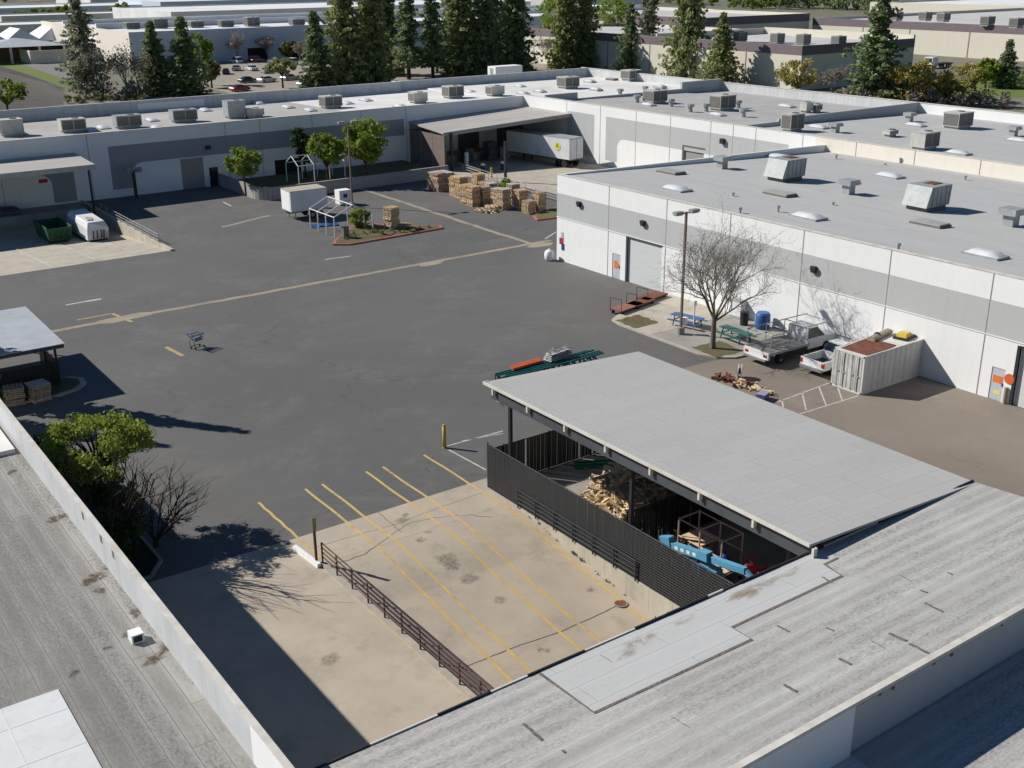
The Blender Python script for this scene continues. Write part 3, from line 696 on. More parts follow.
# ---- roof furniture builders (skylights and vents are built into their roof)
def skylight(parent, p, lx=1.2, ly=2.4, flat=False):
    mb = MB(); mb.box(p.x-lx/2-.08, p.x+lx/2+.08, p.y-ly/2-.08, p.y+ly/2+.08, p.z-.15, p.z+.16)
    o = mb.build('skylight', M_GALV if not flat else M_LOUV, parent)
    mb = MB()
    if flat:
        mb.box(p.x-lx/2, p.x+lx/2, p.y-ly/2, p.y+ly/2, p.z+.162, p.z+.28)
    else: mb.dome(p.x, p.y, p.z+.162, lx, ly, .26)
    return o, mb.build('skylight_dome', M_GLASSG if flat else M_DOME, o if WOFF.get(parent.name) is not None and parent.parent is None else parent, smooth=not flat)
def tvent(parent, p, s=1.0, rz=0.0):
    mb = MB(); mb.cbox((p.x, p.y, p.z+.35*s), (.75*s, .75*s, .9*s), rz)
    mb.cbox((p.x, p.y, p.z+.98*s), (1.25*s, 1.25*s, .42*s), rz)
    mb.cbox((p.x+.62*s, p.y, p.z+.86*s), (.5*s, 1.1*s, .16*s), rz)
    return mb.build('roof_vent', M_GALV, parent)
def pipevent(parent, p, h=.8, r_=.2):
    mb = MB(); mb.tube((p.x, p.y, p.z-.1), (p.x, p.y, p.z+h), r_*.8, r_*.7, 8); mb.tube((p.x, p.y, p.z+h*.7), (p.x, p.y, p.z+h*1.05), r_*1.3, r_*1.25, 8)
    return mb.build('roof_vent', M_GALV, parent)
def joints_x(x, ys_, z0, z1, parent, th=.035, out=-1):
    for y in ys_: mb = MB(); mb.box(x, x+out*.007, y-th, y+th, z0, z1); mb.build('panel_joint', M_JOINT, parent)

# ---- the white warehouse on the right
def rroof_z(x, y): return 7.86-(x-63.2)*.036
w = thing('warehouse', 'white walled warehouse with grey stripe and wide grey roof on the right', 'building', (80, 30, 0), world_coords=True)
md0 = onx(612, 273, 62.96); md1 = onx(620, 276, 62.96)
dy0, dy1 = min(md0.y, md1.y), max(md0.y, md1.y)
WD = (66.75, 71.05, 0, 3.95); BD = (29.5, 34.65, 0, 3.8); M1 = (35.38, 36.3, 0, 2.13); M2 = (dy0, dy1, 0, 2.2)
mb = MB(); wall_x(mb, 62.96, -40, 81.0, 0, 7.98, .25, [WD, BD, M1, M2])
mb.add([(63.2, 80.75, 0), (100, 80.75, 0), (100, 81.0, 0), (63.2, 81.0, 0), (63.2, 80.75, 7.98), (100, 80.75, 7.25), (100, 81.0, 7.25), (63.2, 81.0, 7.98)],
       [(0, 3, 2, 1), (4, 5, 6, 7), (0, 1, 5, 4), (1, 2, 6, 5), (2, 3, 7, 6), (3, 0, 4, 7)])
mb.build('wall', M_WHITE, w)
mb = MB(); mb.add([(63.2, -40, 7.8), (100, -40, 6.5), (100, 80.75, 6.5), (63.2, 80.75, 7.8), (63.2, -40, rroof_z(63.2, 0)), (100, -40, rroof_z(100, 0)), (100, 80.75, rroof_z(100, 0)), (63.2, 80.75, rroof_z(63.2, 0))],
       [(0, 3, 2, 1), (4, 5, 6, 7), (0, 1, 5, 4), (1, 2, 6, 5), (2, 3, 7, 6), (3, 0, 4, 7)])
rroof = mb.build('roof', M_ROOFR, w)
mb = MB(); mb.box(62.93, 63.26, -40, 81.02, 7.982, 8.04); mb.build('coping', M_COPING, w)
mb = MB(); mb.box(62.952, 62.962, -40, 81.003, 4.12, 6.3); mb.box(62.955, 90, 80.995, 81.006, 4.12, 6.3); mb.build('painted_band', M_GREYB, w)
mb = MB(); mb.box(62.915, 62.962, -40, 81.003, 4.06, 4.115); mb.build('wall_ledge', M_WHITE, w)
joints_x(62.955, (73.65, 66.35, 59.25, 52.05, 44.6, 37.1, 29.4), 0, 7.98, w)
o = MB(); o.box(63.1, 63.15, WD[0], WD[1], 0, WD[3]); dd = o.build('roll_up_door', M_RDOOR, w)
o = MB(); o.box(62.94, 63.06, WD[1], WD[1]+.22, 0, WD[3]+.1); o.box(62.94, 63.06, WD[0]-.12, WD[1], WD[3], WD[3]+.14); o.build('door_frame', M_FASC, dd)
o = MB(); o.box(63.15, 63.2, BD[0], BD[1], 0, BD[3]); dd = o.build('roll_up_door', M_RDOOR, w)
o = MB(); o.box(62.93, 63.1, BD[1], BD[1]+.2, 0, BD[3]+.1); o.box(62.93, 63.1, BD[0], BD[1]+.02, BD[3]-.02, BD[3]+.12); o.build('door_frame', M_DARK, dd)
for D, sg in ((M1, 1), (M2, 2)):
    o = MB(); o.box(63.0, 63.05, D[0], D[1], 0, D[3]); dd = o.build('door', M_DOOR, w)
    o = MB(); yc = (D[0]+D[1])/2
    if sg == 1: o.box(62.985, 62.998, yc-.33, yc+.33, 1.15, 1.62); 
    else:
        for k, (a, b) in enumerate(((0, 0), (.12, .12), (-.16, -.1), (.1, -.14))): o.box(62.985-.002*k, 62.998, yc+a-.2, yc+a+.2, 1.05+b, 1.45+b)
    o.build('door_sign', M_ORSIGN, dd)
    if sg == 1:
        o = MB(); o.box(62.985, 62.998, yc-.3, yc+.15, .4, .62); o.build('door_label', M_YSIGN, dd)
    o = MB(); o.box(62.95, 62.998, D[0]+.08, D[0]+.14, 1.0, 1.2); o.build('handle', M_DARK, dd)
# wall lamps, signs and the round notice
for px, py in ((644, 222), (580, 203), (815, 268)):
    q = onx(px, py, 62.96); o = MB(); o.box(62.66, 62.953, q.y-.22, q.y+.22, q.z-.12, q.z+.14); o.prism([(62.72, q.y-.2), (62.95, q.y-.2), (62.95, q.y+.2), (62.72, q.y+.2)], q.z-.32, q.z-.12)
    o.build('wall_lamp', M_DARK, w)
for nm, px, py, hw, hh, m in (('wall_sign', 561.5, 241, .3, .3, M_RSIGN), ('wall_sign', 563, 247, .22, .3, M_BSIGN), ('wall_sign', 562.5, 235, .18, .25, M_WRAP)):
    q = onx(px, py, 62.96); o = MB(); o.box(62.93, 62.952, q.y-hw, q.y+hw, q.z-hh, q.z+hh); o.build(nm, m, w)
q = onx(1009.5, 379, 62.96); o = MB(); o.tube((62.955, q.y, q.z), (62.92, q.y, q.z), .34, .34, 16); o.build('round_wall_sign', M_ORANGE, w)
# rooftop skylights and vents of this roof
for px, py, fl in ((676, 190, 0), (808, 218, 0), (985, 256, 0), (671, 173, 1), (930, 225, 1), (780, 195, 1), (889, 177, 0), (779, 158, 0)):
    skylight(rroof, at_fn(px, py, rroof_z), 1.3, 2.5, bool(fl))
for px, py, s in ((722, 168.5, 1.0), (848, 194, 1.05), (1010, 226, 1.15)):
    tvent(rroof, at_fn(px, py, rroof_z), s)
for px, py in ((740, 213), (898, 251), (836, 159), (885, 165), (900, 163), (965, 180), (733, 196), (833, 205), (778, 212)):
    pipevent(rroof, at_fn(px, py, rroof_z), rr.uniform(.15, .55), .12)

# ---- the long white warehouse behind it
def lroof_z(x, y): return 7.35-(x-100)*.02
w = thing('warehouse', 'long white warehouse with cream parapet behind the wide grey roof', 'building', (118, 60, 0), world_coords=True)
rd0 = onx(684, 150, 100); rd1 = onx(704, 153, 100)
RD = (rd1.y, rd0.y, 0, 4.45)
mb = MB(); wall_x(mb, 100, 82.2, 137.0, 0, 8.0, .3, [RD]); mb.box(136, 136.3, -40, 95, 0, 7.9); mb.build('wall', M_WHITE, w)
mb = MB(); mb.box(100, 100.3, -40, 82.2, 0, 8.0); mb.build('wall', M_CREAMW, w)
mb = MB(); mb.box(136, 136.35, 95, 168, 0, 7.9); mb.build('wall', M_PARA, w)
mb = MB(); mb.box(99.97, 100.33, -40, 137, 8.002, 8.06); mb.box(135.95, 136.4, -40, 168, 7.902, 7.98); mb.build('coping', M_COPING, w)
def slab(x0, x1, y0, y1, fz, th=.3):
    m_ = MB(); c = [(x0, y0), (x1, y0), (x1, y1), (x0, y1)]
    return m_.add([(x, y, fz(x, y)-th) for x, y in c]+[(x, y, fz(x, y)) for x, y in c], [(0, 3, 2, 1), (4, 5, 6, 7), (0, 1, 5, 4), (1, 2, 6, 5), (2, 3, 7, 6), (3, 0, 4, 7)])
roofC = slab(100.3, 136, -40, 94.7, lroof_z).build('roof', M_ROOFR, w)
roofB = slab(100.3, 136, 95.0, 132.0, lroof_z).build('roof', M_ROOFG, w)
mb = MB()
for bb in ((100.3, 106.3, 132, 132.3, 6.8, 8.3), (106.3, 127.3, 132, 132.3, 6.6, 7.42), (127.3, 136, 131.9, 132.4, 6.4, 8.45), (108, 136, 94.7, 95.0, 6.4, 8.0), (100.3, 108, 94.7, 95.0, 6.4, 7.7)):
    mb = MB(); mb.box(*bb); mb.build('fire_wall', M_GREYB, w)
mb = MB(); mb.box(99.988, 100.001, 86, 118.0, 4.0, 6.65); mb.box(99.988, 100.001, 115.6, 118.0, .85, 4.0)
mb.extr_x([(115.6, 4.0), (115.6, 3.0), (115.3, 3.55), (114.9, 3.85), (114.3, 4.0)], 99.988, 100.001)
mb.box(99.988, 100.001, 120.5, 126.4, .9, 6.65); mb.build('painted_band', M_GREYB, w)
joints_x(99.988, (126.6, 119.2, 111.9, 105.4, 98.3, 94.6, 91, 84, 76.7, 69.4, 62, 54.6), 0, 8.0, w, .03)
o = MB(); o.box(100.15, 100.2, RD[0], RD[1], 0, RD[3]); dd = o.build('roll_up_door', M_RDOORD, w)
o = MB(); o.box(99.96, 100.1, RD[1], RD[1]+.3, 0, RD[3]+.2); o.box(99.96, 100.1, RD[0]-.2, RD[1], RD[3], RD[3]+.2); o.build('door_frame', M_LOUV, dd)
q = onx(723.5, 141, 100); o = MB(); o.box(99.6, 99.99, q.y-.3, q.y+.3, q.z-.3, q.z+.3); o.build('wall_lamp', M_DARK, w)
for px, py, fl in ((818, 128, 0), (915, 126, 0), (1018, 141.5, 0), (830, 141, 1), (786, 107, 0), (958, 154, 0)):
    skylight(roofC if (px, py) != (786, 107) else roofB, at_fn(px, py, lroof_z), 1.2, 2.4, bool(fl))
for px, py in ((648, 105.5), (717, 115.5), (646, 116)):
    skylight(roofB, at_fn(px, py, lroof_z), 1.1, 2.2)
for px, py, s in ((835, 132.5, .95), (909, 121.5, .95), (1013, 136, .95)): tvent(roofC, at_fn(px, py, lroof_z), s)
for px, py in ((637, 102.5), (671, 106.5), (706, 111.5), (743, 117), (690, 112), (738, 108), (620, 96), (645, 93)):
    pipevent(roofB, at_fn(px, py, lroof_z), 1.0, .42)
for px, py in ((884, 166-0), (925, 157), (965, 160), (800, 128)):
    pass

# ---- the L shaped dock warehouse at the back
def broof_z(x, y): return 7.05-(y-137)*.02
w = thing('warehouse', 'long loading dock warehouse with shaded grey and white facade and whitish roof at the back', 'building', (60, 150, 0), world_coords=True)
FD = (47.45, 50.35, 0, 3.75); GD = (51.0, 52.2, 0, 2.35); OD = (59.9, 63.8, 0, 2.35)
DK = [(82.2, 83.9, 0, 3.0), (85.6, 88.6, 0, 4.2), (89.6, 91.6, 1.0, 4.3), (92.1, 92.1+3.2, .9, 4.3), (96.2, 97.0, 0, 2.3)]
mb = MB(); wall_y(mb, 137, -30, 100.0, -1.3, 7.72, .3, [FD, GD, OD]+DK); mb.build('wall', M_WHITE, w)
mb = MB(); mb.box(-30, 100, 136.96, 137.35, 7.722, 7.8); mb.build('coping', M_COPING, w)
mb = MB(); mb.box(-30, 33.0, 164, 164.4, 0, 8.1); mb.box(33.0, 94.5, 164, 164.4, 0, 8.2); mb.box(94.5, 94.9, 164, 166.4, 0, 8.15); mb.box(94.9, 136.3, 166, 166.4, 0, 8.0); mb.build('wall', M_PARA, w)
rd_ = slab(-30, 74, 137.3, 164, broof_z).build('roof', M_ROOFD, w)
def wroof_z(x, y): return broof_z(x, y)
rw_ = slab(74, 100.3, 137.3, 166, broof_z).build('roof', M_ROOFW, w)
rw2 = slab(100.3, 136, 132.3, 166, lambda x, y: min(broof_z(x, 137), 7.05)-(x-100.3)*.008-(max(y, 137)-137)*.012).build('roof', M_ROOFW, w)
mb = MB()
mb.box(38.9, 79.5, 136.988, 137.001, 3.9, 6.1); mb.box(38.9, 41.4, 136.988, 137.001, .95, 3.9)
mb.extr_y([(41.4, 3.9), (41.4, 2.8), (41.7, 3.4), (42.2, 3.75), (42.9, 3.9)], 136.988, 137.001)
mb.box(8, 34.6, 136.988, 137.001, 3.7, 5.0); mb.box(32.0, 34.6, 136.988, 137.001, .2, 3.7)
mb.extr_y([(32.0, 3.7), (30.6, 3.7), (31.3, 3.5), (31.8, 3.0), (32.0, 2.4)], 136.988, 137.001)
mb.box(80.3, 100, 136.988, 137.001, 4.6, 5.6)
mb.build('painted_band', M_GREYD, w)
for x in (12, 19.3, 26.6, 36.6, 53.6, 58.3, 65.6, 72.9, 79.9): mb = MB(); mb.box(x-.03, x+.03, 136.98, 136.99, -1.2 if x < 35 else 0, 7.72); mb.build('panel_joint', M_JOINT, w)
o = MB(); o.box(FD[0], FD[1], 137.1, 137.15, 0, FD[3]); o.build('roll_up_door', M_RDOORD, w)
o = MB(); o.box(GD[0], GD[1], 137.1, 137.15, 0, GD[3]); dd = o.build('glass_door', M_GLASS, w)
o = MB(); o.box(GD[0]+.1, GD[0]+.15, 137.0, 137.098, .9, 1.3); o.build('handle', M_GALV, dd)
o = MB(); o.box(OD[0], OD[1], 137.2, 137.25, 0, OD[3]); o.build('dark_doorway', M_BLACK, w)
for i, D in enumerate(DK):
    o = MB(); o.box(D[0], D[1], 137.12, 137.17, D[2], D[3]); o.build('dock_door', (M_BLACK, M_BLACK, M_RDOOR, M_RDOOR, M_DOOR)[i], w)
for px, py, a, b in ((43, 181, .5, .22), (478, 147, .35, .3), (521, 128, .35, .2)):
    q = ony(px, py, 136.99); o = MB(); o.box(q.x-a, q.x+a, 136.95, 136.985, q.z-b, q.z+b); o.build('wall_sign', M_RSIGN, w)
q = ony(207.5, 147.5, 137); o = MB(); o.box(q.x-.3, q.x+.3, 136.6, 136.98, q.z-.2, q.z+.25); o.build('wall_lamp', M_DARK, w)
# canopies over the docks
mb = MB(); mb.add([(4, 128.9, 5.45), (35.0, 128.9, 5.45), (35.0, 136.95, 5.75), (4, 136.95, 5.75), (4, 128.9, 5.25), (35.0, 128.9, 5.25), (35.0, 136.95, 5.55), (4, 136.95, 5.55)],
                  [(0, 1, 2, 3), (7, 6, 5, 4), (0, 4, 5, 1), (1, 5, 6, 2), (2, 6, 7, 3), (3, 7, 4, 0)])
cn = mb.build('canopy', M_CANOPY, w)
mb = MB(); mb.box(4, 35.05, 128.8, 128.9, 4.95, 5.5); mb.box(34.95, 35.05, 128.9, 136.9, 5.0, 5.45); mb.build('fascia', M_GALV, cn)
mb = MB(); [mb.box(x-.1, x+.1, 129.6, 129.8, -1.2, 5.25) for x in (34.4,)]; mb.build('canopy_post', M_DARK, cn)
mb = MB(); [mb.box(x-.1, x+.1, 129.6, 129.8, -1.2, 5.25) for x in (16.0,)]; mb.build('canopy_post', M_DARK, cn)
q0 = onx(443, 133, 80.2); q1 = onx(571, 113.5, 100)
A = [(80.2, q0.y, q0.z), (99.98, q1.y, q1.z), (99.98, 136.95, 6.4), (80.2, 136.95, 5.7)]
mb = MB(); mb.add(A+[(x, y, z-.2) for x, y, z in A], [(0, 1, 2, 3), (7, 6, 5, 4), (0, 4, 5, 1), (1, 5, 6, 2), (2, 6, 7, 3), (3, 7, 4, 0)])
cn = mb.build('canopy', M_CANOPY, w)
mb = MB(); mb.bar((80.2, q0.y-.06, q0.z-.22), (99.98, q1.y-.06, q1.z-.22), .1, .5); mb.build('fascia', M_LAMP, cn)
pa = at(505.5, 182); pb = at(452, 171)
for p in (pa, pb):
    mb = MB(); mb.box(p.x-.14, p.x+.14, p.y-.14, p.y+.14, 0, q0.z+(q1.z-q0.z)*(p.x-80)/20-.1); mb.build('canopy_post', M_DARK, cn)
mb = MB(); mb.box(80.4, 99.98, 136.972, 136.986, 0, 4.6); mb.build('painted_band', mat('dock_recess_shade', (0.085, 0.08, 0.08), (0.06, 0.058, 0.06), .8, .8, coords='pos'), w)  # near-black sheet paints the shade under the dock canopy onto the back wall
for x0, x1, z0, z1, m_ in ((85.7, 88.3, 1.0, 3.9, M_RDOOR), (92.0, 95.1, 1.0, 4.0, M_RDOOR), (82.3, 83.8, 0, 3.0, M_BLACK)):
    mb = MB(); mb.box(x0, x1, 136.93, 136.97, z0, z1); mb.build('dock_door', m_, w)
mb = MB(); mb.box(6, 34.6, 133.0, 136.98, -1.2, 0.0); mb.build('dock_platform', M_CONC2, w)
mb = MB(); mb.box(84.5, 99.98, 133.6, 136.98, 0, 1.0); mb.build('dock_platform', M_CONC2, w)
for px, py in ((103, 128.5), (152, 121), (178, 117.5), (205, 111), (20, 134), (92, 131), (157, 128.5)):
    skylight(rd_, at_fn(px, py, broof_z), 1.2, 2.4)
for px, py in ((340, 96), (347, 104), (400, 107), (288, 108), (366, 101), (280, 101), (258, 104), (310, 117-6)):
    skylight(rw_ if px > 330 else rd_, at_fn(px, py, broof_z), 1.2, 2.2)
for px, py in ((410, 88), (470, 92.5), (520, 87), (523, 94), (590, 82), (612, 79.5), (596, 90), (660, 87), (491, 84), (540, 92)):
    skylight(rw2 if px > 505 else rw_, at_fn(px, py, broof_z), 1.1, 2.0, px in (612,))
mb = MB(); mb.box(51.5, 61.3, 163.93, 163.998, 6.85, 7.75); mb.build('repainted_patch', M_WHITE, w)

# ================================================================== YARD SHED, FENCES, RAILINGS
SX0, SX1, SY0, SY1 = 29.9, 40.44, 23.22, 44.45
def sroof_z(x, y): return 6.0-(x-SX0)*(0.5/(SX1-SX0))
w = thing('open_shed', 'open yard shed with pale sheet roof and charcoal fascia beside black slatted fence', 'shed', (35, 34, 0), world_coords=True)
mb = slab(SX0, SX1, SY0, SY1, sroof_z, .1); sr = mb.build('roof', M_SHEDR, w)
mb = MB(); mb.box(SX0-.07, SX0+.02, SY0-.02, SY1+.05, 5.9, 6.03); mb.box(SX0-.07, SX0+.3, SY1, SY1+.07, 5.88, 6.02); mb.build('edge_trim', M_TRIM, w)
mb = MB(); mb.box(SX0+.16, SX0+.26, SY0+.1, SY1-.4, 5.22, 5.88); mb.build('fascia', M_FASC, w)
mb = MB(); mb.box(SX0+.3, SX1-.1, SY0+.02, SY0+.1, 5.15, 5.42); mb.build('end_beam', M_DARK, w)
for i in range(8):
    y = SY1-.75-2.95*i
    mb = MB(); mb.box(SX0-.02, SX0+.17, y-.055, y+.055, 5.52, 5.9); mb.build('rafter_end', M_TRIM, w)
mb = MB(); mb.add([(SX0+.15, SY1-1.1, 5.2), (SX0+.45, SY1-1.1, 5.2), (SX0+.45, SY1-1.1, 4.85), (SX0+.15, SY1-.8, 5.2), (SX0+.45, SY1-.8, 5.2), (SX0+.45, SY1-.8, 4.85)], [(0, 1, 2), (3, 5, 4), (0, 2, 5, 3), (0, 3, 4, 1), (1, 4, 5, 2)])
mb.build('corner_bracket', M_TRIM, w)
for x in (31.0, 40.0):
    mb = MB(); mb.box(x-.1, x+.1, SY0+.3, SY1-.3, 5.1-(x-31)*.045, 5.45-(x-31)*.045); mb.build('beam', M_DARK, w)
    for y in (43.7, 34.2, 25.0):
        mb = MB(); mb.box(x-.085, x+.085, y-.085, y+.085, 0, 5.1-(x-31)*.045)
        mb.build('post', M_DARK, w)
for y in (25, 28.2, 31.2, 34.2, 37.4, 40.6, 43.7):
    mb = MB(); mb.bar((SX0+.3, y, 5.7), (SX1-.2, y, 5.22), .08, .25); mb.build('rafter', M_DARK, w)

def slat_fence(name, label, p0, p1, z0, z1, pitch=.085, cat='fence', post_every=3.0, m=None, seed=1, missing=0.0, loc=None):
    p0 = Vector((p0[0], p0[1], 0)); p1 = Vector((p1[0], p1[1], 0)); d = (p1-p0); L = d.length; d.normalize(); n = Vector((-d.y, d.x, 0))
    t = thing(name, label, cat, (p0.x, p0.y, z0), math.atan2(d.y, d.x))
    r_ = random.Random(seed); H = z1-z0
    mb = MB(); s = 0.0
    while s < L-.02:
        if r_.random() >= missing:
            o_ = r_.uniform(-.012, .012); mb.box(s+.006, min(s+pitch-.01, L), -.03+o_, -.008+o_, .02, H-.02+r_.uniform(-.03, .02))
        s += pitch
    mb.build('slat_panel', m or M_SLAT, t)
    mb = MB()
    for k in range(int(L/post_every)+1): pass
    for k in range(int(H/.13)+1): mb.tube((0, -.04, .05+.13*k), (L, -.04, .05+.13*k), .0065, .0065, 4)
    mb.build('chain_link_wire', M_FASC, t)
    for z in (.08, H-.02):
        mb = MB(); mb.tube((0, .03, z), (L, .03, z), .025, .025, 6); mb.build('rail', M_DARK, t)
    for k in range(int(L/post_every)+1):
        mb = MB(); mb.tube((min(k*post_every, L-.03)+.02, .03, -.05), (min(k*post_every, L-.03)+.02, .03, H+.06), .04, .04, 8); mb.build('fence_post', M_DARK, t)
    return t
slat_fence('slatted_fence', 'tall black slatted chain link fence along the top of the pale retaining wall', (30.06, 44.5), (30.06, 23.1), 0.0, 2.52, seed=3)
slat_fence('slatted_fence', 'black slatted fence with uneven gappy slats at the open end of the yard shed', (40.1, 44.46), (30.16, 44.46), 0.0, 2.2, .095, seed=5, missing=.04)
slat_fence('slatted_fence', 'dark slatted fence at the shaded back of the yard shed behind the teal racks', (40.3, 44.3), (40.3, 23.6), 0.0, 2.4, .12, seed=9, missing=.05)
slat_fence('slatted_fence', 'short black slatted fence across the shed floor between lumber heap and blue lift', (37.4, 34.6), (31.0, 34.6), 0.0, 2.3, .1, seed=6, missing=.05)
w = thing('retaining_wall', 'pale concrete retaining wall between sloping ramp and black slatted fence', 'wall', (30.2, 33, 0), world_coords=True)
mb = MB(); y = 43.9
while y > 16.6:
    y2 = max(y-1.52, 16.5); mb.box(30.0, 30.34, y2+.006, y-.006, -1.7, .0); y = y2
mb.build('wall_panel', M_RETW, w)
mb = MB(); mb.box(30.02, 30.34, 16.5, 43.9, -1.7, -.03); mb.build('wall_core', M_CONC2, w)
# weeds along its foot
mb = MB(); rr = random.Random(3)
def tuft(mb, x, y, z, s, n=9):
    for _ in range(n):
        a = rr.uniform(0, 2*PI); q = s*rr.uniform(.3, 1); h = s*rr.uniform(.3, 1.0)
        dx, dy = math.cos(a)*q, math.sin(a)*q; wx, wy = -math.sin(a)*s*.14, math.cos(a)*s*.14
        mb.add([(x+dx*.1-wx, y+dy*.1-wy, z), (x+dx*.1+wx, y+dy*.1+wy, z), (x+dx+wx, y+dy+wy, z+h), (x+dx-wx, y+dy-wy, z+h*.9)], [(0, 1, 2, 3)])
for k in range(26):
    y = rr.uniform(25, 41); tuft(mb, 29.93+rr.uniform(-.05, .04), y, ramp_z(29.9, y), rr.choice((.06, .08, .1, .16)))
tag(mb.build('weeds', L_WEED), kind='stuff', label='small weeds growing along the foot of the retaining wall', cat='weeds')
# drain in the ramp
p = at_fn(620.5, 603.5, ramp_z); t = thing('drain_grate', 'round dark drain cover on the yellow line at the foot of the retaining wall', 'drain', p)
mb = MB(); mb.tube((0, 0, 0), (0, 0, .03), .27, .27, 16); mb.build('grate', M_RUSTY, t); mb = MB(); mb.tube((0, 0, 0.0), (0, 0, .024), .33, .33, 16); mb.build('rim', M_CONC2, t)

def pipe_railing(name, label, p0, p1, h, rails, spacing, m, r_=.035, z0=0.0, zf=None):
    p0 = Vector((p0[0], p0[1], 0)); p1 = Vector((p1[0], p1[1], 0)); L = (p1-p0).length; n = max(1, round(L/spacing))
    t = thing(name, label, 'railing', (p0.x, p0.y, z0), world_coords=True); 
    f = zf or (lambda x, y: z0)
    P = [p0+(p1-p0)*(i/n) for i in range(n+1)]
    for p in P:
        z = f(p.x, p.y); mb = MB(); mb.tube((p.x, p.y, z), (p.x, p.y, z+h), r_*1.15, r_*1.15, 6); mb.build('railing_post', m, t)
    for k in range(rails):
        hh = h*(1-k/(rails+.25))
        mb = MB(); mb.path([(p.x, p.y, f(p.x, p.y)+hh) for p in P], r_, 6); mb.build('rail', m, t)
    return t
pipe_railing('pipe_railing', 'brown four bar pipe railing along the kerb beside the sloping ramp', (19.27, 42.3), (19.27, 23.4), 1.02, 4, 1.5, M_BROWNB, z0=.1)
pipe_railing('pipe_railing', 'black pipe handrail fixed low against the outside of the black slatted fence', (29.94, 41.6), (29.94, 32.6), 1.0, 4, 1.5, M_DARK, z0=.0)
pipe_railing('pipe_railing', 'thin grey handrail on the sunken dock edge beside the white compactor trailer', (35.0, 129.3), (35.0, 110.0), 1.0, 3, 2.4, M_LAMP)
q0 = at(447, 166); q1 = at(557, 203)
pipe_railing('pipe_railing', 'thin handrail along the far dock apron behind the stacked pallets', q0, q1, 1.0, 3, 2.4, M_LAMP)
t = thing('sign_post', 'brown signpost with small yellow plate at the top end of the brown railing', 'sign post', (19.05, 42.5, 0))
mb = MB(); mb.box(-.05, .05, -.05, .05, 0, 2.0); mb.build('post', M_BROWNB, t)
mb = MB(); mb.box(-.09, .09, -.075, -.055, 1.75, 2.4); mb.build('sign_plate', mat('faded_sign', (0.34, 0.27, 0.10), (0.26, 0.21, 0.09), 0.6, 3), t)
t = thing('wheel_stop', 'white concrete wheel stop beside the brown signpost', 'wheel stop', (18.92, 43.25, 0.004), R(94))
mb = MB(); mb.extr_x([(-.12, 0), (.12, 0), (.09, .2), (-.09, .2)], -1.15, 1.15); mb.build('concrete_block', M_WHITE, t)
t = thing('bollard', 'yellow steel bollard standing alone beside the white parking lines', 'bollard', at(444.6, 447.8))
mb = MB(); mb.tube((0, 0, 0), (0, 0, 1.36), .105, .105, 14); mb.tube((0, 0, 1.36), (0, 0, 1.46), .105, .05, 14); mb.build('post', M_YPOST, t, True)
mb = MB(); mb.tube((0, 0, 0), (0, 0, .03), .16, .15, 14); mb.build('collar', M_CONC2, t)
t = thing('bollard', 'cream bollard beside the grey door with orange sign', 'bollard', at(1003.5, 403.5))
mb = MB(); mb.tube((0, 0, 0), (0, 0, 1.1), .13, .12, 12); mb.build('post', M_RETW, t)
t = thing('bollard', 'yellow bollard in front of the shaded far dock post', 'bollard', at(491.5, 178))
mb = MB(); mb.tube((0, 0, 0), (0, 0, 1.35), .16, .14, 12); mb.build('post', M_YPOST, t)
for px, py, lb in ((483, 172, 'white drum on the far dock apron left of the canopy post'), (503, 170, 'white topped drum on the far dock apron right of the canopy post')):
    t = thing('drum', lb, 'drum', at(px, py)); mb = MB(); mb.tube((0, 0, 0), (0, 0, .9), .3, .3, 12); mb.build('barrel', M_DARK, t); mb = MB(); mb.tube((0, 0, .9), (0, 0, 1.15), .32, .26, 12); mb.build('lid', M_WHITE, t)

# ---- black retaining planter wall in front of the far facade
w = thing('planter_wall', 'low grey block wall curving round the tree bed before the far facade', 'wall', (64, 124, 0), world_coords=True)
pl = [(52.2, 136.9), (52.2, 127.0)]+[(54.2-2.0*math.cos(a), 126.2-2.2*math.sin(a)) for a in [PI/2*i/6 for i in range(7)]]+[(60, 123.9), (68, 123.95), (78.4, 124.2)]
mb = MB()
for a, b in zip(pl[:-1], pl[1:]): mb.bar((a[0], a[1], .72), (b[0], b[1], .72), .3, 1.44)
mb.build('block_wall', wall_mat('grey_block_paint', (0.36, 0.34, 0.315), (0.27, 0.255, 0.235), .6), w)
mb = MB()
for a, b in zip(pl[:-1], pl[1:]): mb.bar((a[0], a[1], 1.47), (b[0], b[1], 1.47), .36, .07)
mb.build('coping', M_CONC2, w)
struct('tree_bed_ground', sheet([(52.4, 136.9), (52.4, 127), (54.4, 124.2), (78, 124.4), (79, 136.9)], .5), M_SOIL)

# ---- islands with kerbs
def island(name, poly, soil, top=.13, kerb=.16, mk=None, msoil=None):
    c = Vector((sum(p[0] for p in poly)/len(poly), sum(p[1] for p in poly)/len(poly), 0))
    mb = MB(); mb.prism([tuple(p[:2]) for p in poly], 0, top); struct(name+'_kerb', mb, mk or M_KERB)
    for i, s in enumerate(soil):
        struct(name+'_soil', sheet([tuple(p[:2]) for p in s], top+.006+.003*i), msoil or M_SOIL)
def shrink(poly, d):
    c = Vector((sum(p[0] for p in poly)/len(poly), sum(p[1] for p in poly)/len(poly)))
    return [tuple(Vector(p[:2])+(c-Vector(p[:2])).normalized()*d) for p in poly]
isl = [(55.3, 63.6), (54.5, 63.1), (54.15, 61.8), (54.15, 53.2), (54.6, 51.9), (55.6, 51.1), (58.0, 50.9), (58.7, 51.4), (58.9, 52.3), (62.94, 52.4), (62.94, 65.4), (59.5, 65.3)]
mb = MB(); mb.prism(isl, 0, .13); struct('island_kerb', mb, M_PALEC)
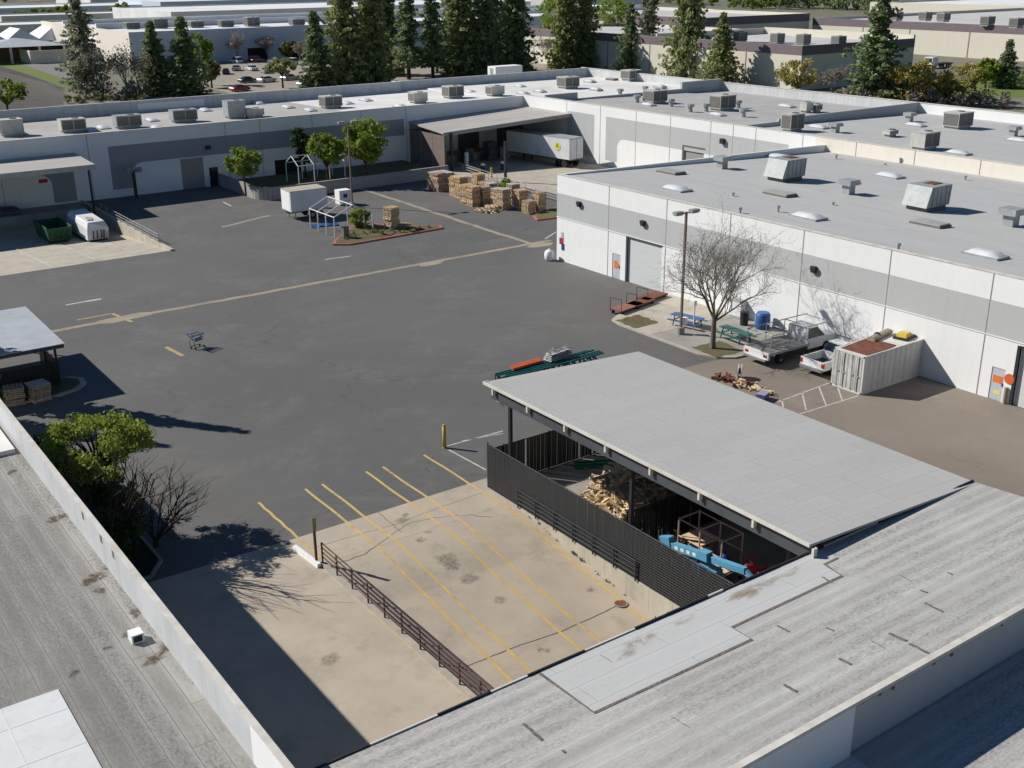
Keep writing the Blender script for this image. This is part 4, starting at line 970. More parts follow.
struct('island_concrete', sheet([(54.35, 61.7), (54.35, 53.3), (54.8, 52.1), (55.7, 51.3), (57.9, 51.1), (58.7, 52.5), (62.94, 52.6), (62.94, 58.5), (54.35, 58.5)], .136), M_CONC2)
def rough_sheet(poly, z, amp, seed):
    r_ = random.Random(seed); out = []
    for a, b in zip(poly, poly[1:]+poly[:1]):
        for i in range(6): t = i/6; out.append((a[0]+(b[0]-a[0])*t+r_.uniform(-amp, amp), a[1]+(b[1]-a[1])*t+r_.uniform(-amp, amp)))
    return sheet(out, z)
struct('island_soil', rough_sheet([tuple(at(*p, .13)[:2]) for p in ((616.5, 320.5), (637.5, 314.5), (659, 322.5), (634, 328.5))], .145, .1, 1), M_SOIL)
struct('island_soil', rough_sheet([tuple(at(*p, .13)[:2]) for p in ((691, 347.5), (719, 341), (744, 351), (716, 357.8))], .145, .12, 2), M_SOIL)
pi_ = [tuple(at(*p)[:2]) for p in ((333, 245.5), (334, 242), (352, 227), (366, 223.5), (396, 226.5), (425, 226.5), (441, 226.5), (443, 229), (395, 237.5), (350, 245.5))]
mb = MB(); mb.prism(pi_, 0, .15); struct('red_island_kerb', mb, M_REDK)
struct('red_island_soil', sheet(shrink(pi_, .35), .16), M_SOIL)
pi2 = [tuple(at(*p)[:2]) for p in ((533, 217), (540, 213), (556, 208), (575, 205), (575, 213), (556, 218.5), (537, 221))]
mb = MB(); mb.prism(pi2, 0, .15); struct('red_island_kerb', mb, M_REDK)
struct('red_island_soil', sheet(shrink(pi2, .3), .16), mat('thin_grass', (0.12, 0.14, 0.035), (0.14, 0.115, 0.05), .95, .8, coords='pos', dirt=(.06, .07, .02), dscale=1.5, damt=.6))
pi3 = [(2, 72.2), (15.4, 72.0), (16.6, 72.4), (17.4, 73.3), (17.5, 74.4), (16.8, 75.2), (2, 75.2)]
mb = MB(); mb.prism(pi3, 0, .15); struct('shelter_island_kerb', mb, M_PALEC)
struct('shelter_island_soil', sheet(shrink(pi3, .4), .16), M_SOIL)
struct('planting_bed_soil', sheet([(8.46, 45.6), (12.4, 45.8), (13.2, 47), (13.2, 62), (8.46, 62)], .03), mat('bed_soil', (0.045, 0.04, 0.025), (0.03, 0.03, 0.018), .95, 1.2, coords='pos'))
mb = MB(); mb.box(13.2, 13.35, 47, 62, 0, .14); mb.bar((12.4, 45.8, .07), (13.27, 47, .07), .15, .14); mb.bar((8.5, 45.65, .07), (12.4, 45.8, .07), .15, .14); struct('planting_bed_kerb', mb, M_CONC2)

# ---- shelter at the left edge
w = thing('bin_shelter', 'open shelter with pale corrugated roof at the left edge above the parapet', 'shelter', (12, 77, 0), world_coords=True)
mb = MB(); n = 84
for i in range(n):
    y0 = 73.25+10.25*i/n; y1 = 73.25+10.25*(i+1)/n; z0, z1 = (3.1+.006*(y-73.25)+(.012 if j % 2 else -.012) for y, j in ((y0, i), (y1, i+1)))
    mb.add([(4, y0, z0), (16.4, y0, z0), (16.4, y1, z1), (4, y1, z1), (4, y0, z0-.04), (16.4, y0, z0-.04), (16.4, y1, z1-.04), (4, y1, z1-.04)], [(0, 1, 2, 3), (7, 6, 5, 4), (0, 4, 5, 1), (1, 5, 6, 2), (2, 6, 7, 3), (3, 7, 4, 0)])
mb.build('roof', M_CORR, w)
mb = MB(); mb.box(4, 16.35, 73.35, 73.5, 2.78, 3.0); mb.build('beam', M_FASC, w)
for x, y in ((15.9, 74.1), (9.5, 74.1), (15.9, 82.6), (9.5, 82.6)):
    mb = MB(); mb.box(x-.07, x+.07, y-.07, y+.07, 0, 3.04); mb.build('post', M_DARK, w)
slat_fence('slatted_fence', 'dark waist high slatted screen under the corrugated shelter roof', (4, 73.9), (15.7, 73.9), .15, 1.75, .1, seed=14)
slat_fence('slatted_fence', 'dark slatted end screen at the side of the corrugated shelter', (15.9, 74.2), (15.9, 79.0), .15, 1.75, .1, seed=15)

# ================================================================== BACKGROUND BUILDINGS
def block(label, x0, x1, y0, y1, h, mw, mr, par=.5, stripe=None, sh=1.8, ops=()):
    w = thing('warehouse', label, 'building', ((x0+x1)/2, (y0+y1)/2, 0), world_coords=True)
    mb = MB(); mb.box(x0, x0+.3, y0, y1, 0, h); mb.box(x1-.3, x1, y0, y1, 0, h); mb.box(x0+.3, x1-.3, y0, y0+.3, 0, h); mb.box(x0+.3, x1-.3, y1-.3, y1, 0, h); mb.build('wall', mw, w)
    mb = MB(); mb.box(x0+.3, x1-.3, y0+.3, y1-.3, h-par-.4, h-par); r_ = mb.build('roof', mr, w)
    if stripe:
        mb = MB(); a = .02; mb.box(x0-a, x0, y0-a, y1, h-sh, h); mb.box(x0, x1, y0-a, y0, h-sh, h); mb.build('painted_stripe', stripe, w)
    return w, r_
M_FARW = mat('far_white_roof', (0.80, 0.80, 0.79), (0.68, 0.68, 0.67), .8, .06, (1, 3, 1), coords='pos', dirt=(.4, .39, .38), dscale=.04, damt=.5)
M_FARG = mat('far_grey_roof', (0.58, 0.555, 0.53), (0.50, 0.48, 0.46), .8, .06, coords='pos')
w, r_ = block('very long warehouse with shaded blue grey front and cream end wall behind the car park', 102, 330, 325, 418, 9.2, M_CREAMW, M_FARW)
mb = MB(); mb.box(102.3, 330, 324.97, 325.0, 0, 9.2); mb.build('blue_grey_front', M_BLUEW, w)  # thin blue-grey sheet over the cream wall on this side only
mb = MB(); mb.box(102.4, 320, 356, 357, 8.6, 10.4); mb.box(102.4, 320, 392, 393, 8.6, 10.0); mb.build('fire_wall', M_FARW, w)
for i, px in enumerate((258, 300)):
    q = ony(px, 60, 324.95); mb = MB(); mb.box(q.x-3, q.x+3, 324.9, 324.96, 0, 3.4); mb.build('dark_doorway', M_BLACK, w)
w, r_ = block('pale distant warehouse with broad white roof behind the blue fronted one', 165, 420, 468, 545, 9, M_FARW, M_FARW)
w, r_ = block('far thin white roofed warehouse near the top edge over the car park', 210, 520, 610, 680, 9, M_BLUEW, M_FARW)
w, r_ = block('distant white roofed row in the top left corner beyond the green trees', 100, 215, 640, 700, 7, M_FARW, M_FARW)
w, r_ = block('distant low grey building at the far top left edge', 120, 190, 560, 590, 6, M_BEIGE, M_FARW)
w, r_ = block('small beige building with flat roof between the conifers on the skyline', 333, 352, 436, 450, 11, M_BEIGE, M_FARG, stripe=M_FARG, sh=2.6)
w, r_ = block('beige and purple warehouse with wide flat roof behind the conifers at upper right', 195, 234, 166, 270, 9.3, M_BEIGE, M_FARG, .9, M_PURP, 2.0)
mb = MB(); mb.box(195.4, 233.6, 212, 212.5, 8, 9.9); mb.box(233.4, 234, 166, 212, 8.2, 10.1); mb.build('fire_wall', M_BEIGE, w)
for y in (182, 198, 214, 230, 246, 262): mb = MB(); mb.box(194.93, 194.99, y-.12, y+.12, 0, 7.2); mb.build('panel_joint', M_JOINT, w)
w, r_ = block('deep beige and purple warehouse with shaded wing at the upper right', 300, 420, 60, 252, 9.2, M_BEIGE, M_FARG, .9, M_PURP, 2.2)
for y in (80, 96, 112, 128, 144, 160, 177, 195, 215, 232): mb = MB(); mb.box(299.92, 299.97, y-.14, y+.14, 0, 7.8); mb.build('panel_joint', M_JOINT, w)
for y in (172, 140, 112):
    mb = MB(); mb.box(299.9, 299.98, y-3, y+3, 0, 5.5); mb.build('roll_up_door', M_CREAMW, w)
    mb = MB(); mb.box(299.86, 299.9, y+3, y+3.4, 0, 5.7); mb.box(299.86, 299.9, y-3.2, y+3, 5.5, 5.8); mb.build('door_frame', M_STEEL, w)
w, r_ = block('beige warehouse wing with shaded purple striped front at upper right', 250, 299.5, 253, 330, 10.6, M_BEIGE, M_FARG, .9, M_PURP, 2.4)
w, r_ = block('farthest pale roofed block on the skyline at upper right', 430, 560, 130, 330, 9.5, M_BEIGE, M_FARW, .8)
w, r_ = block('dark glazed low building between the conifers near the top edge', 330, 360, 560, 590, 9, M_CARB, M_FARG)
for lb, x0, x1, y0, y1, hh, mw in (
    ('distant white shed row under the tree line at the very top left', 60, 150, 700, 760, 8, M_BEIGE),
    ('distant pale blue roofed block on the top edge left of centre', 280, 420, 720, 800, 10, M_BLUEW),
    ('distant long white roof on the top edge above the car park', 240, 560, 840, 930, 11, M_FARW),
    ('distant narrow white building at the left edge above the tents', 40, 95, 520, 545, 6, M_FARW),
    ('distant brick red walled block on the top edge above the car park', 330, 420, 960, 990, 14, M_RUSTY),
    ('distant white roofed block behind the tents at the left edge', 92, 128, 470, 500, 6, M_BEIGE)):
    block(lb, x0, x1, y0, y1, hh, mw, M_FARW, .4)
# open pavilion and tents at the upper left
w = thing('pavilion', 'open grey roofed pavilion with low beige wall at the upper left', 'pavilion', (96, 366, 0), world_coords=True)
mb = MB()
for x0, x1 in ((70, 94), (95, 118)): mb.add([(x0, 358, 4.6), (x1, 358, 4.6), (x1, 380, 4.6), (x0, 380, 4.6), ((x0+x1)/2, 369, 6.6)], [(0, 1, 4), (1, 2, 4), (2, 3, 4), (3, 0, 4), (3, 2, 1, 0)])
mb.build('roof', M_CORR, w)
for x in (71, 78, 86, 93, 101, 109, 117):
    mb = MB(); mb.box(x-.3, x+.3, 358.4, 359, 0, 4.55); mb.build('post', M_BEIGE, w)
mb = MB(); mb.box(82, 118, 354, 354.5, 0, 3.6); mb.box(82, 82.5, 354.5, 366, 0, 3.6); mb.build('low_wall', M_BEIGE, w)
mb = MB(); mb.box(72, 117, 377, 377.5, 0, 4.4); mb.build('back_wall', M_STEEL, w)
for i, (x, lb) in enumerate(((82, 'peaked white marquee tent at the far left edge behind the pavilion'), (92, 'middle peaked white marquee tent behind the pavilion'), (102, 'peaked white marquee tent nearest the cream end wall'))):
    t = thing('marquee_tent', lb, 'tent', (x, 412, 0), group='white marquee tents behind the pavilion')
    mb = MB(); mb.add([(-6, -10, 3.6), (6, -10, 3.6), (6, 10, 3.6), (-6, 10, 3.6), (0, -7, 7.5), (0, 7, 7.5)], [(0, 1, 4), (1, 2, 5, 4), (2, 3, 5), (3, 0, 4, 5), (3, 2, 1, 0)]); mb.build('roof_fabric', M_TENT, t)
    mb = MB(); [mb.tube((sx*5.8, sy*9.8, 0), (sx*5.8, sy*9.8, 3.6), .12, .12, 6) for sx in (-1, 1) for sy in (-1, 1)]; mb.build('tent_poles', M_PVC, t)

# ================================================================== TREES AND PLANTS
def leaf_faces(centers, radii, n_per, size, seed, flat=.75):
    g = np.random.default_rng(seed)
    c = np.repeat(np.asarray(centers, float), n_per, axis=0); r_ = np.repeat(np.asarray(radii, float), n_per)
    N = len(c)
    d = g.normal(size=(N, 3)); d /= np.linalg.norm(d, axis=1)[:, None]
    rad = r_*(g.random(N)**.45)
    p = c + d*rad[:, None]*np.array([1, 1, flat])
    nrm = d + g.normal(size=(N, 3))*.9; nrm /= np.linalg.norm(nrm, axis=1)[:, None]
    a = np.cross(nrm, g.normal(size=(N, 3))); a /= np.linalg.norm(a, axis=1)[:, None]+1e-9
    b = np.cross(nrm, a)
    s = size*(.4+1.3*g.random(N)**1.6); a *= (s*.5)[:, None]; b *= (s*.34)[:, None]
    v = np.stack([p-a, p+b*.9-a*.1, p+a, p-b*.9-a*.1], axis=1).reshape(-1, 3)
    f = np.arange(4*N).reshape(N, 4)
    return v, f
def mesh_np(name, v, f, m):
    me = bpy.data.meshes.new(name); N = len(f)
    me.vertices.add(len(v)); me.vertices.foreach_set('co', np.asarray(v, np.float32).ravel())
    me.loops.add(4*N); me.loops.foreach_set('vertex_index', np.asarray(f, np.int32).ravel())
    me.polygons.add(N); me.polygons.foreach_set('loop_start', np.arange(0, 4*N, 4, dtype=np.int32))
    me.update(calc_edges=True); me.validate(); me.materials.append(m)
    return me
def part_mesh(name, me, parent):
    o = bpy.data.objects.new(name, me); COL.objects.link(o); o.parent = parent; return o
def limb(mb, p, d, L, r0, r1, n, segs, rr_, wander=.18, lift=.0):
    pts = [Vector(p)]; d = Vector(d).normalized()
    for i in range(segs):
        d = (d+Vector((rr_.gauss(0, wander), rr_.gauss(0, wander), rr_.gauss(0, wander)*.6+lift))).normalized()
        pts.append(pts[-1]+d*(L/segs))
    for i in range(segs):
        mb.tube(pts[i], pts[i+1], r0+(r1-r0)*i/segs, r0+(r1-r0)*(i+1)/segs, n, caps=False)
    return pts, d
def grow(mbs, p, d, L, r_, depth, rr_, kids, spread, shrink_, lift, tips, maxd):
    mb = mbs[0] if depth < 2 else mbs[1]
    n = 8 if depth == 0 else 6 if depth == 1 else 4 if depth == 2 else 3
    pts, d2 = limb(mb, p, d, L, r_, r_*.55, n, 4 if depth < 3 else 2, rr_, .1 if depth < 2 else .2, lift)
    if depth >= maxd: tips.append(pts[-1]); return
    k = kids[depth]
    for i in range(k):
        t = .35+.65*(i+rr_.random())/k if depth else .8+.2*rr_.random()
        j = min(int(t*(len(pts)-1)), len(pts)-2); q = pts[j].lerp(pts[j+1], t*(len(pts)-1)-j)
        a = 2*PI*(i/k)+rr_.uniform(-.5, .5)
        ax = d2.orthogonal().normalized(); ax.rotate(Matrix.Rotation(a, 3, d2))
        nd = (d2*math.cos(spread)+ax*math.sin(spread)*rr_.uniform(.7, 1.25)).normalized()
        nd = (nd+Vector((0, 0, lift*2))).normalized()
        grow(mbs, q, nd, L*shrink_*rr_.uniform(.75, 1.2), max(r_*.46, .006), depth+1, rr_, kids, spread, shrink_, lift, tips, maxd)
def bare_tree(name, label, loc, trunk_h, r_, seed, kids, spread, shrink_, L1, maxd, lean=(0, 0, 1), mt=None, mw=None, lift=.06, cat='tree', group=None, twig_min=.011):
    t = thing(name, label, cat, loc, group=group); rr_ = random.Random(seed); A, B = MB(), MB(); tips = []
    if trunk_h > 0:
        A.tube((0, 0, -.1), (0, 0, .3), r_*1.5, r_*1.1, 9, False)
        A.tube((0, 0, .3), (0, 0, trunk_h), r_*1.1, r_*.85, 9, False)
    for i in range(kids[0]):
        a = 2*PI*i/kids[0]+rr_.uniform(-.4, .4); s = spread*rr_.uniform(.55, 1.25)
        d = Vector((math.cos(a)*math.sin(s)+lean[0], math.sin(a)*math.sin(s)+lean[1], math.cos(s)*lean[2]))
        grow((A, B), (0, 0, trunk_h*rr_.uniform(.85, 1.0)), d, L1*rr_.uniform(.8, 1.15), r_*.46, 1, rr_, kids, spread*.85, shrink_, lift, tips, maxd)
    A.build('trunk', mt or M_BARK, t); B.build('crown', mw or M_TWIG, t)
    return t, tips
def leafy(name, label, loc, h, rx, seed, m, n_clump=40, n_per=90, size=.3, trunk=.14, base=.35, rz=None, flat=.8, cat='tree', group=None, mt=None, gap=.0, ry=None):
    t = thing(name, label, cat, loc, group=group); rr_ = random.Random(seed); A = MB(); ry = ry or rx
    zc = h*(base+1)/2; hz = h*(1-base)/2
    C, Rd = [], []
    for i in range(n_clump):
        while True:
            u, v, w_ = rr_.uniform(-1, 1), rr_.uniform(-1, 1), rr_.uniform(-1, 1)
            if .25 < u*u+v*v+w_*w_ < 1: break
        C.append((u*rx*.82, v*ry*.82, zc+w_*hz*.85)); Rd.append(min(rx, hz)*rr_.uniform(.2, .42))
    A.tube((0, 0, -.1), (0, 0, h*base*1.05), trunk*1.2, trunk*.8, 8, False)
    for c in C[::2]:
        q = Vector((c[0]*.35, c[1]*.35, h*base*1.1+ (c[2]-h*base)*.4))
        A.tube((0, 0, h*base*.95), q, trunk*.55, trunk*.3, 5, False); A.tube(q, c, trunk*.3, trunk*.08, 4, False)
    A.build('trunk', mt or M_BARKD, t)
    v, f = leaf_faces(C, Rd, n_per, size, seed, flat)
    part_mesh('crown', mesh_np(name+'_crown', v, f, m), t)
    return t
CONE = {}
def conifer_meshes(key, H, Rm, seed, m, dens=1.0, size=.62, base=.06, power=.8, gaps=.12, droop=.25, bump=.35):
    rr_ = random.Random(seed); C, Rd = [], []
    nl = int(30*dens); 
    for i in range(nl):
        t = i/nl; z = H*(base+(1-base)*t); r_ = Rm*((1-t)**power)*(1-bump*.5+bump*rr_.random())+.12
        if rr_.random() < gaps and i > 3: r_ *= .6
        nb = max(3, int((5+7*(1-t))*dens**.5))
        for k in range(nb):
            a = 2*PI*(k+rr_.random())/nb; L = r_*rr_.uniform(.6, 1.08)
            for s in ((.35, .7, 1.0) if L > 1.0 else (.6, 1.0)):
                C.append((math.cos(a)*L*s, math.sin(a)*L*s, z-droop*L*s+rr_.uniform(-.25, .25))); Rd.append(.38+.22*L*(1.1-s*.6)*.6)
    C.append((0, 0, H-.3)); Rd.append(.35)
    v, f = leaf_faces(C, Rd, 9, size, seed, .6)
    A = MB(); A.tube((0, 0, -.2), (0, 0, H*.5), H*.019, H*.012, 8, False); A.tube((0, 0, H*.5), (0, 0, H*.97), H*.012, .03, 6, False)
    for i in range(0, len(C), 5): A.tube((0, 0, max(.5, C[i][2]+.1*H*.1)), C[i], .07, .02, 3, False)
    tr = bpy.data.meshes.new('conifer_trunk'); tr.from_pydata(A.v, [], A.f); tr.materials.append(M_BARKD)
    CONE[key] = (tr, mesh_np('conifer_crown', v, f, m), H)
conifer_meshes('dark', 18, 3.6, 1, L_DARK, 1.2, .6, .02, .75)
conifer_meshes('dark2', 18, 3.2, 2, L_DARK, 1.1, .6, .05, .7, .2)
conifer_meshes('olive', 20, 4.3, 3, L_OLIVE, 1.2, .62, .03, .62, .2)
conifer_meshes('olive2', 20, 3.8, 4, L_OLIVE, 1.1, .62, .05, .6, .25)
conifer_meshes('pine', 20, 3.8, 5, L_GREY, .95, .62, .1, .5, .45, .05, .7)
conifer_meshes('ragged', 19, 4.4, 6, L_DARK, .95, .66, .04, .55, .45, .05, .8)
conifer_meshes('thin', 20, 3.0, 7, L_DARK, .9, .62, .14, .4, .4, .15, .6)
conifer_meshes('fat', 17, 4.9, 8, L_OLIVE, 1.2, .62, .03, .85, .15)
def conifer(key, label, px, base_py, top_py, wscale=1.0, rz=0.0, group=None, dz=0.0):
    p = at(px, base_py)
    # height that brings the tip to top_py
    lo, hi = 1.0, 60.0
    for _ in range(40):
        m_ = (lo+hi)/2; v = Vector((p.x, p.y, m_-CAM_H)); y = 384+FOC*v.dot(CD)/v.dot(CF)
        if y > top_py: lo = m_
        else: hi = m_
    tr, cr, H = CONE[key]; s = lo/H
    t = thing('conifer_tree', label, 'tree', p, rz, group); t.scale = (s*wscale*1.55, s*wscale*1.55, s)
    part_mesh('trunk', tr, t); part_mesh('crown', cr, t)
    return t
for a in (
    ('pine', 'tall thin grey green pine standing apart at the upper left before the cream end wall', 88, 97, -6, .74, .3),
    ('dark', 'dark cone shaped conifer, left one of the close pair by the car park', 158, 95, 20, .92, 1),
    ('dark', 'dark cone shaped conifer, right one of the close pair by the car park', 188, 95, 16, 1.0, 2.3),
    ('dark2', 'narrow dark conifer at the car park end of the long conifer row', 318, 88, 10, .9, .6),
    ('olive', 'broad light olive conifer second from the car park end of the row', 347, 86, -50, 0.72, 1.4),
    ('olive2', 'light olive conifer third from the car park end of the row', 374, 84, -45, 0.72, 2.8),
    ('dark2', 'dark conifer closely behind the two light olive ones of the row', 388, 75, -35, 0.68, 3.8),
    ('thin', 'thin gappy dark conifer with bare trunk showing in the middle of the row', 409, 79, -30, 0.72, .2),
    ('thin', 'slim dark conifer just right of the gappy bare trunked one', 433, 78, -28, 0.7, 2.2),
    ('olive2', 'bushy conifer above the roof step on the white roof', 460, 75, -48, 0.85, 4.1),
    ('ragged', 'very tall dark conifer just left of the little white roof box', 487, 74, -60, 0.66, .9),
    ('dark2', 'tall dark conifer directly behind the little white roof box', 514, 72, -50, 0.75, 3.1),
    ('olive2', 'mid green conifer, left one of the pair above the corner of the white roof', 565, 70, -48, 0.68, 1.9),
    ('olive', 'mid green conifer, right one of the pair above the corner of the white roof', 584, 69, -40, 0.62, 5.1),
    ('ragged', 'ragged dark conifer in front of the small beige building', 629, 73, 2, .72, 2.5),
    ('pine', 'sparse grey green conifer beside the ragged dark one', 648, 72, -6, .72, 4.4),
    ('fat', 'big dense dark green conifer before the beige and purple warehouse', 687, 78, -55, 0.52, 1.2),
    ('fat', 'shorter full cone shaped conifer at the left end of the grey roof parapet', 720, 86, 12, 0.8, 3.4),
    ('ragged', 'tall irregular dark conifer with stray branches standing among the yellow trees', 872, 104, -6, .92, .4),
    ('dark', 'small dark conifer by the green lawn at the right edge', 1004, 88, 39, 1.05, 1.5),
    ('dark2', 'dark conifer cut off by the right edge above the lawn', 1029, 86, 48, 1.2, .7)): conifer(*a)
# tall conifers beyond the left frame edge, known by the shadows they throw on the asphalt
for i, (x, y, h) in enumerate(((10.9, 74.9, 14.6), (8.4, 72.9, 12.2), (6.6, 74.6, 13.0))):
    tr, cr, H = CONE[('dark', 'dark2', 'dark')[i]]; s = h/H
    t = thing('conifer_tree', ('conifer whose long shadow points furthest across the asphalt, beside the shelter', 'conifer throwing the middle shadow finger beside the shelter', 'conifer throwing the shortest shadow finger beside the shelter')[i], 'tree', (x, y, 0), i*1.7); t.scale = (s*.62, s*.62, s)
    part_mesh('trunk', tr, t); part_mesh('crown', cr, t)
# deciduous trees far off
for px, py, top, hw, m, lb, sd in (
    (205, 85, 26, 11, L_MID, 'round green tree right of the dark conifer pair before the blue front', 21),
    (212, 88, 58, 10, L_WEED, 'pale yellow green tree at the car park edge beside the conifer pair', 22),
    (283, 88, 56, 17, L_OLIVE, 'spreading dark olive tree standing in front of the parked cars', 23),
    (8, 112, 78, 22, L_MID, 'bright green bushy tree rising over the roof at the far left', 24),
    (40, 24, 8, 19, L_MID, 'broad green tree in the top left corner beyond the pavilion', 25),
    (66, 22, 5, 10, L_MID, 'green tree near the top edge left of the tall grey pine', 26),
    (122, 22, 2, 10, L_MID, 'dense green tree near the top edge right of the tall grey pine', 27),
    (108, 23, 12, 8, L_WEED, 'low yellow green tree near the top edge behind the cream wall', 28),
    (22, 24, 11, 11, L_MID, 'green tree at the left end of the top left tree line', 29),
    (240, 22, 12, 9, L_MID, 'low green tree growing between the two long white roofs', 30),
    (553, 60, -8, 16, L_MID, 'lime green tree top behind the conifers left of the small beige building', 31),
    (612, 55, -10, 20, L_MID, 'lime green tree top above the small beige building', 32),
    (797, 98, 56, 24, L_YELL, 'yellow green willow at the corner of the beige and purple warehouse', 33),
    (905, 106, 60, 22, L_YELL, 'golden willow just right of the ragged dark conifer', 34),
    (932, 105, 66, 22, L_YELL, 'tawny willow in the middle of the yellow trees', 35),
    (962, 101, 62, 20, L_YELL, 'yellow green willow nearest the green lawn', 36),
    (985, 88, 58, 13, L_MID, 'green bushy tree behind the small conifer by the lawn', 37),
    (752, 12, -6, 30, L_MID, 'wide green tree on the skyline right of the big dense conifer', 38)):
    p = at(px, py); D = Vector((p.x, p.y, -CAM_H)).length; 
    lo, hi = .5, 60.
    for _ in range(40):
        m_ = (lo+hi)/2; v = Vector((p.x, p.y, m_-CAM_H)); y = 384+FOC*v.dot(CD)/v.dot(CF)
        if y > top: lo = m_
        else: hi = m_
    rx = hw*D/FOC
    leafy('willow_tree' if m is L_YELL else 'broadleaf_tree', lb, p, lo, rx, sd, m, 34, 60, max(.35, D*.0022), .22, .22 if m is not L_OLIVE else .4)
for i, (px, py, top, hw, m, lb) in enumerate((
    (232, 20, 10, 12, L_WEED, 'pale green tree between far white roofs left of the middle'), (150, 24, 12, 9, L_MID, 'green tree peeping over the far end of the long white roof'), (268, 22, 12, 10, L_MID, 'dark green tree between far white roofs near the conifer row'),
    (160, 58, 34, 13, L_OLIVE, 'dull green tree against the cream end wall corner'), (222, 60, 36, 9, L_WEED, 'grey green tree before the blue front left of the car park'), (290, 60, 40, 10, L_WEED, 'pale green tree before the blue front right of the car park'),
    (700, 10, -6, 22, L_MID, 'yellow green tree on the skyline above the dense conifer'), (640, 14, -8, 20, L_WEED, 'lime tree on the skyline above the ragged conifer'), (780, 9, -4, 20, L_OLIVE, 'round olive tree on the skyline over the shaded wing'), (830, 9, -5, 24, L_OLIVE, 'dark round tree on the skyline right of the shaded wing'),
    (910, 14, -3, 26, L_OLIVE, 'dark tree on the skyline right of the ragged dark conifer'), (960, 16, 0, 24, L_WEED, 'grey green tree on the skyline above the deep beige roof'), (1008, 18, 0, 22, L_OLIVE, 'dark tree on the skyline at the right edge'),
    (885, 100, 66, 15, L_YELL, 'short golden bush below the ragged dark conifer'), (945, 104, 76, 16, L_YELL, 'low golden bush between the two tawny willows'), (918, 100, 58, 14, L_YELL, 'tall golden willow crown behind the tawny one'))):
    p = at(px, py); D = Vector((p.x, p.y, -CAM_H)).length; lo, hi = .5, 60.
    for _ in range(40):
        m_ = (lo+hi)/2; v = Vector((p.x, p.y, m_-CAM_H)); y = 384+FOC*v.dot(CD)/v.dot(CF)
        if y > top: lo = m_
        else: hi = m_
    leafy('willow_tree' if m is L_YELL else 'broadleaf_tree', lb, p, lo, hw*D/FOC, 70+i, m, 30, 60, max(.35, D*.0022), .22, .2)
# leafless trees far off
for px, py, top, sd, lb in ((104, 98, 52, 1, 'bare grey brown tree just right of the tall grey pine'), (128, 98, 50, 2, 'bare brown tree between the grey pine and the dark conifer pair'), (140, 97, 58, 8, 'smaller bare brown tree touching the dark conifer pair'),
                            (238, 62, 36, 3, 'bare reddish tree before the blue front near the red car'), (268, 60, 38, 4, 'bare brown tree before the blue front right of the red car'),
                            (832, 100, 68, 5, 'bare pale tree between willow and ragged dark conifer'), (548, 68, 36, 6, 'bare grey tree at the left of the conifer pair above the white roof corner'), (300, 62, 44, 9, 'small bare tree before the blue front near the conifer row')):
    p = at(px, py); D = Vector((p.x, p.y, -CAM_H)).length; h = (py-top)*D/FOC*1.08
    t, tips = bare_tree('bare_tree', lb, p, h*.22, h*.022, sd, (5, 4, 4, 3), .55, .72, h*.34, 3, mt=M_TWIG)
    v, f = leaf_faces([tuple(q) for q in tips], [h*.11]*len(tips), 16, .36, sd)
    part_mesh('twigs', mesh_np('twig_haze', v, f, L_BROWN), t)
# masses of scrub and a far wood that read as one
def mass(name, label, pix, h, size, m, n_per=26, seed=1):
    rr_ = random.Random(seed); C, Rd = [], []
    for px, py, k, sx in pix:
        for _ in range(k):
            p = at(px+rr_.uniform(-sx, sx), py+rr_.uniform(-1.5, 1.5)); hh = h*rr_.uniform(.5, 1.1)
            for z in (hh*.35, hh*.75): C.append((p.x+rr_.uniform(-1, 1), p.y+rr_.uniform(-1, 1), z)); Rd.append(hh*.42)
    v, f = leaf_faces(C, Rd, n_per, size, seed)
    o = part_mesh(name, mesh_np(name, v, f, m), None); tag(o, label, 'vegetation', kind='stuff'); return o
mass('scrub', 'brown and olive scrub along the back of the grey roofs', [(890, 107, 14, 40), (960, 108, 14, 50), (990, 104, 8, 20), (850, 104, 8, 20)], 3.2, .6, L_BROWN, 40, 3)
mass('scrub', 'yellowish brush below the willows', [(930, 106, 16, 45), (800, 100, 4, 14)], 3.0, .6, L_YELL, 34, 4)
mass('scrub', 'brown brush under the bare trees at upper left', [(115, 99, 18, 40)], 3.4, .6, L_BROWN, 40, 5)
mass('scrub', 'green weeds below the bare trees behind the white roof', [(125, 101, 12, 30), (75, 103, 5, 10)], 1.6, .5, L_WEED, 34, 6)
mass('far_wood', 'dark far wood along the top right edge', [(740+18*i, 8+.25*i, 5, 9) for i in range(22)], 13, 1.9, L_DARK, 60, 7)
mass('far_wood', 'dark far tree line along the top left edge', [(10+22*i, 1-.1*i, 4, 11) for i in range(10)], 15, 3.0, L_DARK, 44, 8)
mass('far_wood', 'dull green far tree line behind the conifer row', [(300+26*i, 4, 5, 13) for i in range(16)], 13, 2.2, L_OLIVE, 44, 9)
mass('far_hedge', 'dark hedge line in the middle distance at the top left', [(10+14*i, 28-.1*i, 3, 7) for i in range(8)], 4, 1.0, L_DARK, 40, 10)
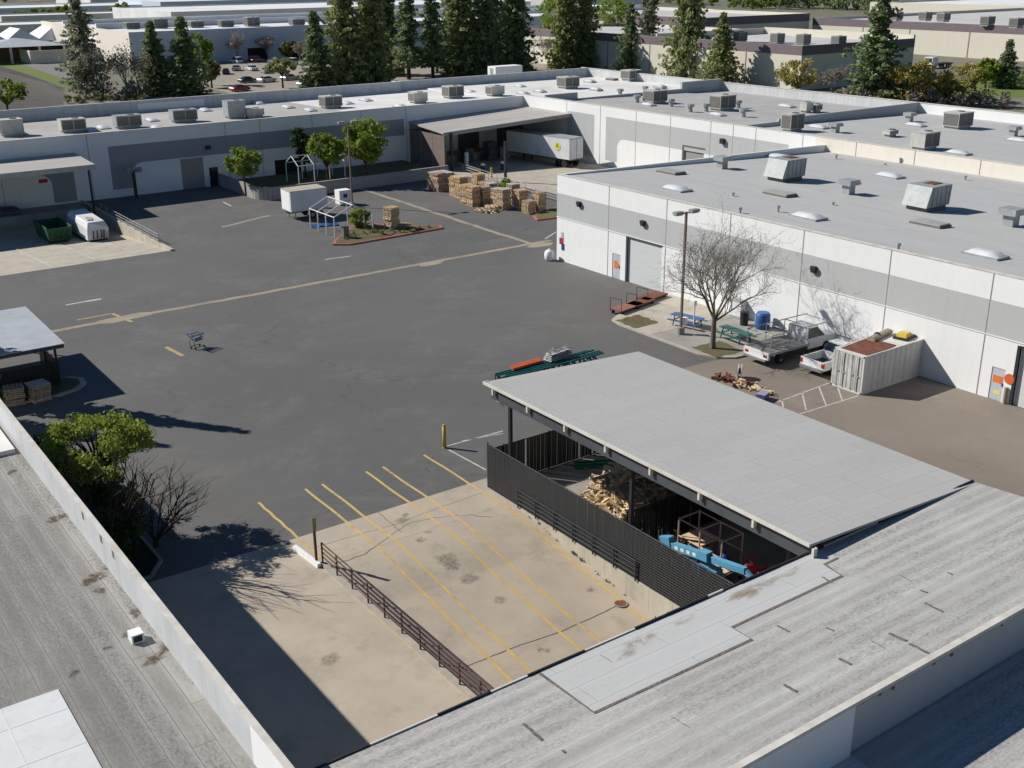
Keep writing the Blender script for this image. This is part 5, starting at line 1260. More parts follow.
# trees of the yard
leafy('leafy_tree', 'bright green leafy tree in front of the facade right of the lamp post', at(367, 184)+Vector((0, 0, .4)), 8.0, 3.4, 41, L_MID, 46, 110, .42, .16, .28)
leafy('leafy_tree', 'yellow green leafy tree in the bed left of the lamp post', at(328, 186)+Vector((0, 0, .4)), 6.6, 2.4, 42, L_MID, 34, 90, .4, .13, .3)
leafy('leafy_tree', 'small leafy tree before the facade near the glass door', at(246, 196)+Vector((0, 0, .0)), 6.0, 2.3, 43, L_MID, 30, 80, .38, .12, .38)
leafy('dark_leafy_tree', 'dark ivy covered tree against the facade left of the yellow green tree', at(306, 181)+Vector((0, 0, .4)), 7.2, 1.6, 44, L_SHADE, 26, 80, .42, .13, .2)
leafy('round_shrub', 'round clipped green shrub on the red kerbed island', at(361, 228), 2.3, 1.25, 45, L_NEAR, 34, 90, .22, .06, .02, cat='shrub')
leafy('round_shrub', 'low round clipped green shrub behind the stacked pallets', at(508, 193), 1.7, 1.5, 46, L_MID, 30, 90, .22, .06, .02, cat='shrub')
t = leafy('leafy_tree', 'leafy green tree leaning over the asphalt beside the parapet in the lower left', (12.1, 51.2, 0), 6.3, 3.1, 47, L_NEAR, 90, 150, .155, .12, .5, flat=.6, ry=3.3)
bare_tree('bare_shrub', 'leafless many stemmed shrub with thin fanning branches beside the parapet', (13.6, 48.6, 0), .25, .1, 48, (12, 5, 5, 3), .72, .62, 2.35, 3, (.24, -.1, 1), M_BARKD, M_BARKD, .05, 'shrub')
bare_tree('bare_tree', 'thin leafless tree whose twigs rise above the leaning green tree beside the parapet', (11.5, 47.6, .03), 1.6, .2, 148, (6, 4, 4, 3), .7, .68, 3.3, 3, (.1, -.16, 1), M_BARKD, M_BARKD, .06)
t = bare_tree('bare_shrub', 'low tangle of grey twigs below the green tree', (12.6, 49.6, 0), .2, .07, 49, (9, 4, 3, 3), .7, .62, 1.7, 3, (.1, 0, 1), M_TWIG, M_TWIG, .03, 'shrub')
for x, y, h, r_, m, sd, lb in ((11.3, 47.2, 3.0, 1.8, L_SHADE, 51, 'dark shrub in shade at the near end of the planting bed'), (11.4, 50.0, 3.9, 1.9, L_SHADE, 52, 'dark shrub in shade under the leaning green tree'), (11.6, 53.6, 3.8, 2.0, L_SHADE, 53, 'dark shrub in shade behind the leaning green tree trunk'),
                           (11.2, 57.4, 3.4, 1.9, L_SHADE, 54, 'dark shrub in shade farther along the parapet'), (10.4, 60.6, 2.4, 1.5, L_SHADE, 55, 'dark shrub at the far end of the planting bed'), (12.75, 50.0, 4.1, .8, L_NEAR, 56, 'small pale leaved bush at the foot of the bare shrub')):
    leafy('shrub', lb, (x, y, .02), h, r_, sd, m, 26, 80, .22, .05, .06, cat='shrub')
t, tips = bare_tree('bare_tree', 'big leafless vase shaped tree on the kerbed island before the white wall', (55.75, 53.45, .14), 2.3, .19, 61, (7, 6, 6, 5, 4), .84, .65, 3.5, 4, (.04, 0, 1), M_BARK, M_TWIG, .085)
mb = MB(); rr = random.Random(62)
for q in tips:
    for _ in range(2):
        a = Vector(q)+Vector((rr.gauss(0, .1), rr.gauss(0, .1), rr.gauss(0, .1))); mb.tube(a, a+Vector((rr.gauss(0, .3), rr.gauss(0, .3), rr.gauss(.08, .25))), .009, .005, 3, False)
mb.build('twigs', M_TWIG, t)
mb = MB(); rr = random.Random(63)
for _ in range(40):
    c = at(*((lambda u: (345+85*u, 242-11*u-rr.uniform(2, 9)*(1-u*.55)))(rr.random())), .15); 
    tuft(mb, c.x, c.y, .15, rr.uniform(.15, .4), 10)
for _ in range(26):
    c = at(rr.uniform(618, 655), rr.uniform(317, 326), .13); tuft(mb, c.x, c.y, .14, rr.uniform(.05, .12), 6)
tag(mb.build('ground_cover', L_WEED), 'patchy weeds and ground cover on the kerbed islands', 'weeds', kind='stuff')

# ================================================================== ROOFTOP COOLERS
def cooler(label, p, lx=2.3, ly=1.7, h=1.25, rz=0.0, grill='w', group=None, m=None):
    t = thing('rooftop_cooler', label, 'rooftop cooler', p, rz, group)
    mb = MB(); mb.box(-lx/2+.2, lx/2-.2, -ly/2+.15, ly/2-.15, -.25, .3); mb.build('curb', M_GALV, t)
    mb = MB(); mb.box(-lx/2, lx/2, -ly/2, ly/2, .3, .3+h); mb.box(-lx/2-.03, lx/2+.03, -ly/2-.03, ly/2+.03, .3+h, .36+h); mb.build('cabinet', m or M_HVAC, t)
    z0, z1 = .42, .2+h
    mb = MB()
    if 'w' in grill: mb.box(-lx/2-.025, -lx/2-.002, -ly/2+.1, ly/2-.1, z0, z1)
    mb.build('louvre', M_LOUV, t) if mb.v else None
    mb = MB()
    if 's' in grill: mb.box(-lx/2+.12, -.06, -ly/2-.025, -ly/2-.002, z0, z1); mb.box(.06, lx/2-.12, -ly/2-.025, -ly/2-.002, z0, z1)
    mb.build('louvre', M_LOUV, t) if mb.v else None
    mb = MB(); mb.tube((lx*.15, 0, .36+h), (lx*.15, 0, .44+h), .42, .42, 12); mb.build('fan_guard', M_LOUV, t)
    return t
def wedge_cooler(label, p, rz=0.0):
    t = thing('wedge_cooler', label, 'rooftop cooler', p, rz)
    mb = MB(); mb.box(-1.2, 1.35, -.95, .95, -.2, .45); mb.build('curb', M_LOUV, t)
    mb = MB(); mb.extr_y([(-1.55, .4), (1.45, .4), (1.6, 2.0), (-1.0, 2.0)], -1.15, 1.15); mb.build('cabinet', M_GALV, t)
    mb = MB(); [mb.box(-.9+.55*k, -.86+.55*k, -1.215, -1.201, .5, 2.0) for k in range(5)]; mb.build('panel_seams', M_LOUV, t)
    mb = MB(); mb.box(.1, 1.2, -.5, .5, 2.002, 2.05); mb.build('rust_top', M_RUSTY, t)
    return t
def pz(px, py, fn):
    return at_fn(px, py, fn)
wedge_cooler('large galvanised wedge shaped cooler on the grey roof nearer the back wall', pz(784, 180, rroof_z))
wedge_cooler('large galvanised wedge shaped cooler on the grey roof nearer the front edge', pz(925, 209, rroof_z))
for px, py, lx, ly, h, g_, lb in (
    (12, 136, 2.6, 1.9, 1.7, 'w', 'boxy tan cooler at the far left end of the dirty white roof'),
    (73, 132, 3.0, 1.7, 1.3, 's', 'low white cooler, second from the left end of the dirty white roof'),
    (128, 128, 3.2, 1.7, 1.3, 's', 'white cooler with flat hood, third from the left end of the dirty white roof'),
    (184, 122, 3.3, 1.6, 1.3, 's', 'long white cooler with two dark slots on the dirty white roof'),
    (235, 118, 2.5, 1.9, 2.0, '', 'tall grey cooler on the dirty white roof left of the clean white part'),
    (254, 117, 2.4, 1.6, .8, '', 'low grey cooler just right of the tall grey one'),
    (331, 108, 2.8, 1.9, 1.4, 'ws', 'tan louvred cooler above the ivy covered tree on the white roof'),
    (418, 103, 2.4, 1.7, 1.2, 'w', 'small tan cooler above the far dock canopy left end'),
    (453, 98, 2.8, 2.0, 1.5, 'ws', 'louvred tan cooler second above the far dock canopy'),
    (495, 96, 2.5, 1.7, 1.2, 'w', 'low tan cooler third above the far dock canopy'),
    (568, 88, 3.0, 2.3, 1.5, 'ws', 'tan cooler beside the stepped fire wall at the white roof corner'),
    (631, 80, 3.0, 2.3, 1.4, 'ws', 'tan cooler nearest the far right parapet of the white roof')):
    cooler(lb, pz(px, py, broof_z), lx, ly, h, 0, g_, None, M_GALV if lx > 3 or h == 2.0 else None)
for px, py, lx, ly, h, g_, lb in (
    (655, 103, 2.8, 2.2, 1.5, 'ws', 'louvred tan cooler among the vent pipes on the middle grey roof, left one'),
    (722, 110, 3.0, 2.2, 1.7, 'ws', 'louvred tan cooler among the vent pipes on the middle grey roof, right one'),
    (792, 131, 2.4, 1.5, 1.7, 'ws', 'dark louvred cooler standing at the front edge where the cream parapet begins'),
    (806, 112.5, 1.4, 1.2, 1.0, '', 'pale box cooler on the middle grey roof close to the fire wall'),
    (924, 149, 2.6, 1.8, 1.5, 's', 'grey cooler with dark end behind the cream parapet'),
    (957, 128, 3.0, 2.2, 1.6, 'ws', 'tan louvred cooler farthest right near the back parapet'),
    (890, 136.5, 1.6, 1.0, .4, 's', 'flat dark vent box just behind the cream parapet')):
    t = cooler(lb, pz(px, py, lroof_z), lx, ly, h, 0, g_)
t = cooler('small dark condenser beside the pale box cooler near the fire wall', pz(816, 112, lroof_z), 1.2, 1.1, .7, 0, 'ws')
for px, py, lb in ((868, 92-32, 'dark cooler on the beige and purple roof, nearest the ragged conifer'), (803, 45, 'boxy cooler on the beige and purple roof corner'), (777, 44, 'pair mate of the boxy cooler, farther left on the beige and purple roof'), (838, 47, 'grey cooler right of the roof corner on the beige and purple warehouse'),
                   (740, 42, 'white cooler at the left of the beige and purple roof')):
    p = at(px, min(py, 50), 8.4); cooler(lb, p, 2.6, 2.2, 2.0, 0, 'ws', None, M_GALV)
for px, py, lb in ((925, 20, 'dark cooler on the deep beige roof left of the power pole'), (943, 21, 'small dark cooler on the deep beige roof'), (987, 25, 'cooler nearest the right edge on the deep beige roof'), (1016, 27, 'grey cooler cut near the right edge on the deep beige roof'),
                   (896, 20, 'wide pale cooler on the deep beige roof by the ragged conifer')):
    p = at(px, py, 9.1); cooler(lb, p, 3.4, 2.6, 2.0, 0, 'ws', None, M_HVAC)
for i, (px, lb) in enumerate(((132, 'first grey unit on the long white far roof counting from the left'), (160, 'squat unit above the dark conifer pair on the long white far roof'), (196, 'grey unit on the long white far roof right of the dark conifer pair'), (226, 'double unit in the middle of the long white far roof'), (252, 'dark tall unit on the long white far roof'), (297, 'grey unit at the right of the long white far roof by the conifer row'))):
    p = at(px, 29.0-.022*(px-132), 8.7); cooler(lb, p, 4.2, 3.0, 1.6+.8*(i % 3 == 1), 0, 'ws', None, M_GALV if i % 2 else M_HVAC)
t = thing('roof_access_box', 'small white rooftop access box behind the white roof before the conifers', 'roof hatch', pz(506, 76, broof_z))
mb = MB(); mb.box(-3.3, 2.9, -1.3, 1.3, -.3, 1.9); mb.build('cabin', M_WHITE, t)
mb = MB(); mb.box(-3.34, -3.301, -.5, .5, 0, 1.6); mb.build('door', M_GALV, t)

# ================================================================== LIGHT POLES
def light_pole(label, p, h, heads_dir, m=None):
    t = thing('light_pole', label, 'light pole', p)
    mb = MB(); mb.tube((0, 0, 0), (0, 0, .55), .3, .3, 12); mb.build('concrete_base', M_CONC2, t)
    mb = MB(); mb.bar((0, 0, .55), (0, 0, h), .15, .15); mb.build('pole', m or M_STEEL, t)
    a = Vector(heads_dir); n = Vector((-a.y, a.x, 0))
    mb = MB(); mb.bar(a*-.7+Vector((0, 0, h-.1)), a*.7+Vector((0, 0, h-.1)), .07, .07); mb.build('arm', m or M_STEEL, t)
    for s in (-1, 1):
        c = a*(s*.78)+Vector((0, 0, h)); mb = MB(); mb.cbox(c, (.75, .42, .2), math.atan2(a.y, a.x)); mb.cbox(c-Vector((0, 0, .13)), (.6, .34, .08), math.atan2(a.y, a.x)); mb.build('lamp_head', M_LAMP, t)
    return t
light_pole('brown twin headed light pole beside the bare tree on the kerbed island', at(680.5, 334, .13), 9.2, (1, 0, 0))
light_pole('brown twin headed light pole between white box trailer and leafy trees', at(352.5, 207), 9.6, (1, -.1, 0))
p = ony(136, 194, 135.4); p.z = 0
t = thing('floodlight_post', 'short dark post with two floodlights before the shaded white facade', 'light post', p)
mb = MB(); mb.box(-.16, .16, -.16, .16, 0, 3.3); mb.build('post', M_DARK, t)
for dx in (-.5, .55): mb = MB(); mb.cbox((dx, -.25, 3.35), (.75, .4, .45), 0, 0, .5); mb.build('lamp_head', M_LAMP, t)

# ================================================================== VEHICLES
def wheel(t, x, y, r_, w=.24):
    mb = MB(); mb.tube((x, y-w/2, r_), (x, y+w/2, r_), r_, r_, 18); o = mb.build('wheel', M_RUBBER, t)
    mb = MB(); s = 1 if y > 0 else -1; mb.tube((x, y+s*(w/2-.02), r_), (x, y+s*(w/2+.012), r_), r_*.6, r_*.55, 14); mb.build('rim', M_RIM, o)
def car_parts(t, paint, L=4.5, W=1.8, hood=.92, roof=1.45, kind='sedan'):
    h = L/2
    mb = MB(); prof = [(-h, .35), (-h, .75), (-h+.12, .9), (-h+.9 if kind == 'sedan' else -h+.1, .95), (h-1.25, .95), (h-.2, .78), (h, .6), (h, .32), (h-.3, .22), (-h+.3, .22)]
    rings = [[(x, y*(1 if z < .8 else .97), z) for x, z in prof] for y in (-W/2, -W/2+.08, W/2-.08, W/2)]
    mb.loft(rings); mb.build('body', paint, t, False)
    a, b, c, d = ((-h+.7, -h+1.35, h-1.95, h-1.1) if kind == 'sedan' else (-h+.12, -h+.35, h-1.9, h-1.15))
    mb = MB(); w0, w1 = W/2-.1, W/2-.28
    mb.loft([[(a, -w0, .93), (d, -w0, .93), (d, w0, .93), (a, w0, .93)], [(b, -w1, roof-.03), (c, -w1, roof-.03), (c, w1, roof-.03), (b, w1, roof-.03)]]); mb.build('windows', M_GLASS, t)
    mb = MB(); mb.loft([[(b-.04, -w1-.03, roof-.05), (c+.04, -w1-.03, roof-.05), (c+.04, w1+.03, roof-.05), (b-.04, w1+.03, roof-.05)], [(b+.1, -w1+.08, roof), (c-.1, -w1+.08, roof), (c-.1, w1-.08, roof), (b+.1, w1-.08, roof)]]); mb.build('roof_panel', paint, t)
    for x in (-h+.85, h-.9):
        for y in (-W/2+.1, W/2-.1): wheel(t, x, y, .32, .2)
    for y in (-W/2+.28, W/2-.28):
        mb = MB(); mb.box(h-.12, h+.015, y-.2, y+.2, .58, .72); mb.build('headlight', M_DOME, t)
        mb = MB(); mb.box(-h-.015, -h+.06, y-.2, y+.2, .62, .78); mb.build('tail_light', M_TAIL, t)
def parked(label, px, py, paint, rz, kind='sedan', L=4.6):
    t = thing('parked_car', label, 'car', at(px, py, .01), rz, 'cars in the far car park'); car_parts(t, paint, L, 1.85, kind=kind, roof=1.45 if kind == 'sedan' else 1.75); return t
for a in (('white van like car at the back of the car park, left', 236.5, 63, M_CARW, R(95), 'suv', 4.9), ('white saloon just nearer than the white van like car', 236.5, 70.5, M_CARS, R(60), 'sedan', 4.7), ('dark blue green car alone in the middle of the car park', 248, 82.5, M_CARB, R(10), 'sedan', 4.6),
          ('red car in the back row of the car park', 256.5, 62, M_CARR, R(20), 'suv', 4.9), ('dark car parked directly behind the red one', 256, 56.5, M_CARB, R(90), 'sedan', 4.6), ('silver car right of the red one', 274, 63, M_CARS, R(90), 'sedan', 4.6), ('silver car half hidden behind the spreading olive tree', 266, 73, M_CARS, R(80), 'sedan', 4.6),
          ('white car left of the olive tree trunk', 267, 82, M_CARW, R(15), 'sedan', 4.6), ('white car right of the spreading olive tree', 312, 76, M_CARW, R(90), 'suv', 4.7), ('pale grey car at the foot of the narrow dark conifer', 307, 86, M_CARS, R(15), 'sedan', 4.8), ('silver car beside the trunk of the spreading olive tree', 290, 80, M_CARS, R(15), 'sedan', 4.6), ('white car in the second row left of the olive tree crown', 252, 70.5, M_CARW, R(88), 'sedan', 4.6), ('dark car near the left edge of the car park', 226, 74, M_CARB, R(70), 'sedan', 4.6), ('white car in the back row near the conifer row', 292, 64, M_CARW, R(90), 'suv', 4.8), ('red brown car at the front edge of the car park', 240, 91, M_CARR, R(12), 'sedan', 4.5)): parked(*a)
# white pickup, tail to the yard
t = thing('pickup_truck', 'white pickup truck parked nose in beside the white shipping container', 'pickup', (59.9, 45.75, .004), 0)
L, W = 5.3, 1.95; h = L/2
mb = MB()
prof = [(-h, .48), (-h, 1.05), (-.45, 1.05), (-.45, .48)]
for y in (-W/2, W/2-.12): mb.extr_y([(-h, .5), (-h, 1.1), (-.4, 1.1), (-.4, .5)], y, y+.12)
mb.box(-h, -h+.1, -W/2+.12, W/2-.12, .55, 1.1); mb.box(-.5, -.4, -W/2+.12, W/2-.12, .55, 1.1)
mb.extr_y([(-.4, .42), (-.4, 1.12), (1.25, 1.12), (h-.12, 1.0), (h, .8), (h, .42)], -W/2, W/2)
mb.build('body', M_CARW, t)
mb = MB(); mb.box(-h+.1, -.5, -W/2+.12, W/2-.12, .5, .58); mb.build('bed_floor', M_DARK, t)
mb = MB(); mb.loft([[(-.38, -.86, 1.1), (1.3, -.86, 1.1), (1.3, .86, 1.1), (-.38, .86, 1.1)], [(-.15, -.7, 1.68), (.7, -.7, 1.68), (.7, .7, 1.68), (-.15, .7, 1.68)]]); mb.build('windows', M_GLASS, t)
mb = MB(); mb.box(-.2, .74, -.74, .74, 1.68, 1.74); mb.build('cab_roof', M_CARW, t)
mb = MB(); mb.box(-h-.14, -h, -W/2+.05, W/2-.05, .42, .62); mb.build('bumper', M_RIM, t)
for y in (-W/2+.09, W/2-.09):
    mb = MB(); mb.box(-h-.02, -h+.12, y-.095, y+.095, .72, 1.03); mb.build('tail_light', M_TAIL, t)
for x in (-h+1.1, h-.95):
    for y in (-W/2+.1, W/2-.1): wheel(t, x, y, .36, .24)
# flatbed work truck with pipe rack
t = thing('flatbed_truck', 'white flatbed work truck with pipe rack standing left of the pickup', 'truck', (59.0, 49.5, .004), R(-1))
mb = MB(); mb.box(-2.9, 1.0, -1.15, 1.15, .88, 1.0); fb = mb.build('flat_bed', mat('bed_deck', (0.24, .23, .21), (.17, .16, .15), .8, 3), t)
for s in (-1, 1):
    mb = MB(); mb.box(-2.95, 1.05, s*1.15-.04, s*1.15+.04, .86, 1.04); mb.build('side_rail', M_GALV, fb)
mb = MB(); mb.box(-3.05, -2.9, -1.15, 1.15, .55, 1.02); mb.build('tail_board', M_CARW, t)
for y in (-.85, .85): mb = MB(); mb.box(-3.07, -3.05, y-.15, y+.15, .68, .86); mb.build('tail_light', M_TAIL, t)
mb = MB(); mb.box(-3.2, -3.0, -1.0, 1.0, .42, .56); mb.build('bumper', M_RIM, t)
for s in (-1.1, 1.1):
    for x in (-2.8, -.95, .9): mb = MB(); mb.tube((x, s, .95), (x, s, 2.25), .035, .035, 6); mb.build('rack_post', M_GALV, t)
    mb = MB(); mb.tube((-2.8, s, 2.25), (3.2, s, 2.25), .035, .035, 6); mb.tube((-2.8, s, 1.6), (.9, s, 1.6), .03, .03, 6); mb.build('rack_rail', M_GALV, t)
for x in (-2.8, -.95, .9, 3.0): mb = MB(); mb.tube((x, -1.1, 2.25), (x, 1.1, 2.25), .035, .035, 6); mb.build('rack_bar', M_GALV, t)
mb = MB(); mb.extr_y([(1.1, .5), (1.1, 1.25), (2.75, 1.25), (3.9, 1.12), (4.05, .9), (4.05, .5)], -1.0, 1.0); mb.build('body', M_CARW, t)
mb = MB(); mb.loft([[(1.12, -.93, 1.25), (2.85, -.93, 1.25), (2.85, .93, 1.25), (1.12, .93, 1.25)], [(1.2, -.78, 1.93), (2.2, -.78, 1.93), (2.2, .78, 1.93), (1.2, .78, 1.93)]]); mb.build('windows', M_GLASS, t)
mb = MB(); mb.box(1.14, 2.26, -.82, .82, 1.93, 2.0); mb.box(1.1, 1.2, -.9, .9, 1.25, 1.93); mb.build('cab_roof', M_CARW, t)
mb = MB(); mb.box(-2.6, 3.6, -.4, .4, .5, .86); mb.build('chassis', M_DARK, t)
mb = MB(); mb.box(-1.9, .8, -1.14, -1.0, .4, .86); mb.build('tool_box', M_DARK, t)
for x in (-1.6, 3.0):
    for y in (-.9, .9): wheel(t, x, y, .4, .28)
# shipping container
t = thing('shipping_container', 'white ribbed shipping container with rusty roof panel against the white wall', 'container', (59.9, 42.56, .004), 0)
L, W, H = 6.06, 2.44, 2.59; h = L/2
mb = MB(); n = 44
def corr(y, sgn):
    for i in range(n):
        x0 = -h+.08+(L-.16)*i/n; x1 = -h+.08+(L-.16)*(i+1)/n; k = i % 4; o = (0, 0, .045, .045)[k]*-sgn; o2 = (0, 0, .045, .045)[(i+1) % 4]*-sgn
        mb.add([(x0, y+o, .12), (x1, y+o2, .12), (x1, y+o2, H-.1), (x0, y+o, H-.1)], [(0, 1, 2, 3)] if sgn < 0 else [(3, 2, 1, 0)])
corr(-W/2+.01, -1); corr(W/2-.01, 1)
mb.box(h-.1, h-.04, -W/2+.05, W/2-.05, .1, H-.05)
for s in (-1, 1):
    y = s*(W/2-.05); mb.box(-h, h, y-.05, y+.05, 0, .14); mb.box(-h, h, y-.05, y+.05, H-.12, H)
    for x in (-h+.06, h-.06): mb.box(x-.06, x+.06, y-.052, y+.052, .002, H+.004)
mb.box(-h, -h+.1, -W/2+.1, W/2-.1, 0, .14); mb.box(-h, -h+.1, -W/2+.1, W/2-.1, H-.12, H)
mb.build('body', M_CONT, t)
mb = MB(); mb.box(-h+.1, h-.04, -W/2+.1, W/2-.1, H-.06, H-.015); rf = mb.build('roof_panel', M_CONT, t)
mb = MB(); mb.prism([(-h+.35, -W/2+.1), (-h+.25, W/2-.35), (-h+3.3, W/2-.12), (-h+3.55, -W/2+.3), (-h+2.6, -W/2+.12)], H-.012, H+.02); mb.build('rusty_sheet', M_RUSTY, rf)
for s in (-1, 1):
    mb = MB(); a, b = (-W/2+.12, -.02) if s < 0 else (.02, W/2-.12)
    mb.box(-h+.01, -h+.05, a, b, .16, H-.14)
    for k in range(5): mb.box(-h-.005, -h+.01, a+.06+(b-a-.12)*k/5, a+.06+(b-a-.12)*(k+.5)/5, .22, H-.2)
    d = mb.build('door', mat('container_door_paint', (.62, .62, .6), (.42, .40, .37), .6, 1.6, (1, 1, .35), dirt=(.2, .17, .14), dscale=2.2, damt=.7), t)
    for q in (.28, .72):
        mb = MB(); yy = a+(b-a)*q; mb.tube((-h-.03, yy, .12), (-h-.03, yy, H-.1), .02, .02, 6); mb.box(-h-.05, -h-.01, yy-.12, yy+.06, 1.1, 1.2); mb.build('lock_rod', M_GALV, d)
t = thing('rolled_tarp', 'grey roll of covering lying across the back of the container roof', 'roll', (61.1, 43.35, 2.59), R(8))
mb = MB()
for k in range(5): mb.tube((-1.35, -.16+.1*k*.8, .13+.05*(k % 2)), (1.15, -.1+.1*k*.8, .15+.04*(k % 2)), .13, .12, 8)
mb.build('roll', M_WOODG, t); mb = MB(); mb.tube((-.5, .04, .17), (-.42, .04, .17), .26, .26, 10); mb.build('tie', M_DARK, t)
t = thing('yellow_crate', 'yellow machine cover on a dark pallet on the container roof', 'crate', (62.1, 42.3, 2.595), R(12))
mb = MB(); mb.box(-.6, .75, -.5, .5, 0, .14); mb.build('pallet', M_DARK, t)
mb = MB(); mb.loft([[(-.45, -.36, .14), (.5, -.36, .14), (.5, .36, .14), (-.45, .36, .14)], [(-.35, -.3, .42), (.42, -.26, .36), (.42, .26, .36), (-.35, .3, .42)]]); mb.build('cover', mat('yellow_paint', (.72, .5, .05), (.55, .38, .05), .5, 2), t)
# semi trailer at the far dock
t = thing('semi_trailer', 'long white semi trailer backed to the far dock with yellow round sign', 'trailer', (95.16, 125.7, 0), R(8.6))
mb = MB(); mb.box(-1.3, 1.3, -6.3, 6.0, 1.15, 3.95); mb.build('body', M_TRAIL, t)
mb = MB(); [mb.box(-1.32, 1.32, y-.05, y+.05, 1.1, 3.98) for y in (-6.28, 5.98)]; mb.box(-1.33, 1.33, -6.3, 6.0, 3.952, 4.0); mb.build('edge_rail', M_GALV, t)
for s in (-1, 1): mb = MB(); mb.box(s*.66-.6, s*.66+.6, -6.36, -6.335, 1.25, 3.85); mb.build('rear_door', M_TRAIL, t)
mb = MB(); mb.tube((-1.305, -4.0, 2.75), (-1.34, -4.0, 2.75), .55, .55, 18); sg = mb.build('round_sign', M_YSIGN, t)
mb = MB(); mb.box(-1.352, -1.342, -4.3, -3.7, 2.68, 2.85); mb.tube((-1.342, -4, 3.02), (-1.352, -4, 3.02), .16, .16, 10); mb.build('sign_marks', mat('sign_green', (.2, .3, .08), None, .6, 2), sg)
mb = MB(); mb.box(-.5, .5, -6.0, 5.8, .85, 1.15); mb.build('chassis', M_DARK, t)
for y in (-5.2, -4.0):
    for x in (-1.05, 1.05): mb = MB(); mb.tube((x-.2, y, .5), (x+.2, y, .5), .5, .5, 14); mb.build('wheel', M_RUBBER, t)
for x in (-.8, .8): mb = MB(); mb.box(x-.08, x+.08, 2.9, 3.1, 0, .9); mb.build('landing_leg', M_DARK, t)
# white box trailer
t = thing('box_trailer', 'white box trailer parked left of the light pole and pipe frames', 'trailer', (52.5, 112.9, 0), R(-2))
mb = MB(); mb.box(-2.15, 2.15, -1.3, 1.3, .95, 3.15); mb.build('body', M_TRAIL, t)
mb = MB(); mb.box(-2.17, 2.17, -1.32, 1.32, 3.152, 3.22); mb.build('roof_panel', M_PALEC, t)
mb = MB(); mb.box(-2.175, -2.151, -1.1, 1.1, 1.05, 3.0); mb.build('rear_door', M_WHITE, t)
mb = MB(); mb.box(-2.1, 2.1, -.45, .45, .65, .95); mb.bar((2.1, 0, .7), (3.4, 0, .55), .12); mb.build('chassis', M_DARK, t)
for y in (-1.05, 1.05):
    for x in (.4, 1.3): wheel(t, x, y, .4, .25)
for y in (-1, 1): mb = MB(); mb.box(-1.6, -1.5, y-.05, y+.05, 0, .95); mb.build('support_leg', M_GALV, t)
# dumpster and compactor trailer in the sunken dock
def dz(y): return dock_z(0, y)
t = thing('dumpster', 'open green dumpster in the sunken dock at the left', 'dumpster', (28.5, 124.6, dz(124.6)+.02), 0)
mb = MB()
for s in (-1, 1): mb.add([(s*1.15, -2.6, .25), (s*1.3, -2.8, 1.75), (s*1.3, 2.8, 1.75), (s*1.15, 2.6, .25), (s*1.07, -2.6, .25), (s*1.22, -2.8, 1.75), (s*1.22, 2.8, 1.75), (s*1.07, 2.6, .25)], [(0, 1, 2, 3), (7, 6, 5, 4), (0, 4, 5, 1), (1, 5, 6, 2), (2, 6, 7, 3), (3, 7, 4, 0)])
for s in (-1, 1): mb.add([(-1.07, s*2.6, .25), (1.07, s*2.6, .25), (1.22, s*2.8, 1.6), (-1.22, s*2.8, 1.6), (-1.07, s*2.52, .25), (1.07, s*2.52, .25), (1.22, s*2.72, 1.6), (-1.22, s*2.72, 1.6)], [(0, 1, 2, 3), (7, 6, 5, 4), (0, 4, 5, 1), (1, 5, 6, 2), (2, 6, 7, 3), (3, 7, 4, 0)])
mb.box(-1.1, 1.1, -2.55, 2.55, .2, .26); mb.build('body', M_GREEN, t)
for k in range(4): mb = MB(); x = -.9+.6*k; mb.box(x-.05, x+.05, -2.86, -2.72, .3, 1.6); mb.build('rib', M_GREEN, t)
mb = MB(); mb.box(-.3, .3, -2.85, -2.66, .25, .55); mb.build('hook_plate', M_DARK, t)
for x in (-1, 1):
    for y in (-2.1, 2.1): mb = MB(); mb.tube((x-.08, y, .12), (x+.08, y, .12), .12, .12, 10); mb.build('wheel', M_DARK, t)
t = thing('compactor_box', 'white rounded compactor box beside the green dumpster', 'compactor', (31.8, 123.2, dz(121.5)+.02), 0)
mb = MB(); mb.loft([[(-1.1, -3.4, .3), (1.1, -3.4, .3), (1.1, -3.75, 1.5), (.85, -3.3, 2.15), (-.85, -3.3, 2.15), (-1.1, -3.75, 1.5)], [(-1.2, 3.4, .3), (1.2, 3.4, .3), (1.2, 3.4, 1.9), (.85, 3.4, 2.35), (-.85, 3.4, 2.35), (-1.2, 3.4, 1.9)]]); mb.build('body', M_TRAIL, t)
mb = MB(); [mb.bar((x, -3.45, .4), (x, -3.72, 1.3), .09, .1) for x in (-.5, -.1, .35, .6)]; mb.build('door_bars', M_RUSTY, t)
mb = MB(); mb.prism([(-.6, -2.4), (-.1, -2.6), (.2, -1.2), (-.4, -.6)], 2.19, 2.28); mb.build('rust_patch', M_RUST, t)
mb = MB(); mb.box(-.9, .9, -3.3, 3.3, .02, .3); mb.build('skid', M_DARK, t)
for (x, y, s, lb) in ((20.5, 134.5, 1.7, 'dark covered pile on the shaded left dock platform'), (25.5, 134.8, 1.3, 'lower dark covered pile on the shaded left dock platform by the arch')):
    t = thing('covered_pile', lb, 'pile', (x, y, 0)); mb = MB(); mb.loft([[(-2.2, -.9, 0), (2.2, -.9, 0), (2.2, .9, 0), (-2.2, .9, 0)], [(-2.0, -.75, s*.5), (2.1, -.7, s*.4), (2.0, .75, s*.45), (-2.1, .7, s*.6)], [(-1.5, -.4, s*.75), (1.6, -.3, s*.55), (1.5, .4, s*.6), (-1.6, .3, s*.8)]]); mb.build('tarp', M_FASC, t); mb = MB(); mb.tube((-2.1, -.92, s*.25), (2.1, -.92, s*.2), .02, .02, 4); mb.build('rope', M_LAMP, t)
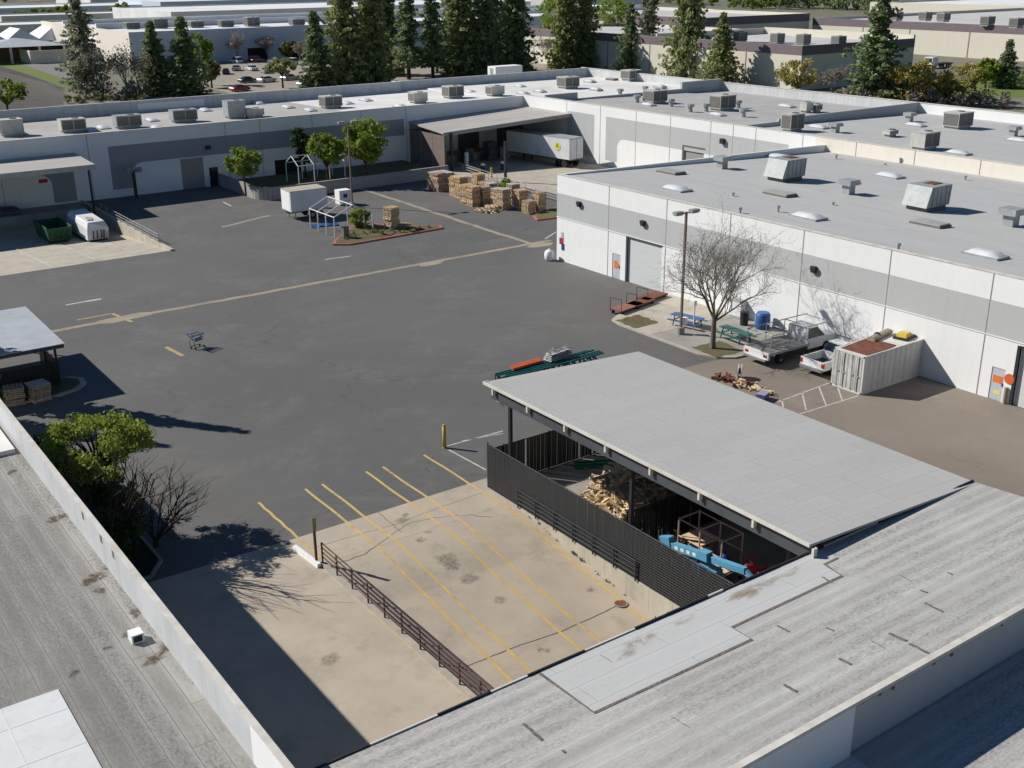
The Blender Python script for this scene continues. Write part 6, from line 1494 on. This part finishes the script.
# lorry far right
p = at(936, 68); t = thing('cab_truck', 'small white truck between the dark wing and the cream bay doors at upper right', 'truck', p, R(180))
mb = MB(); mb.box(1.2, 3.6, -1.2, 1.2, .6, 2.9); mb.build('cab', M_CARW, t); mb = MB(); mb.box(3.605, 3.63, -1.0, 1.0, 1.7, 2.6); mb.box(1.8, 3.2, -1.225, -1.205, 1.8, 2.6); mb.build('windows', M_GLASS, t)
mb = MB(); mb.box(-5.5, 1.1, -1.25, 1.25, .9, 1.2); mb.build('flat_bed', M_DARK, t)
for x in (2.4, -3.2, -4.4):
    for y in (-1.05, 1.05): wheel(t, x, y, .5, .3)

# ================================================================== PALLETS AND YARD CLUTTER
def pallet_stack(label, p, nx, ny, n, m, seed, rz=0.0, top=None, group='pallet stacks along the far dock apron', jit=.075):
    """nx by ny columns of n stacked pallets"""
    t = thing('pallet_stack', label, 'pallet stack', p, rz, group); r_ = random.Random(seed); n = n+2 if n >= 12 else n
    for i in range(nx):
        for j in range(ny):
            mb = MB(); k = n-(r_.random() < .35)-(1 if (i+j) % 3 == 2 else 0); z = 0
            for q in range(max(1, k)):
                mb.m = r_.choice((0, 0, 0, 1, 2))
                ox, oy = i*1.25+r_.uniform(-jit, jit), j*1.25+r_.uniform(-jit, jit)
                for y in (-.5, 0, .5): mb.box(ox-.58, ox+.58, oy+y-.05, oy+y+.05, z+.025, z+.11)
                for x in (-.53, -.27, 0, .27, .53): mb.box(ox+x-.055, ox+x+.055, oy-.58, oy+.58, z+.11, z+.135)
                for x in (-.53, 0, .53): mb.box(ox+x-.05, ox+x+.05, oy-.58, oy+.58, z, z+.025)
                z += .142
            mb.build('pallet_column', [m, M_WOOD if m is M_WOODG else M_WOODG, M_LUMB], t)
            if top and r_.random() < .8:
                mb = MB(); mb.box(i*1.25-.6, i*1.25+.6, j*1.25-.6, j*1.25+.6, z+.003, z+.05); mb.build('top_sheet', top, t)
    return t
for px, py, nx, ny, n, m, tp, lb in (
    (439.5, 191.0, 2, 2, 14, M_WOODG, M_WRAP, 'wide block of weathered pallets with pale sheets at the left end of the row'),
    (456.5, 195.5, 1, 1, 9, M_WOOD, None, 'short orange brown pallet stack next to the wide weathered block'),
    (461.5, 197.5, 1, 2, 16, M_WOOD, None, 'tall orange brown pallet stack second from the left of the row'),
    (478.5, 194.5, 1, 1, 16, M_WOOD, None, 'tall tan pallet stack at the back of the row near the thin handrail'),
    (473.5, 205.5, 1, 2, 14, M_WOOD, None, 'tan pallet stack standing behind the flat heap of scrap wood'),
    (484.5, 204.5, 1, 1, 13, M_WOODG, M_WRAP, 'dark sided pallet stack with pale sheet right of the scrap heap'),
    (491, 200.0, 1, 2, 12, M_WOODG, M_WRAP, 'grey pallet stack in front of the clipped green shrub'),
    (504, 209.0, 1, 2, 14, M_WOODG, M_WRAP, 'weathered pallet stack with dark side right of the clipped green shrub'),
    (513, 203.5, 1, 1, 14, M_WOODG, M_WRAP, 'grey topped pallet stack behind the right end of the row'),
    (521, 209.5, 1, 1, 14, M_WOOD, None, 'tan pallet stack, third from the right end of the row'),
    (529, 213.0, 1, 1, 11, M_WOOD, None, 'ragged short tan pallet stack by the grassy kerbed island'),
    (539, 210.5, 1, 1, 13, M_WOOD, None, 'pallet stack at the right end of the row beside the white building corner')):
    pallet_stack(lb, at(px, py), nx, ny, n, m, int(px*7), rr.uniform(-.06, .06), tp)
pallet_stack('single tall pallet stack on the red kerbed island', at(392, 229.5), 1, 1, 16, M_WOOD, 3, .2)
pallet_stack('low leaning pallets beside the tall stack on the red kerbed island', at(404, 229), 1, 1, 5, M_WOOD, 4, .5, jit=.22)
pallet_stack('weathered pallet stack with flat board top in shade beside the corregated shelter'.replace('corregated', 'corrugated'), at(40, 400), 1, 1, 8, M_WOODG, 5, .15, M_WRAP, 'shaded pallet stacks by the shelter')
pallet_stack('bare topped weathered pallet stack in shade beside the parapet and shelter', at(15, 403), 1, 1, 8, M_WOODG, 6, -.1, None, 'shaded pallet stacks by the shelter')
def plank_heap(name, label, p, n, rx, ry, h, seed, m, L=(.5, 1.6), cat='wood pile'):
    t = thing(name, label, cat, p); r_ = random.Random(seed); mb = MB(); ms = [m, M_WOODG, M_LUMB]
    for i in range(n):
        a = r_.uniform(0, 2*PI); q = r_.random()**.6; x, y = math.cos(a)*rx*q, math.sin(a)*ry*q
        z = h*(1-q**1.4)*r_.uniform(.25, 1.0)+.1; mb.m = r_.choice((0, 0, 0, 1, 2))
        mb.cbox((x, y, z), (r_.uniform(*L), r_.uniform(.08, .22), r_.uniform(.03, .1)), r_.uniform(0, PI), r_.uniform(-.5, .5), r_.uniform(-.5, .5))
    # the packed inside of the heap
    mb.m = 1; k = 10
    mb.loft([[(rx*.92*math.cos(2*PI*i/k), ry*.92*math.sin(2*PI*i/k), 0) for i in range(k)], [(rx*.6*math.cos(2*PI*i/k), ry*.6*math.sin(2*PI*i/k), h*.45) for i in range(k)], [(rx*.15*math.cos(2*PI*i/k), ry*.15*math.sin(2*PI*i/k), h*.7) for i in range(k)]])
    mb.build('heaped_boards', ms, t); return t
plank_heap('scrap_heap', 'flat heap of pale scrap wood on the asphalt before the pallet row', at(490, 210.5), 90, 1.5, 1.1, .35, 2, M_LUMB)
plank_heap('lumber_heap', 'tall jumbled heap of pale broken lumber lit by sun inside the fenced yard', (34.7, 38.6, 0), 520, 1.75, 2.2, 2.5, 5, M_LUMB, (.4, 1.7))
plank_heap('lumber_heap', 'shaded brown stack of boards behind the pale lumber heap', (37.3, 38.2, 0), 200, 1.2, 1.6, 1.9, 6, M_WOODG, (.5, 1.6))
plank_heap('board_heap', 'small heap of orange boards beside the end of the blue boom lift', (33.6, 33.6, 0), 60, .9, .55, .75, 7, M_WOOD, (.4, 1.1))
# white pipe canopy frames
def pipe_frame(label, x0, x1, y0, y1, h, ridge, n, along='x'):
    t = thing('canopy_frame', label, 'canopy frame', (x0, y0, 0), world_coords=True); ap = []
    for i in range(n):
        s = i/(n-1)
        if along == 'x': x = x0+(x1-x0)*s; P = [(x, y0, 0), (x, y0, h), (x, (y0+y1)/2, ridge), (x, y1, h), (x, y1, 0)]
        else: y = y0+(y1-y0)*s; P = [(x0, y, 0), (x0, y, h), ((x0+x1)/2, y, ridge), (x1, y, h), (x1, y, 0)]
        mb = MB(); mb.path(P, .06, 6); mb.build('arch_pipe', M_PVC, t); ap.append(P)
    for k in (1, 2, 3):
        mb = MB(); mb.path([P[k] for P in ap], .055, 6); mb.build('ridge_pipe' if k == 2 else 'eave_pipe', M_PVC, t)
    return t
pipe_frame('white pipe canopy frame standing on the asphalt over the red kerbed island', 50.4, 54.8, 101.7, 107.3, 2.1, 3.1, 4, 'y')
pipe_frame('white pipe canopy frame standing behind the low grey block wall', 59.2, 65.6, 128.4, 132.0, 2.8, 3.8, 4, 'x')
def tarp(label, p, rx, ry, seed):
    r_ = random.Random(seed); t = thing('blue_tarp', label, 'tarp', p, r_.uniform(-.3, .3)); N = 6; vs, fs = [], []
    for i in range(N+1):
        for j in range(N+1): vs.append((-rx+2*rx*i/N+r_.uniform(-.12, .12), -ry+2*ry*j/N+r_.uniform(-.12, .12), .02+r_.uniform(0, .16)))
    for i in range(N):
        for j in range(N): fs.append((i*(N+1)+j, (i+1)*(N+1)+j, (i+1)*(N+1)+j+1, i*(N+1)+j+1))
    mb = MB(); mb.add(vs, fs); mb.build('sheet', M_BLUE, t)
tarp('crumpled blue tarp on the asphalt under the nearer pipe frame', at(324, 225.5), 1.5, .7, 1)
tarp('blue tarp bundle beneath the pipe frame behind the block wall, left', at(294, 176)+Vector((0, 0, .52)), 1.2, .7, 2)
tarp('blue tarp bundle beneath the pipe frame behind the block wall, right', at(321, 175)+Vector((0, 0, .52)), 1.0, .6, 3)
t = thing('tote_tank', 'white caged tote tank behind the light pole near the block wall', 'tank', at(343.5, 204.5))
mb = MB(); mb.box(-.75, .75, -.6, .6, .18, 1.75); mb.build('tank', M_WHITE, t); mb = MB(); mb.box(-.25, .25, -.63, -.602, .9, 1.35); mb.build('label_plate', M_BSIGN, t); mb = MB(); mb.box(-.75, .75, -.6, .6, 0, .16); mb.build('pallet', M_WOODG, t)
t = thing('utility_box', 'dark utility box at the corner of the red kerbed island', 'utility box', at(345.5, 239))
mb = MB(); mb.box(-.3, .3, -.3, .3, 0, 1.2); mb.build('cabinet', M_LOUV, t); mb = MB(); mb.box(-.33, .33, -.33, .33, 1.2, 1.26); mb.build('lid', M_DARK, t)
t = thing('white_sack', 'round white sack on the asphalt at the corner of the white warehouse', 'sack', at(549.2, 260.5))
mb = MB(); k = 12; mb.loft([[(r_*math.cos(2*PI*i/k), r_*math.sin(2*PI*i/k), z) for i in range(k)] for z, r_ in ((.02, .3), (.15, .42), (.5, .46), (.85, .42), (1.0, .25), (1.05, .08))]); mb.build('sack_cloth', M_WHITE, t, True)
mb = MB(); mb.tube((0, 0, 1.03), (.05, 0, 1.15), .07, .1, 8); mb.build('tied_neck', M_WHITE, t)
# blue shopping cart
t = thing('shopping_cart', 'blue wire shopping cart standing alone on the open asphalt', 'cart', at(197.5, 348), R(20))
mb = MB()
for z, a, b in ((.62, .36, .24), (.85, .42, .27), (1.08, .48, .3)):
    P = [(-a, -b, z), (a, -b, z), (a, b, z), (-a, b, z), (-a, -b, z)]; mb.path(P, .028, 5)
for i in range(7):
    s = -1+2*i/6
    for sy in (-1, 1): mb.tube((s*.36, sy*.24, .62), (s*.48, sy*.3, 1.08), .014, .014, 4)
for i in range(5):
    s = -1+2*i/4
    for sx in (-1, 1): mb.tube((sx*.36, s*.24, .62), (sx*.48, s*.3, 1.08), .014, .014, 4)
    mb.tube((-.36, s*.24, .62), (.36, s*.24, .62), .014, .014, 4)
mb.build('basket', mat('cart_blue', (.10, .18, .34), (.07, .13, .26), .5, 2), t)
mb = MB(); mb.path([(.46, -.28, .15), (-.4, -.25, .15), (-.46, -.25, .62)], .025, 5); mb.path([(.46, .28, .15), (-.4, .25, .15), (-.46, .25, .62)], .025, 5); mb.tube((.46, -.28, .15), (.46, .28, .15), .025, .025, 5); mb.build('frame', M_FASC, t)
mb = MB(); mb.path([(-.48, -.3, 1.08), (-.62, -.3, 1.2), (-.62, .3, 1.2), (-.48, .3, 1.08)], .03, 5); mb.build('handle', M_BSIGN, t)
for x in (-.38, .42):
    for y in (-.24, .24): mb = MB(); mb.tube((x, y-.02, .07), (x, y+.02, .07), .07, .07, 10); mb.build('wheel', M_RUBBER, t)
mb = MB(); mb.box(-.3, .3, -.2, .2, .64, .8); mb.build('load', M_GALV, t)
# picnic tables
def picnic(label, p, m, rz, L=2.4):
    t = thing('picnic_table', label, 'picnic table', p, rz); h = L/2
    mb = MB(); [mb.box(-h, h, -.4+.27*k, -.16+.27*k, .72, .77) for k in range(3)]; mb.build('table_top', m, t)
    for s in (-1, 1):
        mb = MB(); [mb.box(-h, h, s*.72-.14+.15*k, s*.72-.01+.15*k, .43, .47) for k in range(2)]; mb.build('bench', m, t)
    for x in (-h*.7, h*.7):
        mb = MB(); mb.bar((x, -.35, .72), (x, -.6, 0), .06); mb.bar((x, .35, .72), (x, .6, 0), .06); mb.bar((x, -.8, .42), (x, .8, .42), .06); mb.build('leg_frame', M_DARK, t)
    return t
q0 = at(672, 318, .6); q1 = at(703, 325, .6); c = (q0+q1)/2
picnic('bright blue picnic table behind the light pole on the kerbed island', (c.x+.3, c.y+.3, .14), M_BLUE, math.atan2(q1.y-q0.y, q1.x-q0.x), 2.6)
q0 = at(722, 330, .6); q1 = at(750, 340, .6); c = (q0+q1)/2
picnic('teal picnic table right of the bare tree trunk', (c.x+.2, c.y+.2, .14), M_TEAL, math.atan2(q1.y-q0.y, q1.x-q0.x), 2.7)
t = thing('sign_post', 'thin white pole at the end of the blue picnic table', 'pole', at(693.5, 330, .136)); mb = MB(); mb.tube((0, 0, 0), (0, 0, 2.3), .05, .05, 8); mb.build('post', M_PVC, t); mb = MB(); mb.box(-.14, .14, -.07, -.05, 1.9, 2.3); mb.build('sign_plate', M_WHITE, t)
t = thing('white_bucket', 'white bucket hanging low on the brown light pole by the blue table', 'bucket', at(680, 334, .13)+Vector((.28, -.1, 0))); mb = MB(); mb.tube((0, 0, .75), (0, 0, 1.25), .2, .24, 12); mb.build('pail', M_WHITE, t); mb = MB(); mb.tube((-.1, .05, 1.2), (-.2, .1, 1.25), .02, .02, 4); mb.build('strap', M_DARK, t)
t = thing('blue_barrel', 'bright blue plastic barrel against the white wall behind the flatbed truck', 'barrel', (62.1, 54.55, .14)); mb = MB(); k = 16
mb.loft([[(r_*math.cos(2*PI*i/k), r_*math.sin(2*PI*i/k), z) for i in range(k)] for z, r_ in ((0, .5), (.1, .55), (.55, .57), (1.1, .55), (1.2, .48))]); mb.build('drum', M_BLUE, t, True); mb = MB(); mb.tube((0, 0, 1.2), (0, 0, 1.25), .47, .45, 16); mb.build('lid', M_BLUE, t)
t = thing('trash_can', 'black trash can beside the blue barrel against the white wall', 'trash can', (61.6, 55.95, .14)); mb = MB(); mb.tube((0, 0, 0), (0, 0, 1.05), .3, .36, 12); mb.build('bin', M_DARK, t); mb = MB(); mb.tube((0, 0, 1.05), (0, 0, 1.15), .38, .2, 12); mb.build('lid', M_DARK, t)
t = thing('utility_cabinet', 'pale cabinet fixed at the foot of the white wall behind the bare tree', 'cabinet', (62.6, 57.6, .14)); mb = MB(); mb.box(-.32, .32, -.6, .6, .2, 1.35); mb.build('cabinet', M_TRAIL, t); mb = MB(); mb.box(-.34, .34, -.62, .62, 1.35, 1.4); mb.box(-.3, .3, -.55, .55, 0, .2); mb.build('trim', M_GALV, t)
# flat carts with rusty decks
def flat_cart(label, p, rz, L=2.6, W=1.15, m=None):
    t = thing('flat_cart', label, 'flat cart', p, rz); h = L/2
    mb = MB(); mb.box(-h, h, -W/2, W/2, .38, .44); mb.build('deck', m or M_RUSTY, t)
    mb = MB(); [mb.bar((-h, y, .34), (h, y, .34), .08) for y in (-W/2+.04, W/2-.04)]; mb.build('side_beam', M_DARK, t)
    for x in (-h+.3, h-.3):
        for y in (-W/2+.12, W/2-.12): mb = MB(); mb.tube((x, y-.05, .16), (x, y+.05, .16), .16, .16, 10); mb.build('wheel', M_RUBBER, t)
    mb = MB(); [mb.tube((-h, y, .4), (-h, y, 1.35), .025, .025, 5) for y in (-W/2+.05, W/2-.05)]; mb.tube((-h, -W/2+.05, 1.35), (-h, W/2-.05, 1.35), .025, .025, 5); mb.build('push_handle', M_DARK, t)
flat_cart('red decked flat cart at the tip of the kerbed island', at(627, 311), R(12), 3.0, 1.2, mat('faded_red_deck', (.33, .12, .08), (.20, .12, .09), .8, 2))
flat_cart('rusty flat cart nearest the kerbed island tip beside the red one', at(641, 306.5), R(12), 2.6, 1.1)
flat_cart('dark rusty flat cart nearer the white wall behind the red one', at(652, 300.5), R(12), 2.8, 1.2)
# teal rack frames lying beyond the shed
t = thing('rack_frame_pile', 'bundle of teal steel rack frames lying behind the far edge of the shed roof', 'rack frames', (43, 55.8, 0), R(1))
for k in range(5):
    mb = MB(); y = -.55+.27*k; r_ = random.Random(k); L0, L1 = -4.1+r_.uniform(-.3, .3), 4.0+r_.uniform(-.5, .3)
    for z in (.1, 1.05): mb.bar((L0, y, z), (L1, y, z+r_.uniform(-.05, .05)), .1, .1)
    n = 9
    for i in range(n):
        a = L0+(L1-L0)*i/n; b = L0+(L1-L0)*(i+1)/n; mb.bar((a, y, .1), (b, y, 1.05) if i % 2 else (b, y, .1), .06); mb.bar((a, y, .1), (a, y, 1.05), .06)
        if i % 2 == 0: mb.bar((a, y, 1.05), (b, y, .1), .06)
    mb.build('rack_frame', M_TEAL, t)
t = thing('orange_beams', 'orange rack beams laid on the left part of the teal frames', 'beams', (41.2, 56.3, 1.14), R(4)); 
for k in range(3): mb = MB(); mb.box(-1.3+.1*k, 1.2+.1*k, -.3+.2*k, -.16+.2*k, 0, .14); mb.build('beam', M_ORANGE, t)
t = thing('wire_mesh_bundle', 'grey wire mesh bundle heaped on the middle of the teal frames', 'mesh bundle', (43.9, 56.2, 1.14), R(6)); r_ = random.Random(5)
mb = MB()
for k in range(46): mb.bar((r_.uniform(-1.1, 1.1), r_.uniform(-.4, .4), r_.uniform(0, .6)), (r_.uniform(-1.1, 1.1), r_.uniform(-.4, .4), r_.uniform(.1, .7)), .03)
mb.build('mesh_wires', M_GALV, t); mb = MB(); [mb.box(-1.1+.04*k, 1.1-.05*k, -.38+.03*k, .38-.02*k, .1*k+.02, .1*k+.035) for k in range(5)]; mb.build('mesh_panel', mat('bright_mesh', (.6, .6, .58), None, .6, 3), t)
# debris row on the brown asphalt
t = thing('scrap_metal', 'row of rusty scrap iron lying on the brown asphalt by the shed roof edge', 'scrap metal', (52.0, 47.3, .006), R(-85)); r_ = random.Random(9); 
for nm, m, n in (('rusty_iron', M_RUSTY, 36), ('pale_board', M_LUMB, 22)):
    mb = MB()
    for k in range(n):
        x = r_.uniform(-1.9, 1.0) if m is M_RUSTY else r_.uniform(-.2, 2.4); mb.cbox((x, r_.gauss(0, .28), r_.uniform(.05, .3)), (r_.uniform(.3, .9), r_.uniform(.06, .2), r_.uniform(.04, .16)), r_.uniform(0, PI), r_.uniform(-.3, .3), 0)
    mb.build(nm, m, t)
t = thing('white_reel', 'white round reel standing behind the rusty scrap iron', 'reel', (53.0, 48.2, .006), R(40)); mb = MB(); mb.tube((0, -.12, .5), (0, -.08, .5), .46, .46, 18); mb.tube((0, .08, .5), (0, .12, .5), .46, .46, 18); mb.build('flange', M_WHITE, t); mb = MB(); mb.tube((0, -.08, .5), (0, .08, .5), .2, .2, 12); mb.build('hub', M_BSIGN, t); mb = MB(); mb.box(-.2, .2, -.12, .12, 0, .07); mb.build('chock', M_DARK, t)
t = thing('storage_crate', 'purple blue plastic crate at the near end of the scrap row', 'crate', (51.3, 44.6, .006), R(20)); mb = MB(); mb.box(-.4, .4, -.28, .28, 0, .06); [mb.box(-.4, .4, s*.26-.02, s*.26+.02, .06, .42) for s in (-1, 1)]; [mb.box(s*.38-.02, s*.38+.02, -.24, .24, .06, .42) for s in (-1, 1)]; mb.build('shell', mat('purple_plastic', (.10, .09, .24), None, .5, 2), t); mb = MB(); mb.box(-.42, .42, -.3, .3, .42, .45); mb.build('lid', mat('grey_lid', (.3, .3, .4), None, .5, 2), t)
# ---- inside the fenced yard
def boom_lift():
    t = thing('boom_lift', 'sky blue articulated boom lift folded beside the black slatted fence', 'boom lift', (31.9, 30.6, 0), R(92)); 
    mb = MB(); mb.box(-1.5, 1.5, -.5, .5, .45, .75); mb.box(-1.0, .8, -.42, .42, .75, 1.15); mb.build('base', M_LIFT, t)
    for x in (-1.2, 1.2):
        for y in (-.55, .55): wheel(t, x, y, .36, .26)
    a = Vector((1.9, 0, 1.3)); b = Vector((-2.6, 0, 1.95))
    mb = MB(); mb.bar(a, a.lerp(b, .55), .27, .33); mb.build('lower_boom', M_LIFT, t)
    mb = MB(); mb.bar(a.lerp(b, .45), b, .24, .28); mb.bar(b, b+Vector((-.9, 0, -.5)), .16, .2); mb.build('upper_boom', M_LIFT, t)
    mb = MB(); mb.cbox(a+Vector((.1, 0, .05)), (.6, .36, .6), 0, .25); mb.build('knuckle', M_LIFT, t)
    mb = MB(); mb.cbox(a.lerp(b, .5)+Vector((0, .05, .1)), (.5, .4, .4), 0, .1); mb.build('knuckle', M_LIFT, t)
    mb = MB(); mb.bar(a+Vector((-.4, 0, -.4)), a.lerp(b, .4)+Vector((0, 0, -.35)), .12); mb.build('lift_cylinder', M_DARK, t)
    mb = MB(); c = a.lerp(b, .25); d = (b-a).normalized(); n = Vector((0, 1, 0))
    for s in (-1, 1):
        for k in range(5): q = a.lerp(b, .13+.08*k)+n*(s*.138); mb.cbox(q, (.2, .006, .16), 0, -math.asin(d.z) if False else .118)
    mb.build('boom_marks', M_WHITE, t)
boom_lift()
def scaffold():
    t = thing('scaffold_cart', 'rusty pink wheeled scaffold cage with loaded decks beside the blue boom', 'scaffold', (33.2, 31.3, 0), R(90)); m = mat('pink_rust_pipe', (.62, .44, .38), (.48, .29, .23), .7, 3)
    for x in (-1.35, 0, 1.35):
        for y in (-.65, .65): mb = MB(); mb.tube((x, y, .15), (x, y, 2.35), .04, .04, 6); mb.build('upright', m, t)
    for y in (-.65, .65):
        mb = MB(); [mb.tube((-1.35, y, z), (1.35, y, z), .035, .035, 6) for z in (.5, 1.45, 2.3)]; mb.build('side_rail', m, t)
    for x in (-1.35, 0, 1.35): mb = MB(); mb.tube((x, -.65, 2.3), (x, .65, 2.3), .035, .035, 6); mb.tube((x, -.65, .5), (x, .65, .5), .035, .035, 6); mb.build('cross_rail', m, t)
    mb = MB(); mb.box(-1.3, 1.3, -.6, .6, .52, .58); mb.build('deck', M_LUMB, t)
    mb = MB(); mb.box(.05, 1.3, -.6, .6, 1.38, 1.43); mb.build('deck', M_LUMB, t)
    mb = MB(); mb.box(-1.35, 1.35, .6, .66, .5, .95); mb.build('side_board', mat('pink_board', (.55, .38, .32), (.45, .30, .25), .8, 2), t)
    for x in (-1.35, 1.35):
        for y in (-.65, .65): mb = MB(); mb.tube((x-.03, y, .09), (x+.03, y, .09), .09, .09, 10); mb.build('caster', M_RUBBER, t)
scaffold()
for i, (dx, dy, lb, m) in enumerate(((.2, -.75, 'blue canister on the deck of the scaffold cage', M_BSIGN), (.05, .2, 'pale bundle on the deck of the scaffold cage', M_PALEC), (-.15, .85, 'grey bundle at the far end of the scaffold cage deck', M_GALV))):
    t = thing('canister' if i == 0 else 'bundle', lb, 'canister' if i == 0 else 'bundle', (33.2+dx, 31.3+dy, .58)); mb = MB(); k = 10; mb.loft([[(r_*math.cos(2*PI*j/k), r_*math.sin(2*PI*j/k), z) for j in range(k)] for z, r_ in ((0, .26), (.3, .3), (.48, .2), (.58, .1))]); mb.build('vessel' if i == 0 else 'wrapping', mat('deep_blue', (.03, .05, .35), None, .5, 2) if i == 0 else m, t); mb = MB(); mb.tube((0, 0, .58), (.05, 0, .7), .05, .06, 8); mb.build('cap' if i == 0 else 'tie', M_DARK, t)
# dark racks at the back of the yard
for i, (y, lb) in enumerate(((42.6, 'teal storage rack in deep shade near the open end of the shed'), (38.6, 'dark storage rack in deep shade behind the lumber heap'), (34.6, 'dark storage rack in deep shade behind the short inner fence'), (30.2, 'dark storage rack in deep shade behind the scaffold cage'), (26.4, 'dark storage rack in deep shade at the front end of the shed'))):
    t = thing('storage_rack', lb, 'storage rack', (39.3, y, 0), 0, 'racks along the shaded back of the yard shed'); m = M_TEAL if i == 0 else M_FASC
    for sx in (-.5, .5):
        for sy in (-1.5, 1.5): mb = MB(); mb.box(sx-.05, sx+.05, sy-.05, sy+.05, 0, 3.2); mb.build('upright', m, t)
    for z in (.4, 1.5, 2.6): mb = MB(); mb.box(-.5, .5, -1.5, 1.5, z, z+.08); mb.build('shelf', M_WOODG if i else M_TEAL, t)
t = thing('green_rail_stack', 'green steel rails stacked on the yard floor beside the gappy fence', 'rails', (36.6, 43.0, .01), R(-25)); mb = MB(); [mb.bar((-1.5, -.2+.14*k, .1+.1*(k % 2)), (1.5, -.25+.14*k, .12+.1*(k % 2)), .1) for k in range(4)]; mb.build('rail', mat('rail_green', (.02, .2, .13), None, .5, 2), t); mb = MB(); mb.box(-1.0, -.9, -.4, .4, 0, .06); mb.build('bearer', M_WOODG, t)
# worker
def skin_figure(name, joints, edges, radii, m, parent):
    me = bpy.data.meshes.new(name); me.from_pydata(joints, edges, []); me.materials.append(m)
    o = bpy.data.objects.new(name, me); COL.objects.link(o); o.parent = parent
    md = o.modifiers.new('skin', 'SKIN'); md.use_smooth_shade = True
    for v, r_ in zip(me.skin_vertices[0].data, radii): v.radius = (r_, r_*.85 if r_ > .1 else r_)
    me.skin_vertices[0].data[0].use_root = True
    sb = o.modifiers.new('sub', 'SUBSURF'); sb.levels = 1; sb.render_levels = 2
    return o
w = thing('person', 'person in a red jacket and red cap working near the end of the blue boom', 'person', (33.25, 28.85, 0), R(150))
J = [(0, 0, .95), (0, 0, 1.15), (0, .02, 1.38), (0, .03, 1.5), (0, .05, 1.62), (0, .06, 1.74),
     (.1, 0, .9), (.12, .02, .5), (.12, -.02, .09), (.13, .12, .05), (-.1, 0, .9), (-.12, .02, .5), (-.12, -.02, .09), (-.13, .12, .05),
     (.2, .02, 1.42), (.32, .1, 1.18), (.3, .33, 1.1), (.29, .42, 1.1), (-.2, .02, 1.42), (-.33, .1, 1.2), (-.28, .34, 1.14), (-.27, .43, 1.14)]
Ed = [(0, 1), (1, 2), (2, 3), (3, 4), (4, 5), (0, 6), (6, 7), (7, 8), (8, 9), (0, 10), (10, 11), (11, 12), (12, 13), (2, 14), (14, 15), (15, 16), (16, 17), (2, 18), (18, 19), (19, 20), (20, 21)]
Rr = [.13, .13, .14, .06, .09, .08, .09, .06, .045, .04, .09, .06, .045, .04, .07, .05, .038, .035, .07, .05, .038, .035]
skin_figure('body', J, Ed, Rr, M_SKIN, w)
ji = [0, 1, 2, 14, 15, 16, 18, 19, 20]; mp = {a: i for i, a in enumerate(ji)}
skin_figure('jacket', [J[i] for i in ji], [(mp[a], mp[b]) for a, b in Ed if a in mp and b in mp], [.165, .165, .17, .095, .075, .062, .095, .075, .062], M_RED, w)
ji = [0, 6, 7, 8, 10, 11, 12]; mp2 = {a: i for i, a in enumerate(ji)}
skin_figure('trousers', [J[i] for i in ji], [(mp2[a], mp2[b]) for a, b in Ed if a in mp2 and b in mp2], [.15, .115, .085, .075, .115, .085, .075], M_DENIM, w)
mb = MB(); k = 12; mb.loft([[(r_*math.cos(2*PI*i/k), .055+r_*1.1*math.sin(2*PI*i/k), z) for i in range(k)] for z, r_ in ((1.72, .108), (1.79, .1), (1.84, .06))]); mb.box(-.07, .07, .14, .26, 1.72, 1.735); mb.build('cap', M_RED, w, False)
t = thing('fuel_can', 'red fuel can on a stand beside the person in the red jacket', 'fuel can', (33.75, 28.45, 0)); mb = MB(); mb.box(-.35, .35, -.35, .35, 0, .85); mb.build('stand', M_DARK, t); mb = MB(); mb.box(-.16, .16, -.12, .12, .85, 1.25); mb.tube((.08, 0, 1.25), (.16, 0, 1.38), .03, .025, 8); mb.build('can', M_RED, t)

# ---- far dock clutter
t = thing('dock_screen', 'rust brown mesh screen closing the left end of the far dock canopy', 'screen', (80.3, 127.6, 0), world_coords=True)
mb = MB(); mb.box(80.27, 80.31, 127.9, 136.9, .1, 4.7); mb.build('mesh_panel', mat('brown_mesh', (0.23, 0.175, 0.15), (0.16, 0.125, 0.11), .9, 2.5, coords='pos'), t)
for y in (127.9, 130.9, 133.9, 136.8):
    mb = MB(); mb.tube((80.29, y, 0), (80.29, y, 4.85), .06, .06, 8); mb.build('screen_post', M_LAMP, t)
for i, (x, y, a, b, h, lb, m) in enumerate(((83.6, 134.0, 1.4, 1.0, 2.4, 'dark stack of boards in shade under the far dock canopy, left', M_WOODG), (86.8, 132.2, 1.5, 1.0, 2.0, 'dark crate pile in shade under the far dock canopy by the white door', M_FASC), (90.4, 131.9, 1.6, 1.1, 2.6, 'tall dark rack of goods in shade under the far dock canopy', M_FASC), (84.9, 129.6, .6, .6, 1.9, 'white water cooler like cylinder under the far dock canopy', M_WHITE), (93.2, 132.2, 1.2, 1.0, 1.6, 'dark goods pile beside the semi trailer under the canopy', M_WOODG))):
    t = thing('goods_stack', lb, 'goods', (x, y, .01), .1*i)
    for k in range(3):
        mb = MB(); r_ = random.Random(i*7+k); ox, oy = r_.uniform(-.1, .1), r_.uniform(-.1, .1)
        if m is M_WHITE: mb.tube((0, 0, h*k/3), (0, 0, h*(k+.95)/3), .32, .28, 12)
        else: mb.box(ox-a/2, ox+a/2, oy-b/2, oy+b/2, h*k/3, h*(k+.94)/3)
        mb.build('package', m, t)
